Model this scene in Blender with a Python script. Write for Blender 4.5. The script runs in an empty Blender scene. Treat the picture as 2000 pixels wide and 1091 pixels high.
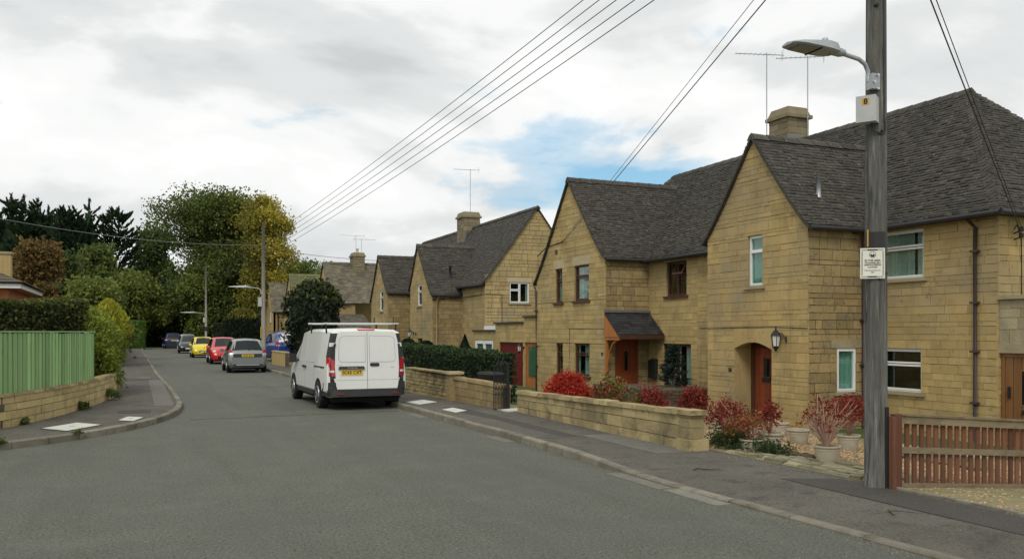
import bpy, math, random
import numpy as np
from mathutils import Vector, Matrix
R = math.radians
rnd = random.Random(7)
nrg = np.random.default_rng(11)
SC = bpy.context.scene
COL = SC.collection

# ------------------------------------------------------------------ camera
YAW = R(23.1); SN, CS = math.sin(YAW), math.cos(YAW)
CAMZ = 1.83; FPX = 1700.0; HY = 648.0
cam = bpy.data.cameras.new('camera'); camo = bpy.data.objects.new('camera', cam); COL.objects.link(camo)
camo.location = (0, 0, CAMZ); camo.rotation_euler = (R(90), 0, -YAW)
cam.sensor_width = 36; cam.lens = 36 * FPX / 2000; cam.shift_y = (HY - 545.5) / 2000
cam.clip_start = .1; cam.clip_end = 3000
SC.camera = camo

# ------------------------------------------------------------------ sky, sun, exposure
SUNV = Vector((-.42, -.62, .80)).normalized()
def make_world():
    w = bpy.data.worlds.new('World'); SC.world = w; w.use_nodes = True
    nt = w.node_tree; nt.nodes.clear(); N = nt.nodes.new; L = nt.links.new
    out = N('ShaderNodeOutputWorld'); bg = N('ShaderNodeBackground'); bg.inputs['Strength'].default_value = .1
    sky = N('ShaderNodeTexSky'); sky.sky_type = 'NISHITA'; sky.sun_disc = False
    sky.sun_elevation = math.asin(SUNV.z); sky.sun_rotation = math.atan2(SUNV.x, SUNV.y)
    tc = N('ShaderNodeTexCoord')
    def math_(op, a, b=None, clamp=False):
        m = N('ShaderNodeMath'); m.operation = op; m.use_clamp = clamp
        for i, v in enumerate((a, b)):
            if v is None: continue
            if isinstance(v, (int, float)): m.inputs[i].default_value = v
            else: L(v, m.inputs[i])
        return m.outputs[0]
    def noise(scale, detail, off, zs=2.4, rough=.55, dist=0):
        mp = N('ShaderNodeMapping'); mp.inputs['Scale'].default_value = (1, 1, zs); mp.inputs['Location'].default_value = off
        L(tc.outputs['Generated'], mp.inputs['Vector'])
        n = N('ShaderNodeTexNoise'); n.inputs['Scale'].default_value = scale; n.inputs['Detail'].default_value = detail
        n.inputs['Roughness'].default_value = rough; n.inputs['Distortion'].default_value = dist
        L(mp.outputs[0], n.inputs['Vector']); return n.outputs['Fac']
    def ramp(fac, stops):
        r = N('ShaderNodeValToRGB'); cr = r.color_ramp; cr.interpolation = 'EASE'
        while len(cr.elements) < len(stops): cr.elements.new(.5)
        for e, (p, c) in zip(cr.elements, stops): e.position = p; e.color = (*c, 1)
        L(fac, r.inputs[0]); return r.outputs[0]
    # cloud shading: soft grey undersides, white tops
    shade = ramp(noise(3.2, 8, (3.3, 1.7, .4), 2.6, .52, .25), [(.28, (.60, .625, .63)), (.42, (.76, .78, .78)), (.53, (.94, .95, .94)), (.66, (1.07, 1.07, 1.055))])
    sc = N('ShaderNodeVectorMath'); sc.operation = 'SCALE'; L(shade, sc.inputs[0]); sc.inputs['Scale'].default_value = 9.8
    # thin places where the blue comes through
    cov = noise(2.4, 5, (7.1, 2.9, 1.3), 3.2, .55, .3)
    gap = N('ShaderNodeVectorMath'); gap.operation = 'DISTANCE'
    az = YAW + math.atan((1160 - 1000) / FPX); el = math.atan((HY - 345) / FPX)
    gc = (math.sin(az) * math.cos(el), math.cos(az) * math.cos(el), math.sin(el))
    mp = N('ShaderNodeMapping'); mp.inputs['Scale'].default_value = (1, 1, 3.6); L(tc.outputs['Generated'], mp.inputs['Vector'])
    L(mp.outputs[0], gap.inputs[0]); gap.inputs[1].default_value = (gc[0], gc[1], gc[2] * 3.6)
    g = math_('SUBTRACT', .29, gap.outputs['Value']); g = math_('MULTIPLY', g, 1.4)
    g = math_('MAXIMUM', g, 0)
    fine = noise(7, 6, (1, 4, 2), 2.6, .55, .3)
    v = math_('ADD', math_('MULTIPLY', cov, .45), .285); v = math_('SUBTRACT', v, g); v = math_('ADD', v, math_('MULTIPLY', math_('SUBTRACT', fine, .5), .52))
    cover = ramp(v, [(.22, (.05,) * 3), (.31, (.45,) * 3), (.40, (1,) * 3)])
    skyb = N('ShaderNodeMix'); skyb.data_type = 'RGBA'; skyb.blend_type = 'MIX'; skyb.inputs[0].default_value = .6
    L(sky.outputs[0], skyb.inputs['A']); skyb.inputs['B'].default_value = (2.6, 6.3, 8.9, 1)
    mix = N('ShaderNodeMix'); mix.data_type = 'RGBA'
    L(cover, mix.inputs[0]); L(skyb.outputs['Result'], mix.inputs['A']); L(sc.outputs[0], mix.inputs['B'])
    L(mix.outputs['Result'], bg.inputs['Color']); L(bg.outputs[0], out.inputs[0])
make_world()
sun = bpy.data.lights.new('sun', 'SUN'); sun.energy = 1.5; sun.angle = R(20); sun.color = (1, .96, .88)
suno = bpy.data.objects.new('sun', sun); COL.objects.link(suno)
suno.rotation_euler = SUNV.to_track_quat('Z', 'Y').to_euler(); suno.location = (-20, -20, 40)
vs = SC.view_settings; vs.view_transform = 'Standard'; vs.look = 'None'; vs.exposure = .05; vs.gamma = 1; vs.use_curve_mapping = False

# ------------------------------------------------------------------ pixel helpers
def ray(px):
    k = (px - 1000) / FPX; return (CS * k + SN, -SN * k + CS)
def at(px, D, z=0.0):
    d = ray(px); return Vector((d[0] * D, d[1] * D, z))
def onz(px, py, z=0.0):
    return at(px, (CAMZ - z) * FPX / (py - HY), z)
def onx(px, py, x):
    d = ray(px); D = x / d[0]; return Vector((x, d[1] * D, CAMZ + (HY - py) * D / FPX))
def zat(py, D): return CAMZ + (HY - py) * D / FPX
def metric(c, n):
    X = CS * c[0] - SN * c[1]; D = SN * c[0] + CS * c[1]
    if D < 1: return 0
    px = 1000 + FPX * X / D; py = HY - FPX * (c[2] - CAMZ) / D
    if not (-5 < px < 2005 and -5 < py < 1096): return 0
    f = -(n[0] * c[0] + n[1] * c[1] + n[2] * (c[2] - CAMZ)) / D
    return max(0, f) / (D * D)

# ------------------------------------------------------------------ materials
M = {}
def nmat(name, c1, c2=None, scale=6, rough=.85, detail=6, tint=0, bump=0, bscale=None, spots=(), metallic=0, spec=.4, coat=0, stretch=None, obj=False, transl=0, bdist=.02, tintcol=None):
    m = bpy.data.materials.new(name); m.use_nodes = True; nt = m.node_tree; N = nt.nodes.new; L = nt.links.new
    b = nt.nodes['Principled BSDF']; b.inputs['Roughness'].default_value = rough; b.inputs['Metallic'].default_value = metallic
    b.inputs['Specular IOR Level'].default_value = spec; b.inputs['Coat Weight'].default_value = coat; b.inputs['Coat Roughness'].default_value = .05
    if obj: vec = N('ShaderNodeTexCoord').outputs['Object']
    else: vec = N('ShaderNodeNewGeometry').outputs['Position']
    if stretch:
        mp = N('ShaderNodeMapping'); mp.inputs['Scale'].default_value = stretch; L(vec, mp.inputs['Vector']); vec = mp.outputs[0]
    def noise(s, d=detail, r=.6, st=None):
        n = N('ShaderNodeTexNoise'); n.inputs['Scale'].default_value = s; n.inputs['Detail'].default_value = d; n.inputs['Roughness'].default_value = r
        v_ = vec
        if st: mp_ = N('ShaderNodeMapping'); mp_.inputs['Scale'].default_value = st; L(vec, mp_.inputs['Vector']); v_ = mp_.outputs[0]
        L(v_, n.inputs['Vector']); return n.outputs['Fac']
    def mix(f, a, bb, bt='MIX'):
        x = N('ShaderNodeMix'); x.data_type = 'RGBA'; x.blend_type = bt
        for key, v in ((0, f), ('A', a), ('B', bb)):
            if isinstance(v, (int, float)): x.inputs[key].default_value = v
            elif isinstance(v, tuple): x.inputs[key].default_value = (*v, 1) if len(v) == 3 else v
            else: L(v, x.inputs[key])
        return x.outputs['Result']
    def mr(v, a, bb, c=0, d=1):
        x = N('ShaderNodeMapRange'); x.inputs[1].default_value = a; x.inputs[2].default_value = bb; x.inputs[3].default_value = c; x.inputs[4].default_value = d
        L(v, x.inputs[0]); return x.outputs[0]
    col = c1
    if c2: col = mix(mr(noise(scale), .3, .7), c1, c2)
    if tint or tintcol:
        at_ = N('ShaderNodeAttribute'); at_.attribute_name = 'tint'
        if tintcol: col = mix(at_.outputs['Fac'], col, tintcol)
        if tint: col = mix(1.0, col, mr(at_.outputs['Fac'], 0, 1, 1 - tint, 1 + tint * .8), 'MULTIPLY')
    for (sc, s, lo, hi, amt, *st) in spots:
        col = mix(mr(noise(s, 5, .65, st[0] if st else None), lo, hi, 0, amt), col, sc)
    if isinstance(col, tuple): b.inputs['Base Color'].default_value = (*col, 1)
    else: L(col, b.inputs['Base Color'])
    if bump:
        bp = N('ShaderNodeBump'); bp.inputs['Strength'].default_value = bump; bp.inputs['Distance'].default_value = bdist
        L(noise(bscale or scale * 4, 5, .65), bp.inputs['Height']); L(bp.outputs[0], b.inputs['Normal'])
    if transl:
        t = N('ShaderNodeBsdfTranslucent'); ms = N('ShaderNodeMixShader'); ms.inputs[0].default_value = transl
        if isinstance(col, tuple): t.inputs[0].default_value = (*col, 1)
        else: L(col, t.inputs[0])
        L(b.outputs[0], ms.inputs[1]); L(t.outputs[0], ms.inputs[2]); L(ms.outputs[0], nt.nodes['Material Output'].inputs[0])
    M[name] = m; return m
def glassmat(name, tintc, rough=.03, transp=.75):
    m = bpy.data.materials.new(name); m.use_nodes = True; nt = m.node_tree; N = nt.nodes.new; L = nt.links.new
    nt.nodes.clear(); out = N('ShaderNodeOutputMaterial'); t = N('ShaderNodeBsdfTransparent'); t.inputs[0].default_value = (*tintc, 1)
    g = N('ShaderNodeBsdfGlossy'); g.inputs['Roughness'].default_value = rough; g.inputs[0].default_value = (1, 1, 1, 1)
    f = N('ShaderNodeLayerWeight'); f.inputs[0].default_value = .5; mx = N('ShaderNodeMixShader'); pw = N('ShaderNodeMath'); pw.operation = 'POWER'; L(f.outputs['Facing'], pw.inputs[0]); pw.inputs[1].default_value = 4.5
    ma = N('ShaderNodeMath'); ma.operation = 'MULTIPLY_ADD'; ma.inputs[1].default_value = .95; ma.inputs[2].default_value = .05; L(pw.outputs[0], ma.inputs[0])
    L(ma.outputs[0], mx.inputs[0]); L(t.outputs[0], mx.inputs[1]); L(g.outputs[0], mx.inputs[2]); L(mx.outputs[0], out.inputs[0]); M[name] = m

DK = (.05, .042, .028)
nmat('stone', (.395, .284, .114), (.465, .348, .152), 2.2, .9, tint=.14, bump=.5, bscale=38, spots=[((.17, .145, .085), 1.0, .55, .72, .5, (3.2, 3.2, .3)), ((.24, .21, .135), .55, .50, .70, .7), ((.24, .185, .085), 1.7, .50, .70, .6), ((.10, .085, .05), 5.5, .60, .74, .55), ((.42, .36, .2), 9, .66, .74, .35)])
nmat('stone_b', (.36, .265, .115), (.425, .328, .155), 2.2, .9, tint=.14, bump=.5, bscale=38, spots=[((.17, .145, .085), 1.0, .55, .72, .5, (3.2, 3.2, .3)), ((.24, .21, .135), .55, .50, .70, .7), ((.24, .185, .085), 1.7, .50, .70, .6), ((.10, .085, .05), 5.5, .60, .74, .55), ((.42, .36, .2), 9, .66, .74, .35)])
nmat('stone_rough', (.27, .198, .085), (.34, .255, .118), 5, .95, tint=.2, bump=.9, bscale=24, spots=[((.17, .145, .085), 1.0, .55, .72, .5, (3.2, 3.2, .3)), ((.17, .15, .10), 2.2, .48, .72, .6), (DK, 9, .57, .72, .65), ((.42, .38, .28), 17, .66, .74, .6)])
nmat('stone_grey', (.30, .255, .15), (.36, .31, .20), 4, .95, tint=.22, bump=.6, bscale=26, spots=[((.16, .16, .11), 1.6, .5, .7, .6), (DK, 8, .6, .74, .5)])
nmat('stone_chimney', (.19, .155, .092), (.25, .21, .13), 4, .95, tint=.25, bump=.6, bscale=26, spots=[((.12, .115, .08), 1.6, .5, .7, .6), (DK, 8, .6, .74, .5)])
nmat('stone_pale', (.40, .33, .19), (.46, .385, .24), 4, .9, tint=.12, bump=.4, bscale=30, spots=[((.2, .18, .12), 3, .56, .76, .5)])
nmat('stone_garden', (.32, .255, .12), (.41, .33, .17), 4, .93, tint=.26, bump=.8, bscale=20, spots=[((.13, .11, .065), 1.1, .48, .66, .7), (DK, 3.4, .52, .68, .65), ((.50, .48, .40), 11, .64, .74, .5)])
nmat('mortar', (.21, .155, .064), (.28, .21, .09), 9, .95, bump=.4, bscale=60)
nmat('stone_corner', (.44, .345, .155), (.52, .42, .20), 4, .93, tint=.18, bump=.7, bscale=22, spots=[((.26, .20, .09), 2.4, .52, .70, .6), (DK, 7, .62, .74, .5)])
nmat('mortar_dark', (.07, .06, .035), (.12, .10, .06), 9, .95)
nmat('tile', (.052, .048, .040), (.074, .067, .054), 5, .92, tint=.38, bump=.6, bscale=30, spots=[((.095, .082, .055), 1.3, .54, .76, .35), ((.38, .37, .31), 17, .64, .68, .8), ((.028, .026, .022), 3.6, .56, .74, .4)])
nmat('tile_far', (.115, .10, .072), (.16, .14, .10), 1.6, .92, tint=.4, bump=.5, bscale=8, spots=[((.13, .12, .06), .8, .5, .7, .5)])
nmat('tile_moss', (.11, .115, .05), (.16, .155, .075), 1.6, .95, tint=.35)
nmat('tile_under', (.03, .027, .022), None, rough=.95)
nmat('slate_dark', (.022, .023, .025), (.034, .035, .037), 8, .55, tint=.5, spots=[((.09, .09, .09), 6, .62, .75, .4)])
nmat('gutter_black', (.018, .017, .017), (.028, .026, .026), 5, .5)
nmat('pipe_brown', (.045, .032, .028), (.06, .045, .04), 4, .5)
nmat('pipe_ochre', (.22, .16, .07), (.28, .2, .09), 4, .6)
nmat('upvc', (.72, .73, .72), (.78, .79, .78), 3, .35, spots=[((.4, .39, .35), 6, .66, .8, .35)])
nmat('brown_wood', (.055, .022, .013), (.085, .035, .02), 6, .5, stretch=(1, 1, .25))
nmat('orange_wood', (.33, .115, .025), (.42, .165, .045), 7, .5, stretch=(1, 1, .2))
nmat('red_door', (.21, .043, .016), (.26, .065, .024), 8, .42, tint=.2, stretch=(1, 1, .18))
nmat('crimson_door', (.115, .008, .008), (.15, .013, .011), 6, .5, tint=.25, stretch=(1, 1, .2))
nmat('pine_door', (.17, .072, .02), (.25, .12, .04), 6, .5, tint=.25, stretch=(1, 1, .15), spots=[((.08, .03, .01), 14, .6, .75, .5)])
nmat('lead', (.10, .105, .11), (.15, .155, .16), 6, .6)
glassmat('pane_glass', (.78, .86, .83)); glassmat('pane_teal', (.70, .86, .82)); glassmat('pane_green', (.10, .30, .17), .25)
nmat('car_glass', (.010, .013, .013), None, rough=.06, spec=.45)
nmat('glass_green', (.035, .105, .055), (.05, .13, .07), 3, .2, spec=.6)
nmat('car_glass_pale', (.22, .26, .26), (.34, .38, .38), 2.2, .08, spec=.9, obj=True)
nmat('curtain', (.62, .64, .60), (.72, .74, .7), 4, .9, transl=.3)
nmat('curtain_dim', (.30, .36, .34), (.4, .46, .43), 4, .9)
nmat('room', (.02, .02, .02), None, rough=.9)
nmat('asphalt', (.102, .107, .082), (.128, .133, .103), 1.1, .88, bump=.9, bscale=90, bdist=.012, spots=[((.082, .086, .066), 1.1, .48, .66, .55, (1, .05, 1)), ((.15, .155, .12), .9, .54, .72, .35, (1.3, .07, 1)), ((.030, .032, .026), 34, .52, .60, .85), ((.33, .33, .27), 40, .59, .66, .8), ((.05, .052, .042), 12, .56, .7, .45), ((.095, .097, .085), .33, .45, .65, .55), ((.16, .16, .138), .8, .56, .72, .35)])
nmat('pavement', (.082, .075, .060), (.118, .108, .087), 1.3, .9, bump=.8, bscale=60, bdist=.012, spots=[((.145, .135, .108), .8, .50, .68, .65), ((.036, .034, .028), 3.2, .52, .66, .6), ((.022, .021, .018), 34, .55, .62, .7), ((.24, .23, .19), 40, .61, .67, .7)])
nmat('pavement_patch', (.050, .045, .037), (.062, .056, .047), 3, .9, bump=.4, bscale=90, bdist=.01, spots=[((.02, .019, .016), 36, .55, .62, .6), ((.18, .175, .145), 40, .61, .67, .6)])
nmat('pavement_pale', (.115, .11, .095), (.15, .143, .122), 3, .9, bump=.4, bscale=90, bdist=.01, spots=[((.05, .05, .045), 5, .55, .7, .5)])
nmat('kerb', (.165, .15, .112), (.235, .215, .165), 5, .92, tint=.25, bump=.6, bscale=60, bdist=.01, spots=[((.07, .065, .045), 4, .5, .7, .65), ((.32, .31, .26), 24, .64, .72, .5)])
nmat('channel', (.15, .145, .115), (.20, .19, .155), 5, .92, tint=.2, spots=[((.09, .09, .075), 4, .52, .68, .7)], bump=.4, bscale=70, bdist=.008)
nmat('cover_white', (.52, .52, .46), (.60, .60, .54), 3, .8, bump=.3, bscale=40, bdist=.005, spots=[((.3, .29, .24), 5, .57, .72, .5)])
nmat('soil', (.07, .06, .035), (.11, .095, .055), 3, .95, bump=.8, bscale=30)
nmat('lawn', (.05, .075, .02), (.08, .11, .03), 2, .95, bump=.8, bscale=30)
nmat('moss_drive', (.20, .175, .09), (.28, .245, .13), 4, .95, bump=.9, bscale=45, bdist=.015, spots=[((.09, .085, .03), 2.2, .48, .66, .75), ((.42, .38, .25), 30, .62, .72, .7)])
nmat('flag', (.20, .18, .11), (.27, .245, .155), 5, .95, tint=.4, bump=.6, bscale=40, spots=[((.11, .115, .05), 2.6, .5, .7, .7), ((.46, .43, .32), 18, .62, .72, .6)])
nmat('gravel_bed', (.22, .16, .085), (.30, .23, .13), 30, .95, bump=1, bscale=60)
nmat('pebble', (.30, .20, .10), (.40, .29, .16), 9, .8, tint=.55)
nmat('pot', (.42, .37, .27), (.52, .47, .36), 5, .9, bump=.3, bscale=40, spots=[((.2, .19, .12), 5, .54, .72, .6)])
nmat('bark', (.06, .05, .035), (.10, .085, .06), 8, .95, bump=.8, bscale=20)
nmat('twig', (.22, .12, .09), (.30, .18, .13), 8, .9)
nmat('twig_pale', (.40, .25, .18), (.48, .33, .25), 8, .9)
nmat('pole_wood', (.075, .076, .066), (.15, .15, .13), 4, .92, stretch=(7, 7, .5), bump=.8, bscale=8, bdist=.03, spots=[((.028, .029, .026), 2.2, .5, .62, .8), ((.25, .245, .21), 4, .58, .68, .7), ((.03, .031, .028), 9, .6, .68, .7)])
nmat('pole_pale', (.22, .205, .165), (.30, .28, .23), 4, .9, stretch=(6, 6, .5))
nmat('black_plastic', (.012, .012, .012), None, rough=.5)
nmat('steel', (.30, .32, .34), (.38, .40, .42), 6, .45, metallic=.5)
nmat('lamp_grey', (.30, .33, .34), (.36, .39, .40), 4, .45, metallic=.2)
nmat('lamp_lens', (.14, .155, .145), (.19, .20, .19), 8, .25)
nmat('box_grey', (.40, .41, .40), (.48, .49, .47), 4, .6, spots=[((.25, .24, .2), 9, .6, .74, .5)])
nmat('sticker_yellow', (.55, .32, .04), None, rough=.6)
nmat('black_ink', (.012, .012, .012), None, rough=.7)
nmat('sign_white', (.66, .66, .56), (.72, .72, .62), 6, .5)
nmat('fence_red', (.105, .040, .022), (.165, .068, .036), 6, .8, tint=.35, stretch=(1, 1, .2), spots=[((.26, .19, .11), 13, .62, .74, .35)])
nmat('fence_weathered', (.155, .12, .072), (.22, .175, .108), 6, .92, tint=.2, spots=[((.10, .08, .045), 9, .52, .68, .7), ((.42, .38, .26), 16, .62, .72, .5)], stretch=(.5, 1, 1.5))
nmat('post_brown', (.095, .034, .017), (.13, .048, .024), 4, .8, stretch=(1, 1, .2))
nmat('fence_green', (.27, .435, .18), (.325, .495, .225), 3, .75, tint=.24, stretch=(1, 1, .3), spots=[((.13, .25, .11), 5, .56, .72, .4), ((.4, .52, .34), 12, .68, .8, .4), ((.11, .2, .1), 1.0, .55, .72, .45, (6, 6, .5))])
nmat('iron', (.012, .012, .013), None, rough=.5)
nmat('render_ochre', (.42, .30, .12), (.47, .35, .15), 2, .9, spots=[((.25, .2, .1), 2, .55, .75, .5)])
nmat('old_brick', (.06, .05, .035), (.10, .08, .055), 9, .95, tint=.4, bump=.5)
nmat('wire', (.035, .035, .038), None, rough=.6)
nmat('wire_pale', (.24, .25, .25), None, rough=.6)
nmat('tyre', (.014, .014, .014), None, rough=.85)
nmat('rim', (.30, .31, .32), None, rough=.4, metallic=.6)
nmat('arch', (.006, .006, .006), None, rough=.9)
def paint(n, c, rough=.28, metallic=0): nmat(n, c, None, rough=rough, metallic=metallic, coat=.5, spec=.5)
nmat('van_white', (.66, .67, .64), (.71, .72, .69), 2.5, .3, coat=.4, obj=True, spots=[((.45, .44, .38), 1.6, .58, .82, .35)])
nmat('van_line', (.30, .31, .31), None, rough=.5)
nmat('trim_black', (.022, .024, .024), (.03, .032, .032), 6, .55, obj=True)
paint('paint_silver', (.24, .26, .255), .3, .55); paint('paint_red', (.52, .018, .022)); paint('paint_yellow', (.68, .55, .012)); paint('paint_black', (.015, .017, .018)); paint('paint_navy', (.012, .024, .075)); paint('paint_blue', (.012, .045, .22)); paint('paint_pale', (.42, .44, .44), .3, .3)
nmat('tail_red', (.42, .008, .012), (.5, .012, .016), 20, .2, coat=.6)
nmat('lamp_clear', (.6, .6, .58), None, rough=.15, coat=.6)
nmat('plate_yellow', (.66, .43, .03), None, rough=.5)
nmat('plate_white', (.65, .65, .62), None, rough=.5)
nmat('alu', (.6, .61, .62), None, rough=.35, metallic=.7)
nmat('brick_orange', (.30, .11, .04), (.38, .15, .06), 5, .9)
nmat('hill_mat', (.035, .055, .018), (.07, .09, .03), .06, .95)
def leafmat(n, dark, light, tr=.32): nmat(n, dark, None, rough=.75, spec=.2, tintcol=light, transl=tr)
leafmat('leaf_conifer', (0.0078, 0.0182, 0.0078), (0.0260, 0.0546, 0.0195), .1)
leafmat('leaf_green', (0.04, 0.062, 0.015), (0.145, 0.185, 0.046))
leafmat('leaf_mid', (0.028, 0.05, 0.015), (0.105, 0.14, 0.042))
leafmat('leaf_light', (0.065, 0.09, 0.018), (0.2, 0.235, 0.052))
leafmat('leaf_yellow', (0.19, 0.165, 0.022), (0.52, 0.44, 0.07))
leafmat('leaf_olive', (0.09, 0.095, 0.018), (0.29, 0.26, 0.045))
leafmat('leaf_brown', (0.08, 0.056, 0.018), (0.215, 0.145, 0.05))
leafmat('leaf_beech', (0.022, 0.034, 0.01), (0.1, 0.11, 0.03))
leafmat('leaf_lime', (0.1006, 0.1438, 0.0173), (0.3163, 0.3737, 0.0504))
leafmat('leaf_gold', (.14, .16, .015), (.42, .42, .05))
leafmat('leaf_hedge', (0.0156, 0.0338, 0.0117), (0.0585, 0.0975, 0.0325))
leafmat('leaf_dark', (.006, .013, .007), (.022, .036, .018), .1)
leafmat('leaf_box', (.06, .125, .022), (.14, .25, .05))
leafmat('leaf_bay', (0.0104, 0.0182, 0.0091), (0.0520, 0.0650, 0.0325), .1)
leafmat('leaf_red', (0.2, 0.014, 0.01), (0.54, 0.06, 0.03), .3)
leafmat('leaf_crimson', (0.1, 0.016, 0.011), (0.34, 0.065, 0.042), .3)
leafmat('leaf_rust', (.16, .05, .02), (.36, .15, .06), .3)
leafmat('leaf_spruce', (.006, .016, .012), (.03, .05, .038), .1)

# ------------------------------------------------------------------ mesh helpers
WL = {}
class MB:
    def __init__(s): s.v = []; s.f = []; s.t = []
    def quadpts(s, p, faces, t=.5):
        b = len(s.v); s.v.extend(p)
        for f in faces: s.f.append(tuple(b + i for i in f)); s.t.append(t)
    HF = ((0, 3, 2, 1), (4, 5, 6, 7), (0, 1, 5, 4), (1, 2, 6, 5), (2, 3, 7, 6), (3, 0, 4, 7))
    def hexa(s, p, t=.5): s.quadpts(p, MB.HF, t)
    def box(s, x0, x1, y0, y1, z0, z1, t=.5):
        s.hexa([(x0, y0, z0), (x1, y0, z0), (x1, y1, z0), (x0, y1, z0), (x0, y0, z1), (x1, y0, z1), (x1, y1, z1), (x0, y1, z1)], t); return s
    def prism(s, poly, off, t=.5):
        b = len(s.v); n = len(poly); o = Vector(off)
        s.v.extend([tuple(p) for p in poly]); s.v.extend([tuple(Vector(p) + o) for p in poly])
        s.f.append(tuple(range(b, b + n))); s.t.append(t); s.f.append(tuple(range(b + 2 * n - 1, b + n - 1, -1))); s.t.append(t)
        for i in range(n): s.f.append((b + i, b + (i + 1) % n, b + n + (i + 1) % n, b + n + i)); s.t.append(t)
        return s
    def tube(s, pts, r, n=8, t=.5, cap=True):
        pts = [Vector(p) for p in pts]; rs = r if isinstance(r, (list, tuple)) else [r] * len(pts); b = len(s.v)
        up = None
        for i, p in enumerate(pts):
            d = (pts[min(i + 1, len(pts) - 1)] - pts[max(i - 1, 0)])
            d = d.normalized() if d.length > 1e-9 else Vector((0, 0, 1))
            if up is None: up = Vector((0, 0, 1)) if abs(d.z) < .9 else Vector((1, 0, 0))
            a = d.cross(up)
            if a.length < 1e-4: a = d.cross(Vector((0, 1, 0)))
            a.normalize(); c = a.cross(d)
            for k in range(n):
                w = 2 * math.pi * k / n; s.v.append(tuple(p + (a * math.cos(w) + c * math.sin(w)) * rs[i]))
        for i in range(len(pts) - 1):
            for k in range(n):
                s.f.append((b + i * n + k, b + i * n + (k + 1) % n, b + (i + 1) * n + (k + 1) % n, b + (i + 1) * n + k)); s.t.append(t)
        if cap:
            s.f.append(tuple(b + k for k in range(n))); s.t.append(t); s.f.append(tuple(b + (len(pts) - 1) * n + k for k in range(n - 1, -1, -1))); s.t.append(t)
        return s
    def lathe(s, prof, c, n=16, t=.5, axis='z'):
        b = len(s.v)
        for (r, h) in prof:
            for k in range(n):
                w = 2 * math.pi * k / n; q = (r * math.cos(w), r * math.sin(w), h)
                if axis == 'x': q = (h, q[0], q[1])
                if axis == 'y': q = (q[0], h, q[1])
                s.v.append((c[0] + q[0], c[1] + q[1], c[2] + q[2]))
        for i in range(len(prof) - 1):
            for k in range(n):
                s.f.append((b + i * n + k, b + i * n + (k + 1) % n, b + (i + 1) * n + (k + 1) % n, b + (i + 1) * n + k)); s.t.append(t)
        s.f.append(tuple(b + k for k in range(n))); s.t.append(t); m = b + (len(prof) - 1) * n; s.f.append(tuple(m + k for k in range(n - 1, -1, -1))); s.t.append(t)
        return s
    def build(s, name, mat, parent=None, smooth=False):
        return mesh_obj(name, s.v, s.f, s.t, mat, parent, smooth)
def mesh_obj(name, v, f, t, mat, parent=None, smooth=False):
    a = np.asarray(v, dtype=np.float64); lo = a.min(0); hi = a.max(0)
    o = Vector(((lo[0] + hi[0]) / 2, (lo[1] + hi[1]) / 2, lo[2]))
    me = bpy.data.meshes.new(name); a = a - np.array(o)
    me.from_pydata(a.tolist(), [], f)
    at_ = me.attributes.new('tint', 'FLOAT', 'FACE'); at_.data.foreach_set('value', np.asarray(t, dtype=np.float32))
    if smooth: me.polygons.foreach_set('use_smooth', np.ones(len(f), dtype=bool))
    return link(name, me, mat, o, parent)
def link(name, me, mat, o, parent):
    if mat: me.materials.append(M[mat])
    ob = bpy.data.objects.new(name, me); COL.objects.link(ob)
    if parent is not None: ob.parent = parent; ob.location = o - WL[parent.name]
    else: ob.location = o
    WL[ob.name] = o.copy(); return ob
def tag(o, label=None, cat=None, group=None, kind=None):
    for k, v in (('label', label), ('category', cat), ('group', group), ('kind', kind)):
        if v: o[k] = v
    return o
def thing(name, label, cat, loc=(0, 0, 0), rotz=0, group=None, local=False):
    o = bpy.data.objects.new(name, None); COL.objects.link(o); o.location = loc; o.rotation_euler = (0, 0, rotz); o.empty_display_size = .1
    WL[o.name] = Vector((0, 0, 0)) if local else Vector(loc); return tag(o, label, cat, group)
def struct(name, mb, mat, smooth=False): return tag(mb.build(name, mat, None, smooth), kind='structure')
def text(parent, s, size, pos, right, up, mat, name='lettering', ext=.002, bold=False, width=None):
    cu = bpy.data.curves.new(name, 'FONT'); cu.body = s; cu.size = size; cu.align_x = 'CENTER'; cu.align_y = 'CENTER'; cu.extrude = ext
    if bold: cu.offset = size * .022
    ob = bpy.data.objects.new(name, cu); COL.objects.link(ob)
    me = bpy.data.meshes.new_from_object(ob); bpy.data.objects.remove(ob)
    r = Vector(right).normalized(); u = Vector(up).normalized(); n = r.cross(u)
    m = Matrix((r, u, n)).transposed().to_4x4()
    if width and len(me.vertices):
        xs = [v.co.x for v in me.vertices]; w = max(xs) - min(xs); me.transform(Matrix.Diagonal((width / w, 1, 1, 1)))
    me.transform(m); return link(name, me, mat, Vector(pos), parent)
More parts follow.
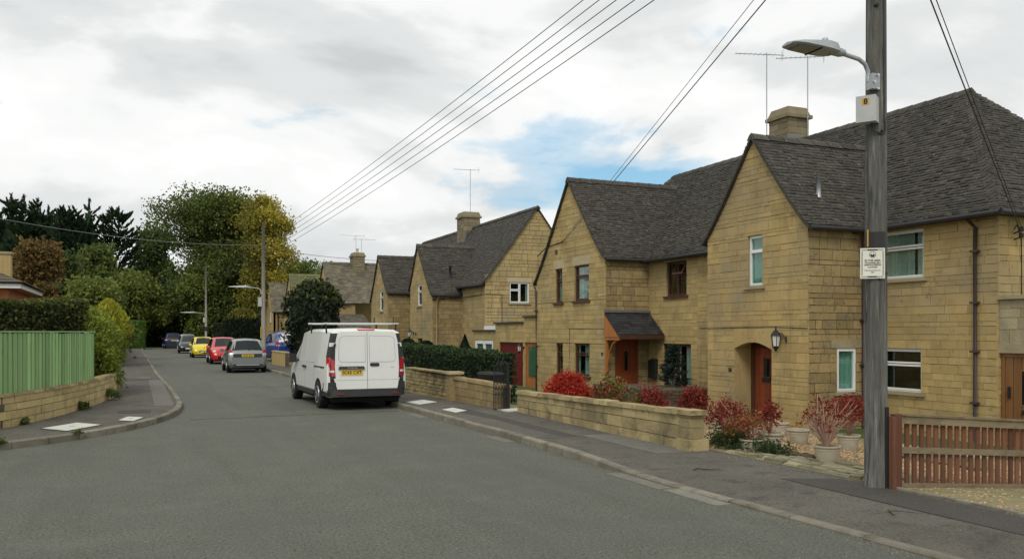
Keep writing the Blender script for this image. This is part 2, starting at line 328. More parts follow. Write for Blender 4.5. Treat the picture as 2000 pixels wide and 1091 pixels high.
def leaves(name, P, size, T, mat, parent, aspect=.55, dirs=None, flat=0.0):
    n = len(P); d = nrg.normal(size=(n, 3))
    if dirs is not None: d = dirs + d * .35
    d /= np.linalg.norm(d, axis=1)[:, None]
    q = nrg.normal(size=(n, 3))
    if flat: q = q * (1 - flat) + np.array([0, 0, 1.0]) * flat * 2.2; q = np.cross(d, q)
    else: q = np.cross(d, q)
    q /= (np.linalg.norm(q, axis=1)[:, None] + 1e-9)
    s = (np.asarray(size) * np.ones(n))[:, None] * (.7 + .6 * nrg.random((n, 1)))
    V = np.empty((n, 4, 3)); V[:, 0] = P - d * s * .5; V[:, 1] = P + q * s * aspect * .5; V[:, 2] = P + d * s * .5; V[:, 3] = P - q * s * aspect * .5
    V = V.reshape(-1, 3); lo = V.min(0); hi = V.max(0); o = Vector(((lo[0] + hi[0]) / 2, (lo[1] + hi[1]) / 2, lo[2])); V = V - np.array(o)
    me = bpy.data.meshes.new(name); me.vertices.add(4 * n); me.vertices.foreach_set('co', V.astype(np.float32).ravel())
    me.loops.add(4 * n); me.loops.foreach_set('vertex_index', np.arange(4 * n, dtype=np.int32))
    me.polygons.add(n); me.polygons.foreach_set('loop_start', np.arange(0, 4 * n, 4, dtype=np.int32))
    me.update(calc_edges=True)
    a = me.attributes.new('tint', 'FLOAT', 'FACE'); a.data.foreach_set('value', np.clip(T, 0, 1).astype(np.float32))
    return link(name, me, mat, o, parent)
def clumps(lobes, ncl, per, sigma, shell=(.62, 1.05)):
    """leaf positions gathered in clumps on a set of ellipsoid lobes"""
    lob = np.array(lobes, dtype=float); w = lob[:, 3] * lob[:, 4] + lob[:, 3] * lob[:, 5]; w /= w.sum()
    idx = nrg.choice(len(lob), ncl, p=w); u = nrg.normal(size=(ncl, 3)); u /= np.linalg.norm(u, axis=1)[:, None]
    u[:, 2] = np.where(u[:, 2] < -.5, -u[:, 2] * .6, u[:, 2])
    rr = shell[0] + (shell[1] - shell[0]) * nrg.random(ncl) ** .7
    C = lob[idx, :3] + u * lob[idx, 3:6] * rr[:, None]
    k = nrg.integers(max(2, per // 2), int(per * 1.5) + 1, ncl); ii = np.repeat(np.arange(ncl), k)
    P = C[ii] + np.clip(nrg.normal(size=(len(ii), 3)), -1.7, 1.7) * sigma * (.6 + .8 * nrg.random(ncl))[ii][:, None]
    tb = .25 + .5 * nrg.random(ncl); T = tb[ii] + nrg.normal(size=len(ii)) * .16
    return P, T, C

# ------------------------------------------------------------------ ground, road, pavements
def gz(x):
    if x <= 7.75: return .1
    if x < 13.4: return .1 - .0745 * (x - 7.75)
    return -.321
KR = [(-14, 5.92), (5, 5.9), (7, 5.82), (10, 5.74), (14, 5.78), (20, 5.7), (30, 5.6), (40, 5.48), (66, 5.2), (90, 5.0), (128, 4.6)]
KL = [(-.2, 128), (.2, 108), (.25, 80), (.68, 38.6), (.88, 30), (.94, 26), (.95, 23), (.86, 21.4), (.68, 20.2), (.36, 19), (-.08, 17.9), (-.62, 16.95), (-1.3, 16.1), (-2.1, 15.42), (-3.2, 14.8), (-5, 14.2), (-9, 13.6), (-45, 12)]
def lerp(tab, y):
    for (a, b), (c, d) in zip(tab, tab[1:]):
        if y <= c: return b + (d - b) * max(0, (y - a)) / (c - a)
    return tab[-1][1]
def kx(y): return lerp(KR, y)
def ground_sheet():
    mb = MB(); xs = [-700, -200, -60, 7.5, 7.75, 8.5, 10, 12, 13.4, 15, 40, 100, 250, 700]; ys = [-60, -15, 0, 20, 60, 130, 220, 700, 1500]
    def h(x): return -.06 if x < 7.6 else gz(x) - .012
    for y in ys:
        for x in xs: mb.v.append((x, y, h(x)))
    n = len(xs)
    for j in range(len(ys) - 1):
        for i in range(n - 1): mb.f.append((j * n + i, j * n + i + 1, (j + 1) * n + i + 1, (j + 1) * n + i)); mb.t.append(.5)
    return struct('ground', mb, 'lawn')
ground_sheet()
mb = MB()
for y0, y1 in zip(range(-14, 128, 6), range(-8, 134, 6)):
    mb.quadpts([(-46, y0, 0), (kx(y0) + .1, y0, 0), (kx(y1) + .1, y1, 0), (-46, y1, 0)], [(0, 1, 2, 3)])
struct('road', mb, 'asphalt')
def khr(y):  # right kerb upstand: dropped in front of the drive
    return .032 if y < 9.3 else (.115 if y > 11 else .032 + .083 * (y - 9.3) / 1.7)
# right pavement
mb = MB(); ys = [-14 + .5 * i for i in range(285)]
fx = [.12, .5, 1.2, 1.0]
rows_ = []
for y in ys:
    xa = kx(y) + .12; xb = 7.72
    rows_.append([(xa, y, khr(y) - .004), (xa + .35, y, khr(y) * .6 + .04), ((xa + xb) / 2, y, .098 + .002 * math.sin(y * 1.7)), (xb, y, .1)])
for r_ in rows_: mb.v.extend(r_)
for j in range(len(ys) - 1):
    for i in range(3): mb.f.append((j * 4 + i, j * 4 + i + 1, (j + 1) * 4 + i + 1, (j + 1) * 4 + i)); mb.t.append(.5)
pav_r = struct('pavement', mb, 'pavement')
# left corner block
mb = MB(); poly = [(x, y, .1) for x, y in KL]
inn = [(x - .06, y, .104) for x, y in KL] + [(-46, 128, .104)]
b0 = len(mb.v); mb.v.extend([(p[0], p[1], .1) for p in inn]); mb.f.append(tuple(range(len(inn)))); mb.t.append(.5)
pav_l = struct('pavement', mb, 'pavement')
def kerb_stone(parent, a, b, w, h0, h1, left=False):
    a = Vector((*a, 0)); b = Vector((*b, 0)); d = (b - a).normalized(); n = Vector((d.y, -d.x, 0))
    if left: n = -n
    g = d * .006; a = a + g; b = b - g; ch = .018; mb = MB()
    prof = lambda p, h: [p - Vector((0, 0, .03)), p + Vector((0, 0, h - ch)), p + n * ch + Vector((0, 0, h)), p + n * w + Vector((0, 0, h)), p + n * w - Vector((0, 0, .03))]
    j = rnd.uniform(-.006, .006)
    pa = prof(a + n * rnd.uniform(-.006, .006), h0 + j); pb = prof(b + n * rnd.uniform(-.006, .006), h1 + j)
    mb.quadpts([tuple(p) for p in pa + pb], [(0, 1, 2, 3, 4), (9, 8, 7, 6, 5), (0, 5, 6, 1), (1, 6, 7, 2), (2, 7, 8, 3), (3, 8, 9, 4)], rnd.random())
    return mb.build('kerb_stone', 'kerb', parent)
mb = MB()
for i in range(0, 140): mb.quadpts([(kx(-12 + i) + .02, -12 + i, -.02), (kx(-12 + i) + .12, -12 + i, -.02), (kx(-11 + i) + .12, -11 + i, -.02), (kx(-11 + i) + .02, -11 + i, -.02)], [(0, 1, 2, 3)])
kerb_r = struct('kerb', mb, 'mortar_dark')
y = 2.2
while y < 126:
    l = .914
    kerb_stone(kerb_r, (kx(y), y), (kx(y + l), y + l), .125, khr(y), khr(y + l)); y += l
# left kerb along its curve
pts = [Vector((x, y, 0)) for x, y in KL]
fine = []
for a, b in zip(pts, pts[1:]):
    n = max(1, int((b - a).length / .1))
    for i in range(n): fine.append(a.lerp(b, i / n))
mb = MB()
for a, b in zip(pts, pts[1:]): mb.quadpts([(a.x - .02, a.y, -.02), (a.x - .1, a.y, -.02), (b.x - .1, b.y, -.02), (b.x - .02, b.y, -.02)], [(0, 1, 2, 3)])
kerb_l = struct('kerb', mb, 'mortar_dark')
last = fine[0]
for p in fine:
    if (p - last).length >= (.6 if 14 < p.y < 23 else .914):
        if p.x > -8: kerb_stone(kerb_l, (last.x, last.y), (p.x, p.y), .13, .118, .118, left=False)
        last = p
# pale channel slabs flush with the road beside the right kerb
chn = [(7.6, 8.6), (8.63, 9.9), (13.3, 14.2), (17.9, 18.9), (4.1, 4.9)]
mb = MB(); mb.quadpts([(kx(3) - .3, 3, .0015), (kx(3), 3, .0015), (kx(3.2), 3.2, .0015), (kx(3.2) - .3, 3.2, .0015)], [(0, 1, 2, 3)])
chs = struct('road_channel', mb, 'channel')
for (a, b) in chn:
    w = rnd.uniform(.2, .26); m_ = MB(); m_.box(kx((a + b) / 2) - w, kx((a + b) / 2) - .02, a, b, -.02, .006, rnd.random()); m_.build('channel_slab', 'channel', chs)
# tar joints and cracks on the road
def strip(name, pts, w, mat, parent, z=.002, h=.003):
    m_ = MB()
    for (a, b) in zip(pts, pts[1:]):
        a_, b_ = Vector((*a, 0)), Vector((*b, 0)); n_ = Vector((-(b_ - a_).y, (b_ - a_).x, 0)).normalized() * w / 2
        m_.hexa([tuple(a_ - n_ + Z3 * (z - .01)), tuple(b_ - n_ + Z3 * (z - .01)), tuple(b_ + n_ + Z3 * (z - .01)), tuple(a_ + n_ + Z3 * (z - .01)), tuple(a_ - n_ + Z3 * (z + h)), tuple(b_ - n_ + Z3 * (z + h)), tuple(b_ + n_ + Z3 * (z + h)), tuple(a_ + n_ + Z3 * (z + h))])
    return m_.build(name, mat, parent)
Z3 = Vector((0, 0, 1)); road_o = bpy.data.objects['road']
nmat('tar', (.042, .043, .036), (.075, .077, .062), 9, .9, spots=[((.13, .135, .105), 20, .5, .62, .7)])
nmat('asphalt_patch', (.082, .085, .068), (.10, .103, .083), 2, .9, bump=.8, bscale=90, bdist=.01, spots=[((.03, .031, .026), 34, .54, .62, .8), ((.26, .26, .22), 42, .60, .66, .7)])
strip('tar_joint', [(.95 + .24 * i, 19.35 + .05 * math.sin(i * 1.3) + .015 * i) for i in range(20)], .05, 'tar', road_o)
strip('crack', [(3.2 + .2 * i, 30 + .3 * math.sin(i)) for i in range(9)], .03, 'tar', road_o)
mb = MB()
for k in range(3000):
    y = -1 + 32 * rnd.random() ** 1.2; x = kx(y) - abs(rnd.gauss(0, .10)) - .01 if k % 2 else 7.66 - abs(rnd.gauss(0, .16))
    z = .002 if k % 2 else .099; r_ = rnd.uniform(.006, .016); a = rnd.uniform(0, 3.1); c, s_ = math.cos(a) * r_, math.sin(a) * r_
    mb.quadpts([(x + c, y + s_, z), (x - s_ * .7, y + c * .7, z), (x - c, y - s_, z), (x + s_ * .7, y - c * .7, z), (x, y, z + r_ * .7)], [(0, 1, 4), (1, 2, 4), (2, 3, 4), (3, 0, 4)], rnd.random())
tag(mb.build('grit', 'channel', pav_r), kind='stuff')
for pts_ in ([(6.6 + .1 * i, 6.2 + .16 * math.sin(i * 1.4)) for i in range(11)], [(6.4 + .12 * i, 9.2 + .1 * math.sin(i * 1.9)) for i in range(11)]): strip('crack', pts_, .007, 'tar', pav_r, .0965)
# pavement repairs, covers
def sheet(name, pts, mat, parent, h=.004, z=.1):
    m_ = MB(); m_.prism([(p[0], p[1], z - .01) for p in pts], (0, 0, .012 + h)); return m_.build(name, mat, parent)
def rot_rect(cx, cy, w, l, a=0):
    c, s = math.cos(a), math.sin(a); return [(cx + c * x - s * y, cy + s * x + c * y) for x, y in ((-w / 2, -l / 2), (w / 2, -l / 2), (w / 2, l / 2), (-w / 2, l / 2))]
sheet('repair_patch', [(6.05, 13.0), (6.7, 12.8), (6.75, 19), (6.0, 19.2)], 'pavement_patch', pav_r)
sheet('repair_patch', [(6.75, 10.6), (7.6, 10.5), (7.62, 12.8), (6.8, 13)], 'pavement_pale', pav_r)
sheet('repair_patch', [(6.9, 3.5), (7.55, 3.4), (7.6, 7.9), (6.95, 8.2)], 'pavement_patch', pav_r)
sheet('repair_patch', [(.3, 22), (.72, 22), (.7, 34), (.25, 34)], 'pavement_pale', pav_l)
sheet('repair_patch', [(-.45, 20.3), (.2, 20.2), (.2, 21.0), (-.45, 21.1)], 'pavement_patch', pav_l)
sheet('repair_patch', [(-.1, 35), (.4, 35), (.3, 36.2), (-.2, 36.2)], 'pavement_pale', pav_l)
def cover(label, pts, z=.1):
    m_ = MB(); m_.prism([(p[0], p[1], z - .02) for p in pts], (0, 0, .034)); o = m_.build('service_cover', 'cover_white'); cc_ = sum((Vector((p[0], p[1], 0)) for p in pts), Vector()) / 4; fm_ = MB(); fm_.prism([tuple(cc_ + (Vector((p[0], p[1], 0)) - cc_) * 1.07 + Vector((0, 0, z - .03))) for p in pts], (0, 0, .040)); fm_.build('cover_frame', 'pavement_patch', o); tag(o, label, 'cover', 'pale service covers set into the pavements')
    c = Vector(pts[0]).lerp(Vector(pts[2]), .5); k = MB(); k.box(c.x - .05, c.x + .05, c.y - .015, c.y + .015, z + .012, z + .0165); k.build('lifting_slot', 'black_plastic', o)
cover('large pale concrete service cover below the green fence wall', [(-1.62, 17.62), (-1.18, 17.02), (-.68, 17.88), (-1.12, 18.45)])
cover('small pale service cover near the rounded kerb corner', [(-.4, 18.66), (-.13, 18.40), (.05, 19.1), (-.24, 19.36)])
cover('larger pale cover in the pavement behind the white van', [(6.0, 20.76), (6.1, 19.92), (6.72, 20.42), (6.6, 21.25)])
cover('smaller pale cover in the pavement before the weathered stone wall', [(6.16, 18.4), (6.2, 17.6), (6.58, 17.95), (6.53, 18.75)])

# ------------------------------------------------------------------ masonry, roofs, windows
Z = Vector((0, 0, 1))
class Frame:
    def __init__(s, P0, S, N): s.P0 = Vector(P0); s.S = Vector(S); s.N = Vector(N)
    def p(s, a, n, z): q = s.P0 + s.S * a + s.N * n; return (q.x, q.y, q.z + z)
    def hexa(s, mb, s0, s1, n0, n1, z0, z1, t=.5, s0t=None, s1t=None):
        s0t = s0 if s0t is None else s0t; s1t = s1 if s1t is None else s1t
        mb.hexa([s.p(s0, n1, z0), s.p(s1, n1, z0), s.p(s1, n0, z0), s.p(s0, n0, z0), s.p(s0t, n1, z1), s.p(s1t, n1, z1), s.p(s1t, n0, z1), s.p(s0t, n0, z1)], t)
def pl(tab, z):
    if z <= tab[0][0]: return tab[0][1]
    for (a, b), (c, d) in zip(tab, tab[1:]):
        if z <= c: return b + (d - b) * (z - a) / (c - a) if c > a else d
    return tab[-1][1]
def split_rows(zlo, zhi, crit, h):
    zs = sorted({round(z, 3) for z in [zlo, zhi] + [c for c in crit if zlo + .03 < c < zhi - .03]}); out = []
    zs = [z for i, z in enumerate(zs) if i == 0 or z - zs[i - 1] > .02]
    for a, b in zip(zs, zs[1:]):
        n = max(1, round((b - a) / h)); w = [rnd.choice((.62, .85, 1, 1.1, 1.45)) * rnd.uniform(.9, 1.1) for _ in range(n)]; k = (b - a) / sum(w); z = a
        for x in w: out.append((z, z + x * k)); z += x * k
    return out
class Pieces:
    """collects stones or tiles; the biggest in the picture become objects, the rest one mesh per surface"""
    def __init__(s): s.items = []
    def add(s, pts, tint, normal, parent, mat): s.items.append((pts, tint, normal, parent, mat))
    def finish(s, name, restname, limit=300, mind=0):
        sc = []
        for i, (p, t, n, par, mat) in enumerate(s.items):
            c = [sum(q[k] for q in p) / 8 for k in range(3)]
            a = (Vector(p[1]) - Vector(p[0])).length * max((Vector(p[4]) - Vector(p[0])).length, .03)
            sc.append((metric(c, n) * a, i))
        sc.sort(reverse=True); pick = {i for m_, i in sc[:limit] if m_ > mind}
        rest = {}
        for i, (p, t, n, par, mat) in enumerate(s.items):
            if i in pick: m_ = MB(); m_.hexa(p, t); m_.build(name, mat, par)
            else: rest.setdefault((par.name, mat), (par, MB()))[1].hexa(p, t)
        for (k, mat), (par, m_) in rest.items(): tag(m_.build(restname, mat, par), kind='stuff')
def stone_wall(root, pieces, fr, zlo, left, right, holes=(), h=.155, lr=(.24, .62), mat='stone', stones=True, name='wall', thick=.24, joint=.009, zhi=None, mortar='mortar'):
    """left/right: [(z, s), ...] outlines; holes (s0, s1, z0, z1)"""
    zhi = zhi or min(left[-1][0], right[-1][0]); crit = [c for q in holes for c in (q[2], q[3])] + [p[0] for p in left[:2]] + [p[0] for p in right[:2]]
    back = MB(); lst = []
    for (z0, z1) in split_rows(zlo, zhi, crit, h):
        segs = [(pl(left, z0), pl(right, z0), pl(left, z1), pl(right, z1))]
        zm = (z0 + z1) / 2
        for (h0, h1, hz0, hz1) in holes:
            if hz0 < zm < hz1:
                new = []
                for (a, b, at_, bt) in segs:
                    if h1 <= a or h0 >= b: new.append((a, b, at_, bt)); continue
                    if h0 > a + .01: new.append((a, h0, at_, h0))
                    if h1 < b - .01: new.append((h1, b, h1, bt))
                segs = new
        for (a, b, at_, bt) in segs:
            if b - a < .005: continue
            if bt < at_: bt = at_ = (bt + at_) / 2
            fr.hexa(back, a, b, -thick, 0, z0, z1, .5, at_, bt)
            if not stones: continue
            lo = max(a, at_); hi = min(b, bt); cuts = []; x = lo + rnd.uniform(*lr) * rnd.uniform(.5, 1)
            while x < hi - lr[0] * .6: cuts.append(x); x += rnd.uniform(*lr)
            e = [(a, at_)] + [(c, c) for c in cuts] + [(b, bt)]
            for (p0, p0t), (p1, p1t) in zip(e, e[1:]):
                g = joint / 2; q = rnd.uniform(.003, .016); t = rnd.random()
                ga = g if p0 != a else -rnd.uniform(.002, .011); gb_ = g if p1 != b else -rnd.uniform(.002, .011)
                lst.append((p0 + ga, p1 - gb_, q, z0 + g, z1 - g, t, p0t + ga, p1t - gb_))
    w = back.build(name, mortar if stones else mat, root)
    for (s0, s1, q, z0, z1, t, s0t, s1t) in lst:
        if z1 - z0 < .02 or s1 - s0 < .02: continue
        pts = [fr.p(s0, q, z0), fr.p(s1, q, z0), fr.p(s1, -.03, z0), fr.p(s0, -.03, z0), fr.p(s0t, q, z1), fr.p(s1t, q, z1), fr.p(s1t, -.03, z1), fr.p(s0t, -.03, z1)]
        pieces.add(pts, t, fr.N, w, mat)
    return w
def tile_plane(pieces, roofpart, O, A, B, run, zf, sl, sr, ex=.11, tw=.18, mat='tile', sheet_mb=None):
    O = Vector((*O, 0)); A = Vector((*A, 0)); B = Vector((*B, 0))
    def P(s, r, h): q = O + A * s + B * r; return (q.x, q.y, zf(r) + h)
    r = 0.0; i = 0
    while r < run - .01:
        sl_ = (zf(r + .02) - zf(r)) / .02; dr = ex / math.sqrt(1 + sl_ * sl_); r1 = min(run, r + dr * 1.7); nrm = (B * -sl_ + Z).normalized()
        a0, b0, a1, b1 = sl(r), sr(r), sl(r1), sr(r1)
        rn = min(run, r + dr)
        if sheet_mb is not None: sheet_mb.quadpts([P(sl(r), r, -.012), P(sr(r), r, -.012), P(sr(rn), rn, -.012), P(sl(rn), rn, -.012)], [(0, 1, 2, 3)])
        lo, hi = max(a0, a1), min(b0, b1)
        if b0 - a0 > .03:
            cuts = []; x = lo + tw * rnd.uniform(.3, 1)
            while x < hi - tw * .4: cuts.append(x); x += tw * rnd.uniform(.65, 1.4)
            e = [(a0, min(a1, b1))] + [(c, c) for c in cuts] + [(b0, max(b1, a1))]
            for (p0, p0t), (p1, p1t) in zip(e, e[1:]):
                h = .068 + rnd.uniform(-.009, .011); j = rnd.uniform(-.012, .012) * (i > 0); t = min(1, max(0, rnd.gauss(.45, .25))); dh = rnd.uniform(-.005, .005)
                g = .004
                pts = [P(p0 + g, r + j, h + dh), P(p1 - g, r + j, h - dh), P(p1t - g, r1, .012), P(p0t + g, r1, .012), P(p0 + g, r + j, h - .026 + dh), P(p1 - g, r + j, h - .026 - dh), P(p1t - g, r1, -.006), P(p0t + g, r1, -.006)]
                # order as a hexa: outer face first
                pieces.add([pts[0], pts[1], pts[2], pts[3], pts[4], pts[5], pts[6], pts[7]], t, nrm, roofpart, mat)
        r += dr; i += 1
def prof(zr, run, ze, kick=.2, d=.42):
    p = (zr + kick - ze) / run
    k2 = kick
    return lambda r: zr - p * (run - r) + k2 * math.exp(-r / d) - k2 * math.exp(-run / d)
def ridge_caps(parent, a, b, mat='tile', r=.13, l=.42, name='ridge_tile', step=0):
    a = Vector(a); b = Vector(b); n = max(1, int((b - a).length / l)); d = (b - a) / n; side = d.cross(Z).normalized(); up = side.cross(d).normalized()
    if up.z < 0: up = -up
    for i in range(n):
        p = a + d * i; q = a + d * (i + 1) - d.normalized() * .012; mb = MB(); t = rnd.random(); k = 1 + rnd.uniform(-.05, .05)
        ring = []
        for o, e in ((p, 0), (q, -step)):
            for (aa, hh) in ((-.155, -.115), (-.085, -.005), (0, .05), (.085, -.005), (.155, -.115)):
                ring.append(tuple(o + side * aa * k + up * (hh * k + (.012 if o is p else 0))))
        mb.quadpts(ring, [(0, 1, 6, 5), (1, 2, 7, 6), (2, 3, 8, 7), (3, 4, 9, 8), (0, 5, 9, 4), (4, 3, 2, 1, 0), (5, 6, 7, 8, 9)], t)
        mb.build(name, mat, parent)
def window(root, fr, s0, s1, z0, z1, fmat='upvc', panes=((0, 1, 0, 1),), glass='pane_glass', rec=.08, sill='stone_grey', curtain=None, bw=.05, lintel=None, sillp=.07, opensash=None):
    W, H = s1 - s0, z1 - z0; mb = MB(); hx = fr.hexa
    hx(mb, s0, s0 + bw, -rec - .06, -rec + .02, z0, z1); hx(mb, s1 - bw, s1, -rec - .06, -rec + .02, z0, z1)
    hx(mb, s0 + bw, s1 - bw, -rec - .06, -rec + .018, z0, z0 + bw); hx(mb, s0 + bw, s1 - bw, -rec - .06, -rec + .018, z1 - bw, z1)
    cells = []
    for (a, b, c, d) in panes:
        x0, x1, y0, y1 = s0 + bw * .6 + a * (W - 1.2 * bw), s0 + bw * .6 + b * (W - 1.2 * bw), z0 + bw * .6 + c * (H - 1.2 * bw), z0 + bw * .6 + d * (H - 1.2 * bw)
        f = bw * .75
        hx(mb, x0, x0 + f, -rec - .05, -rec + .03, y0, y1); hx(mb, x1 - f, x1, -rec - .05, -rec + .03, y0, y1)
        hx(mb, x0 + f, x1 - f, -rec - .05, -rec + .028, y0, y0 + f); hx(mb, x0 + f, x1 - f, -rec - .05, -rec + .028, y1 - f, y1)
        cells.append((x0 + f - .004, x1 - f + .004, y0 + f - .004, y1 - f + .004))
    # the window part is its frame; panes, sill and curtains hang from it
    w = mb.build('window', fmat, root)
    for (x0, x1, y0, y1) in cells:
        g = MB(); fr.hexa(g, x0, x1, -rec - .014, -rec - .006, y0, y1); g.build('pane', glass, w)
    if sill:
        m_ = MB(); hx(m_, s0 - .09, s1 + .09, -rec, sillp, z0 - .075, z0 - .002, .5); m_.build('sill', sill, w)
    if lintel:
        m_ = MB(); hx(m_, s0 - .12, s1 + .12, -.05, .017, z1 + .003, z1 + lintel, .6); m_.build('lintel', 'stone_pale', w)
    for (a, b, mat) in (curtain or ()):
        m_ = MB(); n = max(4, int((b - a) * W / .035)); prev = None
        for i in range(n + 1):
            x = s0 + (a + (b - a) * i / n) * W; d = -rec - .075 + .018 * math.sin(i * 1.7) + .01 * math.sin(i * .6)
            m_.v.append(fr.p(x, d, z0 + .03)); m_.v.append(fr.p(x, d, z1 - .03))
            if i: k = len(m_.v) - 4; m_.f.append((k, k + 2, k + 3, k + 1)); m_.t.append(.5)
        m_.build('curtain', mat, w, True)
    if opensash:
        a, b, c, d = opensash; x0, x1, y0, y1 = s0 + a * W, s0 + b * W, z0 + c * H, z0 + d * H; hgt = y1 - y0; q = math.sin(R(24)) * hgt; dz = hgt * (1 - math.cos(R(24)))
        m_ = MB(); f = .05
        def sh(a0, a1, t0, t1):
            pts = []
            for t_ in (t0, t1):
                for (aa, nn) in ((a0, .03), (a1, .03), (a1, -.01), (a0, -.01)):
                    pts.append(fr.p(aa, -rec + .04 + nn + q * (1 - t_), y0 + dz * (1 - t_) + t_ * (hgt - dz) + 0))
            m_.hexa(pts)
        sh(x0, x0 + f, 0, 1); sh(x1 - f, x1, 0, 1); sh(x0 + f, x1 - f, 0, .16); sh(x0 + f, x1 - f, .84, 1)
        o = m_.build('open_sash', fmat, w)
    return w
def pipe(root, pts, r, mat, name='downpipe', clips=None):
    mb = MB(); mb.tube(pts, r, 8); o = mb.build(name, mat, root, True)
    for c in (clips or ()):
        m_ = MB(); m_.box(c[0] - r * 1.9, c[0] + r * 1.9, c[1] - r * 1.9, c[1] + r * 1.9, c[2] - .02, c[2] + .02); m_.build('pipe_clip', mat, o)
    return o
def verge(root, fr, apex, zf, run, sgn, n=-.01, w=.11, back=.05, mat='tile'):
    """mortared verge strip under the tile edge of a gable, following the roof curve"""
    mb = MB(); N_ = 14
    for i in range(N_):
        r0, r1 = run * i / N_, run * (i + 1) / N_
        a0, a1 = apex + sgn * (run - r0), apex + sgn * (run - r1)
        mb.hexa([fr.p(a0, w, zf(r0) - .055), fr.p(a1, w, zf(r1) - .055), fr.p(a1, -back, zf(r1) - .055), fr.p(a0, -back, zf(r0) - .055), fr.p(a0, w, zf(r0) + .008), fr.p(a1, w, zf(r1) + .008), fr.p(a1, -back, zf(r1) + .008), fr.p(a0, -back, zf(r0) + .008)], .4)
    return mb.build('verge', mat, root)
def gable_outline(zlo, ya, yb, apex, zfr, runr, zfl, runl, drop=.05, n=14):
    """outlines as [(z, s)] for the -s side (right plane) and the +s side (left plane)"""
    L = [(zlo, ya)]; Rr = [(zlo, yb)]
    for i in range(n + 1):
        r = runr * i / n; s = apex - (runr - r); z = zfr(r) - drop
        if s >= ya - 1e-6 and z > L[-1][0]: L.append((z, s)) if len(L) > 1 else L.extend([(z - .002, ya), (z, s)])
    for i in range(n + 1):
        r = runl * i / n; s = apex + (runl - r); z = zfl(r) - drop
        if s <= yb + 1e-6 and z > Rr[-1][0]: Rr.append((z, s)) if len(Rr) > 1 else Rr.extend([(z - .002, yb), (z, s)])
    return L, Rr
def chimney(root, cx, cy, wx, wy, z0, z1, mat='stone_grey', pots=0, capw=.09):
    P = Pieces(); m_ = MB(); m_.box(cx - wx / 2 + .01, cx + wx / 2 - .01, cy - wy / 2 + .01, cy + wy / 2 - .01, z0, z1 - .25); st = m_.build('chimney', 'mortar', root)
    for fr, w in ((Frame((cx - wx / 2, cy - wy / 2, 0), (1, 0, 0), (0, -1, 0)), wx), (Frame((cx - wx / 2, cy - wy / 2, 0), (0, 1, 0), (-1, 0, 0)), wy), (Frame((cx + wx / 2, cy - wy / 2, 0), (0, 1, 0), (1, 0, 0)), wy)):
        for (a, b) in split_rows(z0, z1 - .3, (), .2):
            x = 0
            while x < w - .02:
                l = min(w - x, rnd.uniform(.28, .55)); l = w - x if w - x - l < .12 else l
                q = rnd.uniform(.006, .02); P.add([fr.p(x + .004, q, a + .005), fr.p(x + l - .004, q, a + .005), fr.p(x + l - .004, -.02, a + .005), fr.p(x + .004, -.02, a + .005), fr.p(x + .004, q, b - .005), fr.p(x + l - .004, q, b - .005), fr.p(x + l - .004, -.02, b - .005), fr.p(x + .004, -.02, b - .005)], rnd.random(), fr.N, st, mat); x += l
    P.finish('stone', 'stonework', 40)
    m_ = MB(); a, b = wx / 2, wy / 2; o = capw
    m_.box(cx - a - o, cx + a + o, cy - b - o, cy + b + o, z1 - .34, z1 - .24)
    m_.hexa([(cx - a - o * .5, cy - b - o * .5, z1 - .24), (cx + a + o * .5, cy - b - o * .5, z1 - .24), (cx + a + o * .5, cy + b + o * .5, z1 - .24), (cx - a - o * .5, cy + b + o * .5, z1 - .24), (cx - a + .04, cy - b + .04, z1), (cx + a - .04, cy - b + .04, z1), (cx + a - .04, cy + b - .04, z1), (cx - a + .04, cy + b - .04, z1)])
    m_.build('chimney_cap', 'stone_chimney', st)
    for k in range(pots):
        m_ = MB(); m_.lathe([(.12, 0), (.10, .25), (.12, .32), (.12, .36)], (cx + .3 * (k - (pots - 1) / 2), cy, z1 - .01), 12); m_.build('chimney_pot', 'pot', st, True)
    return st
def antenna(x, y, z0, z1, az, n, L, label, group='television aerials on the chimneys'):
    t = thing('television_aerial', label, 'aerial', (x, y, z0), 0, group)
    m_ = MB(); m_.tube([(x, y, z0), (x, y, z1)], .016, 6); mast = m_.build('mast', 'steel', t)
    d = Vector((math.sin(az), math.cos(az), .02)); s = Vector((d.y, -d.x, 0)); c = Vector((x, y, z1 - .05))
    m_ = MB(); m_.tube([c - d * L * .35, c + d * L * .65], .012, 6)
    for i in range(n):
        p = c + d * (L * (.65 - i / n * .9)); l = .10 + .01 * i; m_.tube([p - s * l, p + s * l], .005, 4)
    m_.build('boom', 'steel', t)
    m_ = MB(); q = c - d * L * .33
    for dz in (-.14, -.05, .05, .14): m_.tube([q - s * .16 + Z * dz, q + s * .16 + Z * dz], .005, 4)
    m_.tube([q - Z * .15, q + Z * .15], .006, 4); m_.build('reflector', 'steel', t)
    return t
XF, XW, XB = 15.0, 13.4, 21.6
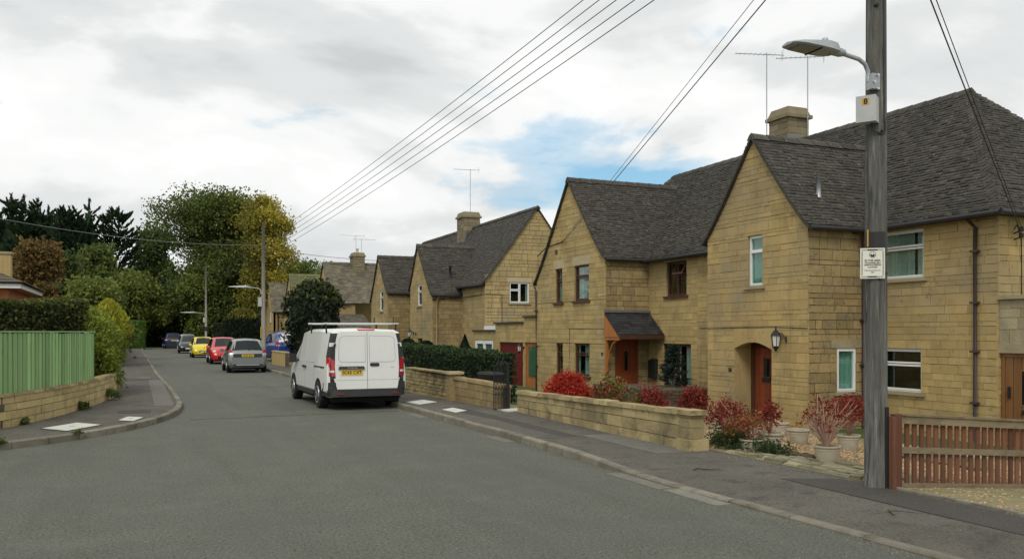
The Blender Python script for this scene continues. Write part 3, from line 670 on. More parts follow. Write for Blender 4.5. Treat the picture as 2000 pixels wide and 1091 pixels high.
def house(name, label, y0, y1, ze=4.10, zr=7.6, ridge_x=18.3, xb=None, ends=('hip', 'party'), wing=None, ex=.103, tw=.165, tmat='tile', smat='stone', front_holes=(), wing_holes=(), side_holes=(), end_holes=(), stone=True, limit=300, tlimit=300, sidemat='stone_rough', endmat='stone', gz_=-.33, h=.15, group='stone houses along the street', lr=(.2, .72), back=True, wingback=None):
    xb = xb or 2 * ridge_x - XF
    root = thing(name, label, 'house', ((XF + xb) / 2, (y0 + y1) / 2, gz_), 0, group)
    St, Ti = Pieces(), Pieces(); zb = gz_ - .08
    run = ridge_x - XF + .25; zf = prof(zr, run, ze)
    o = {'root': root, 'zf': zf, 'run': run}
    wh = list(front_holes)
    fr = Frame((XF, 0, 0), (0, 1, 0), (-1, 0, 0)); o['front'] = fr
    for (wa, wb_) in ([(y0, y1)] if not wing else [(y0, wing['ya'] + .02), (wing['yb'] - .02, y1)]):
        if wb_ - wa > .05: stone_wall(root, St, fr, zb, [(zb, wa), (ze + .12, wa)], [(zb, wb_), (ze + .12, wb_)], [q for q in wh if q[0] < wb_ and q[1] > wa], mat=smat, stones=stone, h=h, lr=lr)
    # end walls
    def end_wall(y, nrm, kind, holes, st):
        f = Frame((0, y, 0), (1, 0, 0), (0, nrm, 0))
        if kind == 'gable':
            L_, R_ = gable_outline(zb, XF, xb, ridge_x, zf, run, zf, run)
            w_ = stone_wall(root, St, f, zb, L_, R_, holes, mat=endmat, stones=st, h=h * 1.15, lr=(lr[0], lr[1] * .85), joint=.02, mortar='mortar_dark')
            verge(root, f, ridge_x, zf, run, -1); verge(root, f, ridge_x, zf, run, 1)
        elif kind == 'hip':
            stone_wall(root, St, f, zb, [(zb, XF), (ze + .12, XF)], [(zb, xb), (ze + .12, xb)], holes, mat=endmat, stones=st, h=h * 1.15, lr=lr)
        return f
    o['end'] = end_wall(y0, -1, ends[0], end_holes, stone)
    end_wall(y1, 1, ends[1], (), False)
    stone_wall(root, St, Frame((xb, 0, 0), (0, 1, 0), (1, 0, 0)), zb, [(zb, y0), (ze + .12, y0)], [(zb, y1), (ze + .12, y1)], stones=False, mat=smat)
    # roof
    sh = MB(); e0 = {'hip': y0 - .25, 'gable': y0 - .06, 'party': y0}[ends[0]]; e1 = {'hip': y1 + .25, 'gable': y1 + .06, 'party': y1}[ends[1]]
    k0 = 1 if ends[0] == 'hip' else 0; k1 = 1 if ends[1] == 'hip' else 0
    rp_v = MB(); rp_v.box(ridge_x - .05, ridge_x + .05, e0 + k0 * run + .05, e1 - k1 * run - .05, zr - .2, zr - .06); roof = rp_v.build('roof', 'tile_under', root); o['roof'] = roof
    tile_plane(Ti, roof, (XF - .25, 0), (0, 1), (1, 0), run, zf, lambda r: e0 + k0 * r, lambda r: e1 - k1 * r, ex, tw, tmat, sh)
    tile_plane(Ti, roof, (xb + .25, 0), (0, 1), (-1, 0), run, zf, lambda r: e0 + k0 * r, lambda r: e1 - k1 * r, ex * 1.6, tw * 1.6, tmat, sh)
    if k0: tile_plane(Ti, roof, (0, e0), (1, 0), (0, 1), run, zf, lambda r: XF - .25 + r, lambda r: xb + .25 - r, ex, tw, tmat, sh)
    if k1: tile_plane(Ti, roof, (0, e1), (1, 0), (0, -1), run, zf, lambda r: XF - .25 + r, lambda r: xb + .25 - r, ex, tw, tmat, sh)
    ridge_caps(roof, (ridge_x, e0 + k0 * run - .05, zr + .02), (ridge_x, e1 - k1 * run + .05, zr + .02), tmat)
    def hipcaps(cx, cy, dx, dy):
        n = int(run / .085)
        for i in range(n):
            r0, r1 = run * i / n, run * min(1, (i + 1.5) / n)
            a = Vector((cx + dx * r0, cy + dy * r0, zf(r0) + .05)); b = Vector((cx + dx * r1, cy + dy * r1, zf(r1) + .02))
            d = (b - a); s_ = Vector((dy, -dx, 0)).normalized(); m_ = MB(); ww = .15; t = rnd.random()
            # a bonnet tile: crest on the hip, two wings falling onto the planes
            pts = [a + s_ * ww - Z * .085, a + Z * .03, a - s_ * ww - Z * .085, b + s_ * ww - Z * .11, b - Z * .01, b - s_ * ww - Z * .11]
            pts += [p - Z * .03 for p in pts]
            m_.quadpts([tuple(p) for p in pts], [(0, 1, 4, 3), (1, 2, 5, 4), (0, 6, 7, 1), (1, 7, 8, 2), (6, 9, 10, 7), (7, 10, 11, 8), (0, 3, 9, 6), (2, 8, 11, 5)], t); m_.build('hip_tile', tmat, roof)
    if k0: hipcaps(XF - .25, e0, 1, 1); hipcaps(xb + .25, e0, -1, 1)
    if k1: hipcaps(XF - .25, e1, 1, -1); hipcaps(xb + .25, e1, -1, -1)
    gx = XF - .30; zg = zf(0) - .03
    segs = [(e0 - .02 * k0, e1)] if not wing else [(e0 - .02 * k0, wing['ya']), (wing['yb'], e1)]
    for a, b in segs:
        if b - a > .1: gut = MB(); gut.tube([(gx, a, zg), (gx, b, zg)], .055, 8); gut.build('gutter', 'gutter_black', root)
    if ends[0] == 'hip': gut = MB(); gut.tube([(gx, e0 - .05, zg), (xb + .3, e0 - .05, zg)], .055, 8); gut.build('gutter', 'gutter_black', root)
    m_ = MB(); m_.box(XF - .23, XF - .002, e0 + .02, e1 - .0, zg - .03, zg + .035); m_.build('soffit', 'tile_under', root)
    if ends[0] == 'hip': m_ = MB(); m_.box(XF, xb, y0 - .23, y0 - .002, zg - .03, zg + .035); m_.build('soffit', 'tile_under', root)
    if wing:
        ya, yb, ap, za = wing['ya'], wing['yb'], wing['apex'], wing['za']; er, el = wing.get('er', 4.13), wing.get('el', 4.13); ov = .13; xw = wing.get('xw', XW)
        rr, rl = ap - ya + ov, yb - ap + ov; zfr, zfl = prof(za, rr, er, .22), prof(za, rl, el, .22)
        fw = Frame((xw, 0, 0), (0, 1, 0), (-1, 0, 0)); o['wing'] = fw
        L_, R_ = gable_outline(zb, ya, yb, ap, zfr, rr, zfl, rl)
        ztop = min(L_[-1][0], R_[-1][0])
        stone_wall(root, St, fw, zb, L_, R_, wing_holes, mat=smat, stones=stone, h=h, lr=lr, zhi=ztop - .03)
        fs = Frame((0, ya, 0), (1, 0, 0), (0, -1, 0)); o['side'] = fs
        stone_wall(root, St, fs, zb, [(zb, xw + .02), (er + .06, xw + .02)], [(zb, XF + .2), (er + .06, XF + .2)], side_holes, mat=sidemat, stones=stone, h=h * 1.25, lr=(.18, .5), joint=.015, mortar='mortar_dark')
        stone_wall(root, St, Frame((0, yb, 0), (1, 0, 0), (0, 1, 0)), zb, [(zb, xw + .02), (el + .06, xw + .02)], [(zb, XF + .2), (el + .06, XF + .2)], mat=smat, stones=False)
        xr = wingback
        if xr is None:
            xr = XF
            while zf(min(run, xr - XF + .25)) < za and xr < ridge_x: xr += .02
            xr += .12
        g = MB(); g.box(xw + .05, xr - .05, ap - .05, ap + .05, za - .22, za - .08); wr = g.build('wing_roof', 'tile_under', root)
        tile_plane(Ti, wr, (0, ya - ov), (1, 0), (0, 1), rr, zfr, lambda r: xw - .10, lambda r: xr, ex, tw, tmat, sh)
        tile_plane(Ti, wr, (0, yb + ov), (1, 0), (0, -1), rl, zfl, lambda r: xw - .10, lambda r: xr, ex, tw, tmat, sh)
        ridge_caps(wr, (xw - .1, ap, za + .02), (xr, ap, za + .02), tmat)
        verge(root, fw, ap, zfr, rr, -1); verge(root, fw, ap, zfl, rl, 1)
        gg = MB(); gg.tube([(xw - .08, ya - ov - .04, zfr(0) - .03), (XF - .2, ya - ov - .04, zfr(0) - .03)], .055, 8); gg.build('gutter', 'gutter_black', root); gg = MB(); gg.tube([(xw - .08, yb + ov + .04, zfl(0) - .03), (XF - .2, yb + ov + .04, zfl(0) - .03)], .055, 8); gg.build('gutter', 'gutter_black', root)
        m_ = MB(); m_.box(xw, XF - .2, ya - ov, ya - .002, zfr(0) - .06, zfr(0) - .02); m_.build('soffit', 'tile_under', root)
        o['zfr'] = zfr; o['zfl'] = zfl
    sh.build('roof_felt', 'tile_under', roof)
    St.finish('stone', 'stonework', limit if stone else 0); Ti.finish('tile', 'tilework', tlimit)
    return o

T3 = [(0, 1, 0, .66), (0, 1, .70, 1)]
# ---- number 56 (right half of the near pair)
h56 = house('stone_house', 'ochre stone house numbered 56 with red plank door and coach lantern', 11.6, 21.3, ends=('hip', 'party'),
    wing=dict(ya=14.95, yb=18.58, apex=16.75, za=6.46),
    front_holes=[(13.30, 14.62, 2.97, 4.0), (13.36, 14.62, .56, 1.48), (19.1, 20.2, 2.95, 4.0)],
    wing_holes=[(16.44, 17.0, 2.92, 4.12), (16.12, 17.49, -1, 1.58)], side_holes=[(14.21, 14.78, .50, 1.47)])
r56 = h56['root']
window(r56, h56['front'], 13.30, 14.62, 2.97, 4.0, panes=[(0, 1, 0, .64), (0, 1, .66, 1)], curtain=[(0, .22, 'curtain'), (.28, .62, 'curtain_dim'), (.62, 1, 'curtain')])
window(r56, h56['front'], 13.36, 14.62, .56, 1.48, panes=[(0, 1, 0, .64), (0, 1, .66, 1)])
window(r56, h56['front'], 19.1, 20.2, 2.95, 4.0, panes=[(0, .5, 0, 1), (.5, 1, 0, 1)], curtain=[(0, .3, 'curtain')])
window(r56, h56['wing'], 16.44, 17.0, 2.92, 4.12, panes=[(0, 1, 0, .70), (0, 1, .70, 1)], glass='pane_teal', curtain=[(0, 1, 'curtain_dim')], sill='stone_grey')
window(r56, h56['side'], 14.21, 14.78, .50, 1.47, panes=[(0, 1, 0, 1)], glass='pane_teal', curtain=[(0, 1, 'curtain')], rec=.03)
m_ = MB(); h56['side'].hexa(m_, 14.05, 14.95, -.05, .02, 1.475, 1.66); m_.build('lintel', 'stone_grey', r56)
def plank_door(root, fr, s0, s1, z0, z1, n, rec, mat, frame='brown_wood', glass=None, box=None, fw=.06, handle=True, ledge=False):
    m_ = MB(); fr.hexa(m_, s0, s0 + fw, rec - .08, rec + .02, z0, z1); fr.hexa(m_, s1 - fw, s1, rec - .08, rec + .02, z0, z1); fr.hexa(m_, s0 + fw, s1 - fw, rec - .08, rec + .02, z1 - fw, z1)
    d = m_.build('door', frame, root); a, b = s0 + fw, s1 - fw; w = (b - a) / n
    for i in range(n):
        p = MB(); fr.hexa(p, a + i * w + .006, a + (i + 1) * w - .006, rec - .05, rec + rnd.uniform(-.002, .003), z0 + .01, z1 - fw - .003, rnd.random()); p.build('plank', mat, d)
    p = MB(); fr.hexa(p, a, b, rec - .07, rec - .03, z0 + .01, z1 - fw); p.build('door_core', 'brown_wood', d)
    if glass:
        g0, g1, gz0, gz1 = glass; p = MB(); fr.hexa(p, g0 - .03, g1 + .03, rec - .02, rec + .012, gz0 - .03, gz1 + .03); p.build('glazing_bead', frame, d)
        p = MB(); fr.hexa(p, g0, g1, rec, rec + .018, gz0, gz1); p.build('pane', 'car_glass', d)
    if box: p = MB(); fr.hexa(p, box[0], box[1], rec, rec + .03, box[2], box[3]); p.build('letter_plate', 'iron', d)
    return d
fw = h56['wing']
plank_door(r56, fw, 16.10, 17.49, -.33, 1.58, 6, -.5, 'red_door', glass=(16.80, 17.0, .76, 1.18), box=(16.77, 17.06, .62, .73), fw=.14)
# stud rows on the planks
m_ = MB()
for i in range(7):
    for s in (16.90, 17.10, 17.28): fw.hexa(m_, s - .008, s + .008, -.5, -.488, -.2 + i * .25, -.184 + i * .25)
m_.build('door_studs', 'iron', r56)
m_ = MB(); fw.hexa(m_, 17.482, 17.7, -.52, -.006, -.4, 1.6); fw.hexa(m_, 15.9, 16.128, -.52, -.006, -.4, 1.6); fw.hexa(m_, 15.9, 17.7, -.52, -.235, 1.575, 1.8); m_.build('porch_reveal', 'stone', r56)
m_ = MB(); arc = []; n = 14
for i in range(n + 1):
    s = 16.10 + 1.41 * i / n; arc.append((s, 1.42 + .17 * math.sin(math.pi * i / n)))
for (a, za), (b, zb_) in zip(arc, arc[1:]):
    m_.hexa([fw.p(a, .016, za), fw.p(b, .016, zb_), fw.p(b, -.2, zb_), fw.p(a, -.2, za), fw.p(a, .016, 1.88), fw.p(b, .016, 1.88), fw.p(b, -.2, 1.88), fw.p(a, -.2, 1.88)], .5)
m_.build('arched_lintel', 'stone', r56)
text(r56, '56', .13, fw.p(17.66, .016, .90), (0, -1, 0), Z, 'black_ink', 'house_number', .006, True)
def lantern(root, c, out, s=1.0, name='wall_lantern'):
    c = Vector(c); o = Vector(out)
    m_ = MB(); m_.tube([c, c + o * .02], .06 * s, 10); m_.tube([c + o * .02, c + o * .1 * s + Z * .12 * s, c + o * .2 * s + Z * .06 * s, c + o * .2 * s], .012 * s, 6); arm = m_.build(name, 'iron', root)
    q = c + o * .2 * s
    g = MB(); g.lathe([(.03 * s, -.14 * s), (.06 * s, -.12 * s), (.085 * s, .06 * s), (.05 * s, .1 * s)], q, 6); g.build('lantern_glass', 'lamp_clear', arm)
    g = MB(); g.lathe([(.1 * s, .07 * s), (.06 * s, .13 * s), (.02 * s, .17 * s), (.008 * s, .24 * s)], q, 8); g.lathe([(.01 * s, -.22 * s), (.04 * s, -.16 * s), (.06 * s, -.12 * s), (.02 * s, -.11 * s)], q, 8)
    for k in range(6):
        w = math.pi * k / 3; e = Vector((math.cos(w), math.sin(w), 0)); g.tube([q + e * .06 * s - Z * .12 * s, q + e * .088 * s + Z * .07 * s], .008 * s, 4)
    g.build('lantern_cage', 'iron', arm)
lantern(r56, fw.p(15.62, 0, 1.66), (-.55, .83, 0), 1.25)
fm = h56['front']
pipe(r56, [(XF - .29, 12.05, 4.02), (XF - .06, 12.05, 3.86), (XF - .06, 12.05, -.3)], .038, 'pipe_brown', clips=[(XF - .06, 12.05, z) for z in (3.4, 2.4, 1.45, .45)])
pipe(r56, [(14.86, 14.8, 4.02), (14.93, 14.88, 3.86), (14.93, 14.88, -.3)], .035, 'pipe_brown', clips=[(14.93, 14.88, z) for z in (3.3, 2.1, 1.1)])
pipe(r56, [(14.25, 15.55, 4.75), (14.25, 15.55, 5.35)], .06, 'steel', 'vent_pipe')
pipe(r56, [(XW - .012, y, 1.93 + .02 * math.sin(y * 2)) for y in (14.95, 16, 17, 18.58)] + [(XW + .3, 18.62, 1.95), (XF - .015, 18.65, 1.98), (XF - .015, 20, 1.95), (XF - .015, 21.2, 1.94)], .010, 'wire', 'wall_cable')
# flat-roofed side porch with the pine door, this side of number 56
fe = Frame((XF + .02, 0, 0), (0, 1, 0), (-1, 0, 0)); SP = Pieces()
stone_wall(r56, SP, fe, -.4, [(-.4, 7.2), (2.44, 7.2)], [(-.4, 11.58), (2.44, 11.58)], [(10.60, 11.60, -1, 1.43)], mat='stone_grey', h=.22, lr=(.3, .6), name='porch_wall')
stone_wall(r56, SP, Frame((0, 7.2, 0), (1, 0, 0), (0, -1, 0)), -.4, [(-.4, XF + .05), (2.44, XF + .05)], [(-.4, 19), (2.44, 19)], mat='stone_grey', h=.22, name='porch_wall')
SP.finish('stone', 'stonework', 60)
m_ = MB(); m_.box(XF - .06, 19, 7.1, 11.57, 2.445, 2.52); m_.build('porch_coping', 'stone_grey', r56)
plank_door(r56, fe, 10.60, 11.58, -.33, 1.43, 5, -.06, 'pine_door', 'pine_door', glass=(10.82, 11.16, .48, 1.10), box=(10.92, 11.16, .30, .38), fw=.07)
m_ = MB(); fe.hexa(m_, 11.40, 11.44, -.06, -.02, .58, .80); m_.build('door_handle', 'iron', r56)
m_ = MB(); fe.hexa(m_, 10.5, 11.59, -.05, .02, 1.435, 1.62); m_.build('lintel', 'stone_grey', r56)
# service bracket on the end wall
m_ = MB()
for dz in (0, -.12):
    m_.tube([(15.42, 11.59, 3.72 + dz), (15.40, 11.42, 3.76 + dz)], .012, 6); m_.lathe([(.03, 0), (.045, .02), (.045, .07), (.02, .09)], (15.40, 11.42, 3.74 + dz), 8)
m_.tube([(15.42, 11.585, 3.8), (15.5, 11.585, 3.9), (15.62, 11.585, 3.6), (15.62, 11.585, 2.53)], .014, 6); m_.build('service_bracket', 'iron', r56)
ch56 = chimney(r56, 18.3, 21.25, .78, .85, 6.6, 8.64, 'stone_chimney')
m_ = MB(); m_.prism([(17.8, 20.74, 7.0), (17.8, 20.5, 7.0), (17.8, 20.74, 7.75)], (1.0, 0, 0)); m_.build('chimney_flashing', 'lead', r56)
antenna(17.75, 21.6, 7.6, 10.42, R(-70), 9, 1.5, 'tall television aerial on the far side of the chimney of number 56')
antenna(18.55, 20.70, 7.6, 10.18, R(-55), 9, 1.4, 'slightly shorter television aerial behind the street lamp head on the near side of the chimney')

# ---- number 55 (left half of the near pair)
h55 = house('stone_house', 'ochre stone house numbered 55 with brown windows and tiled door canopy', 21.3, 30.8, ends=('party', 'hip'),
    wing=dict(ya=23.96, yb=29.05, apex=26.42, za=7.0, el=3.62),
    front_holes=[(21.85, 22.95, 2.93, 3.98), (21.62, 23.14, .13, 1.47)],
    wing_holes=[(26.96, 27.52, 2.85, 4.03), (25.02, 26.07, 2.87, 4.05), (26.92, 27.48, .33, 1.44), (24.98, 26.07, .38, 1.46)], side_holes=[(13.74, 14.62, -1, 1.62)])
r55 = h55['root']; fw5 = h55['wing']; fm5 = h55['front']; fs5 = h55['side']
BW = 'brown_wood'
window(r55, fw5, 26.96, 27.52, 2.85, 4.03, BW, T3, curtain=[(0, 1, 'curtain_dim')], lintel=.28, sill='brown_wood')
window(r55, fw5, 25.02, 26.07, 2.87, 4.05, BW, T3, curtain=[(0, .3, 'curtain'), (.3, .62, 'curtain_dim'), (.62, 1, 'curtain')], lintel=.28, sill='brown_wood')
window(r55, fw5, 26.92, 27.48, .33, 1.44, BW, T3, sill='brown_wood')
window(r55, fw5, 24.98, 26.07, .38, 1.46, BW, T3, curtain=[(.1, .5, 'curtain'), (.85, 1, 'curtain')], sill='brown_wood')
window(r55, fm5, 21.85, 22.95, 2.93, 3.98, BW, [(.5, 1, 0, 1), (0, .5, 0, .6), (0, .5, .62, 1)], curtain=[(.05, .25, 'curtain')], sill='brown_wood', opensash=(.04, .52, .58, .98), lintel=.12)
window(r55, fm5, 21.62, 23.14, .13, 1.47, BW, [(0, .55, 0, 1), (.55, 1, 0, .7), (.55, 1, .72, 1)], curtain=[(0, .3, 'curtain'), (.5, .95, 'curtain')], sill=None)
plank_door(r55, fs5, 13.74, 14.62, -.33, 1.62, 3, -.06, 'red_door', 'red_door', glass=(14.12, 14.23, .62, 1.22), fw=.08)
m_ = MB(); fs5.hexa(m_, 14.0, 14.35, -.05, .005, -.2, .5); m_.build('door_panel', 'red_door', r55)
# door canopy
cz0, cz1, cy0, cy1 = 1.74, 2.46, 23.02, 23.94
m_ = MB(); m_.prism([(13.36, cy1, cz1), (13.36, cy0, cz0), (13.36, cy0, cz0 - .06), (13.36, cy1, cz1 - .08)], (1.6, 0, 0)); can = m_.build('door_canopy', 'slate_dark', r55)
nrow = 9
for i in range(nrow):
    t0, t1 = i / nrow, min(1, (i + 1.35) / nrow)
    x = 13.33 - (i % 2) * .0
    k = 0; xs = [13.33 + (.12 if i % 2 else 0)]
    while xs[-1] < 14.9: xs.append(xs[-1] + .24)
    xs = [13.33] + [q for q in xs if 13.35 < q < 14.9] + [14.96]
    for a, b in zip(xs, xs[1:]):
        p = MB(); f = lambda t, h: (cy0 + (cy1 - cy0) * t, cz0 + (cz1 - cz0) * t + h)
        y0_, z0_ = f(t0, .035); y1_, z1_ = f(t1, .012)
        p.hexa([(a + .004, y0_, z0_), (b - .004, y0_, z0_), (b - .004, y1_, z1_), (a + .004, y1_, z1_), (a + .004, y0_, z0_ - .025), (b - .004, y0_, z0_ - .025), (b - .004, y1_, z1_ - .02), (a + .004, y1_, z1_ - .02)], rnd.random()); p.build('slate', 'slate_dark', can)
m_ = MB(); m_.box(13.33, 14.96, cy1 - .12, cy1 + .0, cz1 - .02, cz1 + .06); m_.build('lead_flashing', 'lead', can)
m_ = MB(); m_.box(13.36, 14.95, cy0 - .03, cy0, cz0 - .13, cz0 + .0); m_.build('fascia', 'brown_wood', can)
m_ = MB(); m_.prism([(13.345, cy1, cz1 - .09), (13.345, cy0 + .03, cz0 - .07), (13.345, cy1, cz0 - .07)], (.03, 0, 0)); m_.box(13.36, 13.46, cy0 + .02, cy1, cz0 - .16, cz0 - .08); m_.build('canopy_cheek', 'orange_wood', can)
m_ = MB(); m_.tube([(13.41, cy0 + .18, cz0 - .14), (13.41, cy0 + .48, cz0 - .28), (13.41, cy0 + .72, cz0 - .58), (13.41, cy0 + .84, cz0 - 1.02)], .035, 6); m_.box(13.37, 13.45, cy1 - .1, cy1 - .01, cz0 - 1.25, cz0 - .1); m_.build('canopy_brace', 'orange_wood', can)
text(r55, '55', .14, fw5.p(24.13, .016, 1.13), (0, -1, 0), Z, 'black_ink', 'house_number', .006, True)
m_ = MB(); fm5.hexa(m_, 23.42, 23.80, .0, .14, .36, .92); m_.prism([fm5.p(23.42, 0, .92), fm5.p(23.42, .14, .92), fm5.p(23.42, 0, .99)], (0, .38, 0)); m_.build('post_box', 'black_plastic', r55)
pipe(r55, [(XW - .02, 29.25, 3.5), (XW - .06, 29.02, 3.3), (XW - .06, 29.02, -.35)], .038, 'pipe_brown', clips=[(XW - .06, 29.02, z) for z in (2.6, 1.3, .6)])
pipe(r55, [(XW - .015, 29.0, 4.6), (XW - .015, 28.3, 4.85), (XW - .03, 26.9, 4.95), (XW - .10, 26.62, 4.97)], .016, 'iron', 'service_cable')
pipe(r55, [(XW - .012, 24.0, 1.93), (XW - .012, 26.4, 1.95), (XW - .012, 26.45, .3)], .010, 'wire', 'wall_cable')
m_ = MB(); fw5.hexa(m_, 27.35, 27.5, 0, .03, 4.55, 4.7); m_.build('air_brick', 'brown_wood', r55)
pipe(r55, [(XW, 28.75, 1.3), (XW - .3, 28.75, 1.38), (XW - .3, 28.75, 1.2)], .012, 'iron', 'basket_bracket')
# flat-roofed garage beside number 55
SP = Pieces(); fg = Frame((14.0, 0, 0), (0, 1, 0), (-1, 0, 0))
stone_wall(r55, SP, fg, -.42, [(-.42, 29.05), (2.40, 29.05)], [(-.42, 31.6), (2.40, 31.6)], [(30.32, 31.52, -1, 1.42)], name='garage_wall', h=.2)
stone_wall(r55, SP, fg, -.42, [(-.42, 31.6), (2.17, 31.6)], [(-.42, 34.6), (2.17, 34.6)], [(31.68, 34.2, -1, 1.41)], name='garage_wall', h=.2)
SP.finish('stone', 'stonework', 80)
stone_wall(r55, Pieces(), Frame((0, 34.6, 0), (1, 0, 0), (0, 1, 0)), -.42, [(-.42, 14.02), (2.17, 14.02)], [(-.42, 20), (2.17, 20)], stones=False, name='garage_wall')
m_ = MB(); m_.box(13.92, 20, 31.62, 34.68, 2.172, 2.24); m_.box(13.92, 20, 29.07, 31.615, 2.402, 2.47); m_.build('garage_coping', 'pipe_brown', r55)
plank_door(r55, fg, 31.68, 34.2, -.36, 1.41, 9, -.08, 'crimson_door', 'crimson_door', fw=.09)
plank_door(r55, fg, 30.32, 31.52, -.36, 1.42, 1, -.08, 'orange_wood', 'orange_wood', fw=.16)
m_ = MB(); fg.hexa(m_, 30.5, 31.22, -.06, -.03, .12, 1.24); m_.build('pane', 'glass_green', r55)
lantern(r55, fg.p(31.6, 0, 1.2), (-1, 0, 0), 1.0)

# ---- numbers 54 and 53 (second pair, gable ended)
h54 = house('stone_house', 'ochre stone house with broad gable end and small white casement above a flat extension', 38.4, 47.6, ze=4.08, zr=7.88, ridge_x=17.7, ends=('gable', 'party'), endmat='stone_b', smat='stone_b',
    wing=dict(ya=41.6, yb=45.4, apex=43.95, za=6.38, er=3.68, el=4.1), ex=.12, tw=.22, limit=220, tlimit=120, lr=(.3, .7), h=.17,
    end_holes=[(16.25, 17.29, 3.23, 4.22)], wing_holes=[(43.32, 44.04, 3.2, 4.3), (43.2, 44.1, -.3, 1.5)], front_holes=[(38.9, 41.0, .2, 1.2)])
r54 = h54['root']
window(r54, h54['end'], 16.25, 17.29, 3.23, 4.22, panes=[(0, .5, .0, .62), (0, .5, .64, 1), (.52, 1, 0, 1)], curtain=[(.85, 1, 'curtain')], lintel=.22, rec=.06)
window(r54, h54['wing'], 43.32, 44.04, 3.2, 4.3, panes=T3, rec=.05)
window(r54, h54['wing'], 43.2, 44.1, -.3, 1.5, 'brown_wood', rec=.2, sill=None)
window(r54, h54['front'], 38.9, 41.0, .2, 1.2, panes=[(0, .5, 0, 1), (.5, 1, 0, 1)], rec=.05)
lantern(r54, h54['wing'].p(44.75, 0, 1.75), (-1, 0, 0), 1.2)
text(r54, '54', .22, h54['wing'].p(44.35, .016, 1.72), (0, -1, 0), Z, 'black_ink', 'house_number', .006, True)
chimney(r54, 17.55, 47.6, 1.0, 1.1, 6.6, 8.75, 'stone_chimney')
m_ = MB(); m_.prism([(17.0, 46.9, 6.9), (17.15, 46.9, 7.6), (17.15, 47.4, 7.6), (17.0, 47.4, 6.9)], (.12, 0, .1)); m_.build('chimney_flashing', 'lead', r54)
pipe(r54, [(14.6, 42.3, 4.3), (14.6, 42.3, 5.2)], .06, 'gutter_black', 'vent_pipe')
pipe(r54, [(13.7, 41.42, 3.6), (13.62, 41.52, 3.3), (13.62, 41.54, -.3)], .045, 'pipe_ochre')
pipe(r54, [(13.4, 41.55, 3.45), (14.9, 41.5, 3.55), (15.0, 38.37, 3.62), (15.85, 38.37, 3.62), (15.85, 38.37, 1.9)], .016, 'wire', 'wall_cable')
SP = Pieces(); fx_ = Frame((14.4, 0, 0), (0, 1, 0), (-1, 0, 0))
stone_wall(r54, SP, fx_, -.4, [(-.4, 35.2), (1.86, 35.2)], [(-.4, 38.6), (1.86, 38.6)], [(35.9, 38.2, .3, 1.47)], name='extension_wall', h=.2)
stone_wall(r54, SP, Frame((0, 35.2, 0), (1, 0, 0), (0, -1, 0)), -.4, [(-.4, 14.42), (1.86, 14.42)], [(-.4, 20), (1.86, 20)], name='extension_wall', h=.2, stones=False)
SP.finish('stone', 'stonework', 60)
window(r54, fx_, 35.9, 38.2, .3, 1.47, panes=[(0, .5, 0, 1), (.5, 1, 0, 1)], bw=.13, curtain=[(0, 1, 'curtain_dim')], rec=.04)
m_ = MB(); m_.box(14.32, 20, 35.1, 38.39, 1.862, 1.93); m_.build('extension_roof', 'pipe_brown', r54)
m_ = MB(); m_.box(14.9, 16.4, 36.2, 38.3, 1.94, 2.12); m_.build('skylight', 'upvc', r54)
antenna(17.55, 47.3, 8.2, 11.25, R(-75), 10, 1.5, 'single television aerial on the chimney of the gable ended house')
h53 = house('stone_house', 'stone house with narrow front gable beside the lean-to stone tiled porch', 47.6, 56.8, ze=4.08, zr=7.88, ridge_x=17.7, ends=('party', 'gable'), smat='stone_b',
    wing=dict(ya=50.1, yb=54.0, apex=52.15, za=6.45, el=3.75), ex=.13, tw=.24, limit=120, tlimit=60, lr=(.35, .8), h=.19,
    wing_holes=[(51.1, 51.9, 3.1, 4.32)], front_holes=[(48.3, 49.5, .4, 1.4)])
r53 = h53['root']
window(r53, h53['wing'], 51.1, 51.9, 3.1, 4.32, panes=T3, rec=.05)
window(r53, h53['front'], 48.3, 49.5, .4, 1.4, panes=[(0, .5, 0, 1), (.5, 1, 0, 1)], rec=.05)
# ---- the far pairs
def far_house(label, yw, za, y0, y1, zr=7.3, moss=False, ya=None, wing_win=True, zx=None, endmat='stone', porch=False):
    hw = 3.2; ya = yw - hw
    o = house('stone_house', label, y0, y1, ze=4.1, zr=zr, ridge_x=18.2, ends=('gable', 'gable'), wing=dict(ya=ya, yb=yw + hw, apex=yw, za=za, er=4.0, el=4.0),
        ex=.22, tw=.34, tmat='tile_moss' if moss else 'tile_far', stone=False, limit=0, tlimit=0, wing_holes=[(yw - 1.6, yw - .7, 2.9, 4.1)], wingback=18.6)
    window(o['root'], o['wing'], yw - 1.6, yw - .7, 2.9, 4.1, panes=T3, rec=.05)
    return o
f1 = far_house('stone house with long brown tiled roof rising behind the big bay tree', 69.6, 7.35, 69.5, 80, 7.2)
chimney(f1['root'], 16.1, 69.6, .9, 1.3, 6.6, 8.2, 'stone_chimney', pots=1)
antenna(15.9, 69.2, 7.9, 9.6, R(-80), 8, 1.9, 'aerial with square reflector on the chimney with a pot', 'television aerials on the chimneys')
antenna(16.5, 69.9, 7.9, 9.4, R(80), 8, 1.9, 'plain aerial on the chimney with a pot', 'television aerials on the chimneys')
SP = Pieces(); m_ = MB(); m_.box(13.3, 15.6, 62.6, 66.38, -.4, 1.75); pr = m_.build('lean_to', 'stone', f1['root'])
Ti = Pieces(); tile_plane(Ti, pr, (0, 62.4), (1, 0), (0, 1), 3.9, lambda r: 1.8 + .35 * r, lambda r: 13.1, lambda r: 15.8, .2, .3, 'tile_far'); Ti.finish('tile', 'tilework', 0)
far_house('stone house with mossy green roof behind the bay tree', 87.0, 7.45, 87, 96, 7.3, True)
f3 = far_house('stone house with ochre side wall between telegraph pole and bay tree', 101.5, 7.35, 101.4, 109, 7.2)
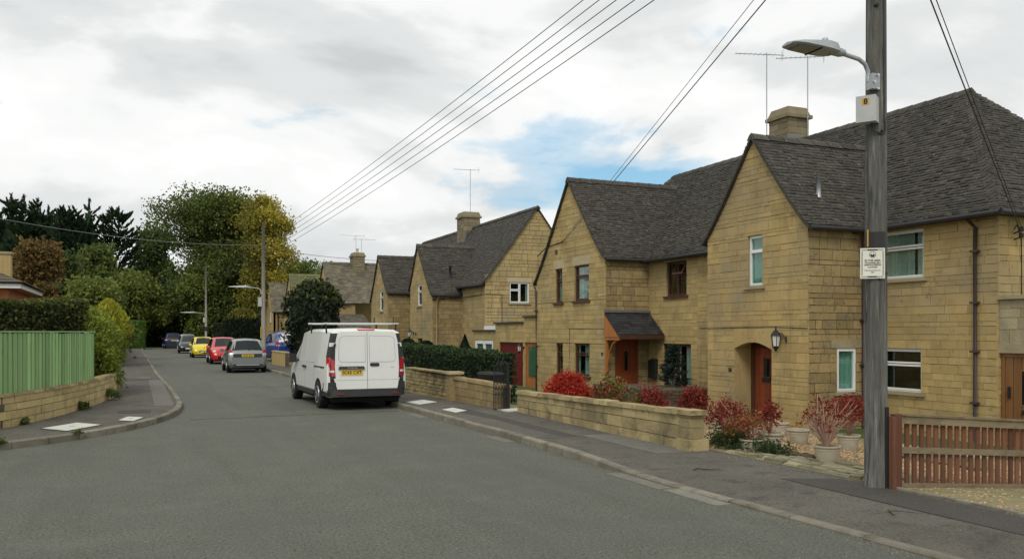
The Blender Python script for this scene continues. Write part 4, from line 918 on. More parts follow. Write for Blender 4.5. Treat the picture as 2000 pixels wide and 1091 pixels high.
pipe(f3['root'], [(13.9, 98.2, 3.9), (13.9, 98.2, -.2)], .06, 'pipe_brown')
far_house('farthest stone house with grey gabled roof behind the telegraph pole', 121.0, 7.3, 121, 130, 7.2)

# ------------------------------------------------------------------ garden walls
def block_wall(name, label, path, zb, ztop, thick=.2, ch=.135, bl=(.35, .55), mat='stone_garden', coping=(.26, .07, .5), group=None, prox=.008, cmat=None, joint=.012, side=1):
    """path [(x,y)], zb/ztop functions of arclength fraction; each block and coping stone is its own object"""
    pts = [Vector((x, y, 0)) for x, y in path]; L = [0]
    for a, b in zip(pts, pts[1:]): L.append(L[-1] + (b - a).length)
    tot = L[-1]
    def P(s, n, z):
        s = min(max(s, 0), tot)
        for i in range(len(pts) - 1):
            if s <= L[i + 1] + 1e-9: break
        d = (pts[i + 1] - pts[i]).normalized(); q = pts[i] + d * (s - L[i]); m_ = Vector((d.y, -d.x, 0)); q = q + m_ * n; return (q.x, q.y, z)
    root = thing(name, label, 'wall', (pts[0].x, pts[0].y, zb(0)), 0, group)
    core = MB(); ns = max(2, int(tot / .4))
    for i in range(ns):
        a, b = tot * i / ns, tot * (i + 1) / ns; fa, fb = a / tot, b / tot; t = thick / 2 - .012
        core.hexa([P(a, t, zb(fa) - .1), P(b, t, zb(fb) - .1), P(b, -t, zb(fb) - .1), P(a, -t, zb(fa) - .1), P(a, t, ztop(fa) - .005), P(b, t, ztop(fb) - .005), P(b, -t, ztop(fb) - .005), P(a, -t, ztop(fa) - .005)])
    core.build('core', 'mortar_dark', root)
    nc = max(1, round((ztop(.5) - zb(.5)) / ch)); cuts = [0] + sorted((i + rnd.uniform(-.12, .12)) / nc for i in range(1, nc)) + [1]
    for c0, c1 in zip(cuts, cuts[1:]):
        s = 0
        while s < tot - .02:
            l = min(tot - s, rnd.uniform(*bl))
            if tot - s - l < bl[0] * .5: l = tot - s
            a, b = s + joint / 2, s + l - joint / 2; fa, fb = a / tot, b / tot; t = thick / 2 + rnd.uniform(-prox * .5, prox); g = joint / 2
            za0, za1 = zb(fa) + (ztop(fa) - zb(fa)) * c0 + g, zb(fa) + (ztop(fa) - zb(fa)) * c1 - g; zb0, zb1 = zb(fb) + (ztop(fb) - zb(fb)) * c0 + g, zb(fb) + (ztop(fb) - zb(fb)) * c1 - g
            if c0 == 0: za0 -= .09; zb0 -= .09
            m_ = MB(); e = .012
            m_.hexa([P(a, t, za0), P(b, t, zb0), P(b, -t, zb0), P(a, -t, za0), P(a, t, za1), P(b, t, zb1), P(b, -t, zb1), P(a, -t, za1)], rnd.random()); m_.build('stone', mat, root); s += l
    if coping:
        w, h, cl = coping; s = 0
        while s < tot - .02:
            l = min(tot - s, cl * rnd.uniform(.7, 1.3)); l = tot - s if tot - s - l < .15 else l
            a, b = s + .005, s + l - .005; fa, fb = a / tot, b / tot; t = w / 2 + rnd.uniform(-.008, .01); hh = h + rnd.uniform(-.008, .01)
            m_ = MB(); m_.hexa([P(a, t, ztop(fa)), P(b, t, ztop(fb)), P(b, -t, ztop(fb)), P(a, -t, ztop(fa)), P(a, t - .012, ztop(fa) + hh), P(b, t - .012, ztop(fb) + hh), P(b, -t + .012, ztop(fb) + hh), P(a, -t + .012, ztop(fa) + hh)], rnd.random()); m_.build('coping_stone', cmat or mat, root); s += l
    return root, P, tot
GW = 'low walls along the front gardens'
w55, _, _ = block_wall('garden_wall', 'long low block wall with thin coping in front of the red maples', [(7.44, 10.9), (7.62, 17.35)], lambda f: .09, lambda f: .61 - .12 * f, .19, .135, (.38, .52), group=GW)
# end pier with its projecting foot stone
for (z0, z1, hw, yo) in ((.0, .27, .17, -.03), (.275, .43, .125, 0), (.435, .57, .12, 0), (.575, .62, .115, 0)):
    m_ = MB(); m_.box(7.45 - hw, 7.45 + hw, 10.67 - hw * .55 + yo, 10.89, z0, z1, rnd.random()); m_.build('pier_stone', 'stone_garden', w55)
m_ = MB(); m_.box(7.30, 7.60, 10.55, 10.9, .622, .69); m_.build('coping_stone', 'stone_garden', w55)
block_wall('garden_wall', 'weathered stone wall with stained face between the iron gate and the capped pier', [(7.52, 17.95), (7.38, 20.9)], lambda f: .08, lambda f: .58 + .06 * f, .2, .17, (.3, .5), group=GW, mat='stone_rough')
wb, _, _ = block_wall('garden_wall', 'rock faced brick wall with flat capped pier below the dark hedge', [(7.36, 20.95), (7.2, 24.6)], lambda f: .08, lambda f: .72 + .04 * f, .22, .095, (.16, .3), group=GW, mat='stone_garden', prox=.02, coping=None)
m_ = MB(); m_.box(7.12, 7.52, 20.72, 21.12, .765, .83); m_.build('pier_cap', 'stone_pale', wb)
m_ = MB(); m_.box(7.17, 7.47, 20.78, 21.06, -.02, .765); m_.build('pier', 'stone_rough', wb)
m_ = MB(); m_.box(7.1, 7.36, 21.2, 24.6, .77, .81); m_.build('coping', 'stone_garden', wb)
block_wall('garden_wall', 'short rock faced wall beyond the small gate behind the van', [(7.12, 25.55), (7.0, 30.5)], lambda f: .08, lambda f: .74, .22, .095, (.16, .3), group=GW, mat='stone_garden', prox=.02, coping=(.26, .05, .5))
wl = block_wall('garden_wall', 'smooth ochre rendered wall below the blue car on the drive', [(6.75, 44.6), (6.6, 48.2)], lambda f: .08, lambda f: .78, .2, .7, (1.2, 1.8), group=GW, mat='render_ochre', coping=(.26, .06, 1.2), cmat='stone_pale')
block_wall('garden_wall', 'rough low rubble wall beside the drive with the dark bin', [(6.9, 36.5), (6.85, 43.5)], lambda f: .08, lambda f: .55 + .05 * math.sin(9 * f), .24, .16, (.2, .45), group=GW, mat='stone_grey', prox=.03, coping=None)
# left wall with green board fence on top
LW = [(-6.2, 13.9), (-4.6, 15.0), (-3.3, 16.35), (-2.34, 18.05), (-1.95, 19.15), (-1.54, 20.7), (-1.10, 22.9), (-.82, 24.9), (-.70, 26.4), (-.85, 27.2), (-1.3, 27.8)]
lroot, LP, ltot = block_wall('corner_wall', 'curved low ochre block wall carrying the green board fence', LW, lambda f: .1, lambda f: .66, .2, .15, (.45, .75), mat='stone_corner', coping=(.24, .055, .45), cmat='stone_garden')
gf = thing('board_fence', 'green painted vertical board fence standing on the curved wall', 'fence', (-2.34, 18, .71))
s = .3; i = 0; fend = ltot - 4.75
while s < fend:
    q = rnd.uniform(-.006, .006); m_ = MB(); off = .02 if i % 2 else -.002; zt = 1.80 + .03 * (1 - s / fend) + rnd.uniform(-.014, .012); q = rnd.gauss(0, .008); l = .098
    m_.hexa([LP(s, off + .013, .712), LP(s + l, off + .013, .712), LP(s + l, off - .008, .712), LP(s, off - .008, .712), LP(s + q, off + .013, zt), LP(s + l + q, off + .013, zt), LP(s + l + q, off - .008, zt), LP(s + q, off - .008, zt)], rnd.random())
    m_.build('board', 'fence_green', gf); s += .086 if i % 2 else .09; i += 1
m_ = MB(); ns = 30
for k in range(ns):
    a, b = .3 + (fend - .3) * k / ns, .3 + (fend - .3) * (k + 1) / ns
    for z0, z1, n0, n1 in ((.9, .98, -.06, -.012), (1.55, 1.63, -.06, -.012), (1.825, 1.85, -.05, .05)):
        m_.hexa([LP(a, n1, z0), LP(b, n1, z0), LP(b, n0, z0), LP(a, n0, z0), LP(a, n1, z1), LP(b, n1, z1), LP(b, n0, z1), LP(a, n0, z1)])
m_.build('rails', 'fence_green', gf)
for k in range(5):
    a = .5 + (fend - .7) * k / 4; m_ = MB(); p = LP(a, -.1, .5); m_.box(p[0] - .05, p[0] + .05, p[1] - .05, p[1] + .05, .72, 1.82); m_.build('post', 'fence_green', gf)

# ------------------------------------------------------------------ iron gates
def iron_gate(label, a, b, z0, z1, ajar=0, scroll=True):
    a = Vector((*a, 0)); b = Vector((*b, 0)); g = thing('iron_gate', label, 'gate', (a.x, a.y, z0), 0, 'wrought iron garden gates')
    d = (b - a).normalized(); L = (b - a).length
    m_ = MB(); m_.tube([a + Z * (z0 - .05), a + Z * (z1 + .06)], .035, 8); m_.build('gate_post', 'iron', g)
    d2 = Matrix.Rotation(ajar, 3, 'Z') @ d; P = lambda t, z: a + d2 * (t * L) + Z * z
    m_ = MB(); m_.tube([P(.04, z0 + .06), P(.04, z1), P(.98, z1), P(.98, z0 + .06), P(.04, z0 + .06)], .013, 6); m_.tube([P(.04, z0 + .5), P(.98, z0 + .5)], .01, 6); m_.build('gate_frame', 'iron', g)
    n = 9
    for i in range(1, n):
        t = .04 + .94 * i / n; m_ = MB(); m_.tube([P(t, z0 + .06), P(t, z1 - .02)], .008, 5)
        if i % 2: m_.lathe([(.004, 0), (.022, .03), (.004, .09)], P(t, z1), 6)
        m_.build('bar', 'iron', g)
    if scroll:
        for i in range(8):
            m_ = MB(); c = P(.1 + .11 * i, z0 + .35 + .25 * (i % 2)); m_.tube([c + d2 * (.045 * math.cos(w)) + Z * (.07 * math.sin(w)) for w in [k * .7 for k in range(8)]], .008, 5); m_.build('scroll', 'iron', g)
        for i, (u, dz) in enumerate(((.35, .16), (.62, .2))): m_ = MB(); m_.tube([P(u + .16, z1), P(u, z1 + dz)], .009, 5); m_.build('finial', 'iron', g)
iron_gate('black wrought iron garden gate standing ajar between two low stone walls', (7.54, 17.9), (7.64, 17.42), .08, 1.08, R(-75))
iron_gate('small black iron gate by the brick wall under the hedge', (7.12, 25.4), (7.2, 24.65), .08, .98, R(8))
m_ = MB(); m_.box(7.3, 7.95, 17.38, 17.95, .06, .125); tag(m_.build('door_step', 'cover_white'), 'pale stone threshold under the ajar iron gate', 'step')
m_ = MB(); m_.box(6.95, 7.3, 24.62, 25.5, .06, .16); tag(m_.build('door_step', 'cover_white'), 'pale stone step at the small iron gate', 'step')

# ------------------------------------------------------------------ picket fence and telegraph poles
pf = thing('picket_fence', 'reddish brown picket fence with weathered rails running back from the pole', 'fence', (7.95, 7.28, .08))
def fz(x): return gz(x)
FY = 7.28
m_ = MB(); m_.box(7.585, 7.68, FY + .02, FY + .10, .0, .92); m_.build('post', 'brown_wood', pf)  # dark box added for the shaded gap between the posts, not a post
m_ = MB(); m_.box(7.665, 7.765, FY - .10, FY - .03, .07, .92); m_.build('post', 'post_brown', pf)
m_ = MB(); m_.box(7.60, 7.65, FY - .13, FY - .07, .05, .90); m_.build('post', 'fence_red', pf)
m_ = MB(); m_.box(7.675, 7.755, FY - .13, FY - .05, .0, .09); m_.build('post_shoe', 'steel', pf)
x = 7.80; i = 0
while x < 13.2:
    zt = fz(x) + .75; m_ = MB(); w = .062
    m_.hexa([(x, FY - .012, fz(x) + .03), (x + w, FY - .012, fz(x) + .03), (x + w, FY + .008, fz(x) + .03), (x, FY + .008, fz(x) + .03), (x, FY - .012, zt), (x + w, FY - .012, zt), (x + w, FY + .008, zt), (x, FY + .008, zt)], rnd.random()); m_.build('picket', 'fence_red', pf)
    x += .112; i += 1
x0 = 7.77
for (za, hh, n0) in ((.385, .068, -.05), (.715, .085, -.05), (.805, .022, -.07)):
    for (a, b) in ((x0, 9.9), (9.91, 11.6), (11.61, 13.3)):
        m_ = MB(); m_.hexa([(a, FY + n0, fz(a) + za), (b, FY + n0, fz(b) + za), (b, FY - .014, fz(b) + za), (a, FY - .014, fz(a) + za), (a, FY + n0, fz(a) + za + hh), (b, FY + n0, fz(b) + za + hh), (b, FY - .014, fz(b) + za + hh), (a, FY - .014, fz(a) + za + hh)], rnd.random()); m_.build('rail', 'fence_weathered', pf)
m_ = MB(); m_.hexa([(x0, FY - .05, fz(x0) - .1), (13.3, FY - .05, fz(13.3) - .1), (13.3, FY + .02, fz(13.3) - .1), (x0, FY + .02, fz(x0) - .1), (x0, FY - .05, fz(x0) + .045), (13.3, FY - .05, fz(13.3) + .045), (13.3, FY + .02, fz(13.3) + .045), (x0, FY + .02, fz(x0) + .045)]); m_.build('gravel_board', 'fence_weathered', pf)

PX, PY = 7.575, 7.37
pole = thing('telegraph_pole', 'thick weathered wooden telegraph pole beside the picket fence', 'pole', (PX, PY, .08), 0, 'wooden telegraph poles')
m_ = MB(); m_.tube([(PX, PY, .0), (PX, PY, 2), (PX + .004, PY, 5), (PX, PY, 8.55)], [.126, .120, .110, .098], 20); m_.build('shaft', 'pole_wood', pole, True)
vdir = Vector((-SN, -CS, 0)); rdir = Vector((CS, -SN, 0))   # towards the street and along it
def onpole(a, z, r=.118): # a: angle from the direction of the street corner
    d = Matrix.Rotation(a, 3, 'Z') @ vdir; return Vector((PX, PY, z)) + d * r
m_ = MB(); m_.tube([onpole(R(38), z, .122) for z in (.05, .5, 1.0)], .03, 8); m_.build('cable_guard', 'black_plastic', pole)
m_ = MB(); m_.tube([onpole(R(28), z, .115 - .002 * z) for z in (4.15, 5, 6, 7, 8)], .018, 6); m_.build('riser_cable', 'gutter_black', pole)
m_ = MB(); m_.tube([(PX, PY, 2.72), (PX, PY, 2.94)], .1205, 20); m_.build('dark_band', 'gutter_black', pole)
m_ = MB(); m_.tube([onpole(R(-66), 2.78, .120), onpole(R(-66), 2.97, .120)], .009, 6); m_.build('marker_strip', 'sticker_yellow', pole)
for k, (z_, aa) in enumerate(((8.03, 0), (7.81, 0), (7.6, 0), (7.38, 0), (7.17, 0))):
    m_ = MB(); m_.lathe([(.02, -.04), (.04, -.03), (.04, .03), (.02, .05)], (PX - .15, PY + .02, z_), 8); m_.tube([(PX, PY, z_), (PX - .15, PY + .02, z_)], .01, 5); m_.build('insulator', 'pot', pole)
for (a_, z_) in ((-20, 5.45), (12, 4.05), (-5, 2.42)): m_ = MB(); c = onpole(R(a_), z_, .112); m_.lathe([(.02, -.02), (.02, .02)], c, 8, axis='y'); m_.build('bolt', 'iron', pole)
# neighbourhood notice
sn = Vector((-.60, -.80, 0)).normalized(); sr = Vector((-sn.y, sn.x, 0)); sc_ = Vector((PX, PY, 2.59)) + sn * .135 - sr * .055
sg = thing('notice_sign', 'cream rectangular warning notice with chequered border strapped to the telegraph pole', 'sign', tuple(sc_ - Z * .165))
def sbox(mb, a0, a1, z0, z1, n0, n1):
    p = lambda a, n, z: tuple(sc_ + sr * a + sn * n + Z * z)
    mb.hexa([p(a0, n1, z0), p(a1, n1, z0), p(a1, n0, z0), p(a0, n0, z0), p(a0, n1, z1), p(a1, n1, z1), p(a1, n0, z1), p(a0, n0, z1)])
SW, SH = .128, .168
m_ = MB(); sbox(m_, -SW, SW, -SH, SH, -.006, 0); m_.build('plate', 'sign_white', sg)
m_ = MB(); q = .0085; n_ = int(2 * (SW - .012) / q)
for r_ in range(2):
    for i in range(n_):
        if (i + r_) % 2: continue
        a = -SW + .012 + i * q
        for zc in (SH - .012 - (r_ + 1) * q * .8, -SH + .012 + r_ * q * .8): sbox(m_, a, a + q, zc, zc + q * .8, 0, .0012)
    for i in range(int(2 * (SH - .03) / q)):
        if (i + r_) % 2: continue
        z_ = -SH + .03 + i * q
        for ac in (-SW + .012 + r_ * q * .8, SW - .012 - (r_ + 1) * q * .8): sbox(m_, ac, ac + q * .8, z_, z_ + q, 0, .0012)
for zc in (SH - .026, -SH + .014): sbox(m_, -.05, .05, zc, zc + .012, 0, .004)
m_.build('chequered_border', 'black_ink', sg)
m_ = MB(); cc = sc_ + Z * .095
for k in range(14):
    w = 2 * math.pi * k / 14; a, z_ = .033 * math.cos(w), .033 * math.sin(w) + .095; sbox(m_, a - .004, a + .004, z_ - .004, z_ + .004, 0, .0012)
for k in range(7): z_ = .070 + k * .003; hw_ = .022 * math.sqrt(max(0, 1 - ((k - 6) / 7) ** 2)); sbox(m_, -hw_, hw_, z_, z_ + .0031, 0, .0014)
sbox(m_, -.014, -.005, .092, .104, 0, .0014); sbox(m_, .005, .014, .092, .104, 0, .0014); sbox(m_, -.026, -.018, .086, .098, 0, .0014); sbox(m_, .018, .026, .086, .098, 0, .0014); m_.build('round_emblem', 'black_ink', sg)
for (s_, z_, sz, wd, bold) in (('IN THIS AREA', .030, .030, .165, True), ('We immediately report', .006, .020, .165, True), ('SUSPICIOUS PERSONS', -.018, .022, .170, True), ('to the POLICE', -.043, .022, .10, True), ('Police Non-emergency No.', -.078, .017, .165, False), ('101', -.100, .018, .03, True)):
    text(sg, s_, sz, sc_ + Z * z_ + sn * .002, sr, Z, 'black_ink', 'lettering', .0006, bold, wd)
m_ = MB()
for z_ in (.105, -.105): m_.tube([(PX + .124 * math.cos(w), PY + .124 * math.sin(w), 2.59 + z_) for w in [k * math.pi / 10 for k in range(21)]], .006, 5)
m_.build('strap', 'iron', sg)
# street lamp on the pole
def street_lamp(label, bx, by, z0, mat='lamp_grey', s=1.0, detail=True, group='street lamps bracketed to the poles', reach=1.0):
    L_ = thing('street_lamp', label, 'street lamp', (bx, by, z0), 0, group); d = Vector((-1, 0, 0)); e = Vector((0, 1, 0)); B_ = Vector((bx, by, z0))
    m_ = MB(); m_.tube([B_ + d * .02, B_ + d * .03 + Z * .12, B_ + d * .07 + Z * .19, B_ + d * .16 + Z * .235, B_ + d * .42 * reach + Z * .265, B_ + d * .55 * reach + Z * .275], .024, 10); m_.build('arm', mat, L_, True)
    m_ = MB(); m_.box(bx - .035, bx + .075, by - .075, by + .02, z0 - .09, z0 + .08); m_.build('bracket', 'steel', L_)
    h0 = B_ + d * (.42 * reach) + Z * .275
    m_ = MB(); m_.lathe([(.045, 0), (.06, .06), (.05, .2)], (0, 0, 0), 10, axis='x')
    m_.v = [tuple(h0 + Vector((-v[0], v[1], v[2] * .8))) for v in m_.v]; m_.build('spigot', mat, L_, True)
    # flat tapering head
    stn = [(.10, .055, -.015, .05), (.16, .10, -.03, .075), (.30, .14, -.035, .075), (.45, .15, -.03, .06), (.70, .145, -.02, .035), (.82, .12, -.015, .02), (.86, .08, -.01, .01)]
    m_ = MB(); ring = []
    for (t, w, zl, zh) in stn:
        for (aa, zz) in ((-w, zl + .012), (-w * .8, zl), (w * .8, zl), (w, zl + .012), (w * .7, zh), (0, zh + .012), (-w * .7, zh)): ring.append(tuple(h0 + d * t * reach + e * aa + Z * zz))
    m_.v = ring; n = 7
    for i in range(len(stn) - 1):
        for k in range(n): m_.f.append((i * n + k, i * n + (k + 1) % n, (i + 1) * n + (k + 1) % n, (i + 1) * n + k)); m_.t.append(.5)
    m_.f.append(tuple(range(n))); m_.f.append(tuple(range(len(ring) - 1, len(ring) - 1 - n, -1))); m_.t += [.5, .5]; m_.build('head', mat, L_)
    m_ = MB(); m_.hexa([tuple(h0 + d * a * reach + e * b + Z * c) for a, b, c in ((.50, -.105, -.036), (.76, -.095, -.027), (.76, .095, -.027), (.50, .105, -.036), (.50, -.105, -.02), (.76, -.095, -.012), (.76, .095, -.012), (.50, .105, -.02))]); m_.build('lens', 'lamp_lens', L_)
    m_ = MB(); m_.lathe([(.03, 0), (.04, .02), (.03, .045), (.01, .055)], h0 + d * .26 + Z * .08, 10); m_.build('photocell', mat, L_)
    if detail:
        m_ = MB()
        for a, z_ in ((.03, -.09), (.03, .06), (-.02, -.02)): m_.lathe([(.014, -.1), (.014, -.085)], (bx + a, by, z0 + z_), 8, axis='y')
        m_.build('bolts', 'alu', L_)
        m_ = MB(); m_.hexa([tuple(h0 + d * a * reach + e * b + Z * c) for a, b, c in ((.455, -.13, -.040), (.475, -.13, -.040), (.475, .13, -.040), (.455, .13, -.040), (.455, -.13, -.02), (.475, -.13, -.02), (.475, .13, -.02), (.455, .13, -.02))]); m_.build('seam', 'gutter_black', L_)
    return L_
street_lamp('grey flat street lamp on a curved arm high on the thick weathered pole', PX - .13, PY - .04, 4.60, reach=.9)
bc = Vector((PX - .20, PY - .07, 4.28)); bn = Vector((-.85, -.53, 0)).normalized(); br = Vector((-bn.y, bn.x, 0))
bxr = thing('isolator_box', 'pale grey electrical box with number 8 sticker on the pole', 'electrical box', tuple(bc - Z * .15))
def obox(mb, c, a0, a1, z0, z1, n0, n1):
    p = lambda a, n, z: tuple(c + br * a + bn * n + Z * z)
    mb.hexa([p(a0, n1, z0), p(a1, n1, z0), p(a1, n0, z0), p(a0, n0, z0), p(a0, n1, z1), p(a1, n1, z1), p(a1, n0, z1), p(a0, n0, z1)])
m_ = MB(); obox(m_, bc, -.10, .10, -.14, .14, -.11, .03); m_.build('case', 'box_grey', bxr)
m_ = MB(); obox(m_, bc, -.104, .104, -.144, .144, .033, .065); m_.build('lid', 'box_grey', bxr)
m_ = MB(); obox(m_, bc, -.04, .035, .04, .115, .065, .067); m_.build('sticker', 'sticker_yellow', bxr)
text(bxr, '8', .085, bc + Z * .076 + bn * .069, br, Z, 'black_ink', 'lettering', .001, True)
m_ = MB(); m_.tube([bc + Vector((.06, .0, -.13)), bc + Vector((.10, -.03, -.24)), bc + Vector((.17, -.05, -.26)), onpole(R(30), 4.05, .125), onpole(R(30), 4.2, .12)], .011, 6); m_.build('feed_cable', 'wire', bxr); m_ = MB(); m_.tube([bc + Vector((.05, .02, .13)), Vector((PX - .13, PY - .06, 4.55))], .01, 5); m_.build('feed_cable', 'wire', bxr)

P2 = Vector((6.08, 48.4, .05)); P3 = Vector((6.35, 97.5, .05))
for (p, top, lab, lz, rch) in ((P2, 7.7, 'slender pale telegraph pole behind the silver car', 3.95, 1.3), (P3, 8.8, 'far pale pole in front of the dark trees past the yellow car', 3.6, 1.9)):
    t = thing('telegraph_pole', lab, 'pole', tuple(p), 0, 'wooden telegraph poles'); m_ = MB(); m_.tube([p, p + Z * top], [.125, .085], 12); m_.build('shaft', 'pole_pale', t, True)
    if p is P2:
        m_ = MB(); m_.box(p.x - .16, p.x - .12, p.y - .12, p.y - .02, 1.5, 2.1); m_.build('marker_plate', 'plate_yellow', t)
    else:
        m_ = MB(); m_.tube([p + Z * 1.9, p + Z * 2.35], .16, 12); m_.build('dark_band', 'gutter_black', t)
    m_ = MB(); m_.box(p.x - .28, p.x - .1, p.y - .12, p.y + .1, lz - .75, lz - .25); m_.build('isolator', 'box_grey', t)
    street_lamp('white street lamp arm on the ' + ('slender pole behind the silver car' if p is P2 else 'far pole among the dark trees'), p.x - .12, p.y, lz, 'box_grey', detail=False, reach=rch)
lp = at(-110, 33, .1)
t = thing('telegraph_pole', 'pale pole carrying the service wire over the hedge', 'pole', tuple(lp), 0, 'wooden telegraph poles'); m_ = MB(); m_.tube([lp, lp + Z * 6.6], [.14, .1], 10); m_.build('shaft', 'pole_pale', t, True)
def wire(a, b, sag, label, group, r=.011, mat='wire', n=24):
    a = Vector(a); b = Vector(b); m_ = MB(); m_.tube([a.lerp(b, i / n) - Z * (4 * sag * (i / n) * (1 - i / n)) for i in range(n + 1)], r, 5)
    return tag(m_.build('overhead_wire', mat), label, 'wire', group)
for i in range(5): wire((PX - .15, PY + .02, 8.03 - .215 * i), (P2.x - .1, P2.y, 6.72 - .232 * i), .25, ['topmost', 'second highest', 'middle', 'second lowest', 'lowest'][i] + ' of five parallel power wires between the thick pole and the slender pole', 'five parallel power wires', .008)
for i in range(3): wire((P2.x - .1, P2.y, 6.72 - .46 * i), (P3.x, P3.y, 8.2 - .4 * i), .5, ['upper', 'middle', 'lower'][i] + ' power wire running on past the slender pole to the far pole', 'far power wires', .012)
wire((PX, PY, 7.02), (XW - .10, 26.60, 4.96), .0, 'black service wire dropping from the pole to the gable of number 55', 'service wires to the houses', .010)
wire((PX, PY, 7.27), (XW - .05, 26.72, 5.02), .0, 'thinner upper service wire dropping to the gable of number 55', 'service wires to the houses', .006)
wire((PX, PY, 7.12), (15.40, 11.42, 3.70), .0, 'lower service wire falling to the end wall of number 56', 'service wires to the houses', .010)
wire((PX, PY, 7.35), (15.40, 11.42, 3.82), .0, 'upper service wire falling to the end wall of number 56', 'service wires to the houses', .007)
wire((P2.x, P2.y, 6.5), lp + Z * 6.45, .4, 'pale service wire crossing the dark conifers above the brown bush', None, .011, 'wire_pale')
wire((P2.x, P2.y, 6.35), (XW, 52.3, 6.2), .1, 'upper service wire from the slender pole to the narrow front gable', 'service wires to the houses', .012)
wire((P2.x, P2.y, 6.05), (XW, 52.0, 5.7), .1, 'lower service wire from the slender pole to the narrow front gable', 'service wires to the houses', .012)

# ------------------------------------------------------------------ vehicles
def ring(st):
    y, zb, hb, hw, zs, hs, zt, ht = st[:8]; lean = st[8] if len(st) > 8 else 0; zm = zb + .15
    h = [(0, zb), (hb, zb), (hw, zm), (hw, max(zm + .02, zs - .17)), (hs, zs), (ht, zt - .07), (ht - .13, zt - .008), (0, zt + .018)]
    if zt - zs < .12: h[5] = (ht, (zs + zt) / 2 + .01)
    full = h + [(-a, b) for a, b in h[6:0:-1]]
    return [Vector((a, y + lean * (b - zb), b)) for a, b in full]
def loft_body(root, sts, mat, name='body'):
    rg = [ring(s) for s in sts]; n = len(rg[0]); m_ = MB()
    for r_ in rg: m_.v.extend(tuple(p) for p in r_)
    for i in range(len(rg) - 1):
        for k in range(n): m_.f.append((i * n + k, i * n + (k + 1) % n, (i + 1) * n + (k + 1) % n, (i + 1) * n + k)); m_.t.append(.5)
    m_.f.append(tuple(range(n))); m_.f.append(tuple(range(len(m_.v) - 1, len(m_.v) - 1 - n, -1))); m_.t += [.5, .5]
    b = m_.build(name, mat, root, True)
    md = b.modifiers.new('edge', 'EDGE_SPLIT'); md.split_angle = R(32); return rg, b
def panel(root, rg, i0, i1, ks, mat, name, off=.008, shrink=.94, parent=None, sx=None):
    """a glass or lamp panel lying on the loft between stations i0..i1 along ring indices ks"""
    P = [[rg[i][k] for k in ks] for i in range(i0, i1 + 1)]; flat = [p for r_ in P for p in r_]; c = sum(flat, Vector()) / len(flat)
    a = P[-1][0] - P[0][0]; b = P[0][-1] - P[0][0]; nrm = a.cross(b).normalized(); body = Vector((0, c.y * .6, .7))
    if nrm.dot(c - body) < 0: nrm = -nrm
    m_ = MB(); w = len(ks)
    for r_ in P:
        for p in r_: q = c + (p - c) * shrink + nrm * off; m_.v.append(tuple(q))
    k = len(m_.v)
    for r_ in P:
        for p in r_: q = c + (p - c) * shrink + nrm * (off - .012); m_.v.append(tuple(q))
    for i in range(len(P) - 1):
        for j in range(w - 1):
            f = (i * w + j, i * w + j + 1, (i + 1) * w + j + 1, (i + 1) * w + j); m_.f.append(f); m_.t.append(.5); m_.f.append(tuple(k + q for q in f[::-1])); m_.t.append(.5)
    bl = [i for i in range(w)] + [i * w + w - 1 for i in range(1, len(P))] + [(len(P) - 1) * w + j for j in range(w - 2, -1, -1)] + [i * w for i in range(len(P) - 2, 0, -1)]
    for a_, b_ in zip(bl, bl[1:] + bl[:1]): m_.f.append((a_, b_, k + b_, k + a_)); m_.t.append(.5)
    return m_.build(name, mat, root)
def wheel(root, x, y, r=.30, w=.2, steel=False):
    s = 1 if x > 0 else -1
    m_ = MB(); m_.lathe([(r * .62, -w / 2), (r * .94, -w / 2), (r, -w / 2 + .03), (r, w / 2 - .03), (r * .94, w / 2), (r * .62, w / 2)], (x, y, r), 22, axis='x'); wh = m_.build('wheel', 'tyre', root, True)
    wh.modifiers.new('edge', 'EDGE_SPLIT').split_angle = R(40)
    m_ = MB(); m_.lathe([(r * .64, 0), (r * .62, .02), (r * .5, .005), (r * .2, .02), (r * .1, .03)], (0, 0, 0), 20, axis='x'); m_.v = [(x + s * (w / 2 + .004 + v[0]), y + v[1], r + v[2]) for v in m_.v]; rim = m_.build('rim', 'rim', wh)
    m_ = MB()
    for k in range(5):
        a = 2 * math.pi * k / 5; p = Vector((x + s * (w / 2 + .016), y + r * .4 * math.cos(a), r + r * .4 * math.sin(a))); m_.lathe([(r * .11, -.01), (r * .11, .008)], p, 8, axis='x')
    m_.build('rim_holes', 'arch', wh)
    m_ = MB(); pts = []
    for k in range(13):
        a = math.pi * k / 12; pts.append((0, y + (r + .07) * math.cos(a), r + (r + .06) * math.sin(a)))
    pts = [(0, y + r + .07, .22)] + pts + [(0, y - r - .07, .22)]
    return wh, pts
def add_arch(root, pts, x, s, depth=.22):
    m_ = MB(); m_.prism([(x + s * .006, p[1], p[2]) for p in pts], (-s * depth, 0, 0)); m_.build('wheel_arch', 'arch', root)
HATCH = [(-1.93, .30, .58, .70, .70, .68, .80, .62), (-1.885, .25, .66, .79, .82, .77, .93, .70), (-1.80, .22, .70, .835, .92, .805, 1.00, .73), (-1.50, .20, .72, .845, .95, .815, 1.45, .60), (-1.2, .20, .72, .845, .94, .82, 1.51, .62), (-.4, .20, .72, .845, .92, .82, 1.53, .63), (.35, .20, .72, .845, .90, .815, 1.46, .60), (1.0, .20, .72, .84, .88, .80, .985, .73), (1.5, .20, .70, .83, .80, .78, .89, .68), (1.78, .22, .66, .79, .68, .74, .76, .60), (1.90, .25, .60, .70, .58, .66, .64, .52), (1.94, .30, .5, .6, .48, .56, .52, .42)]
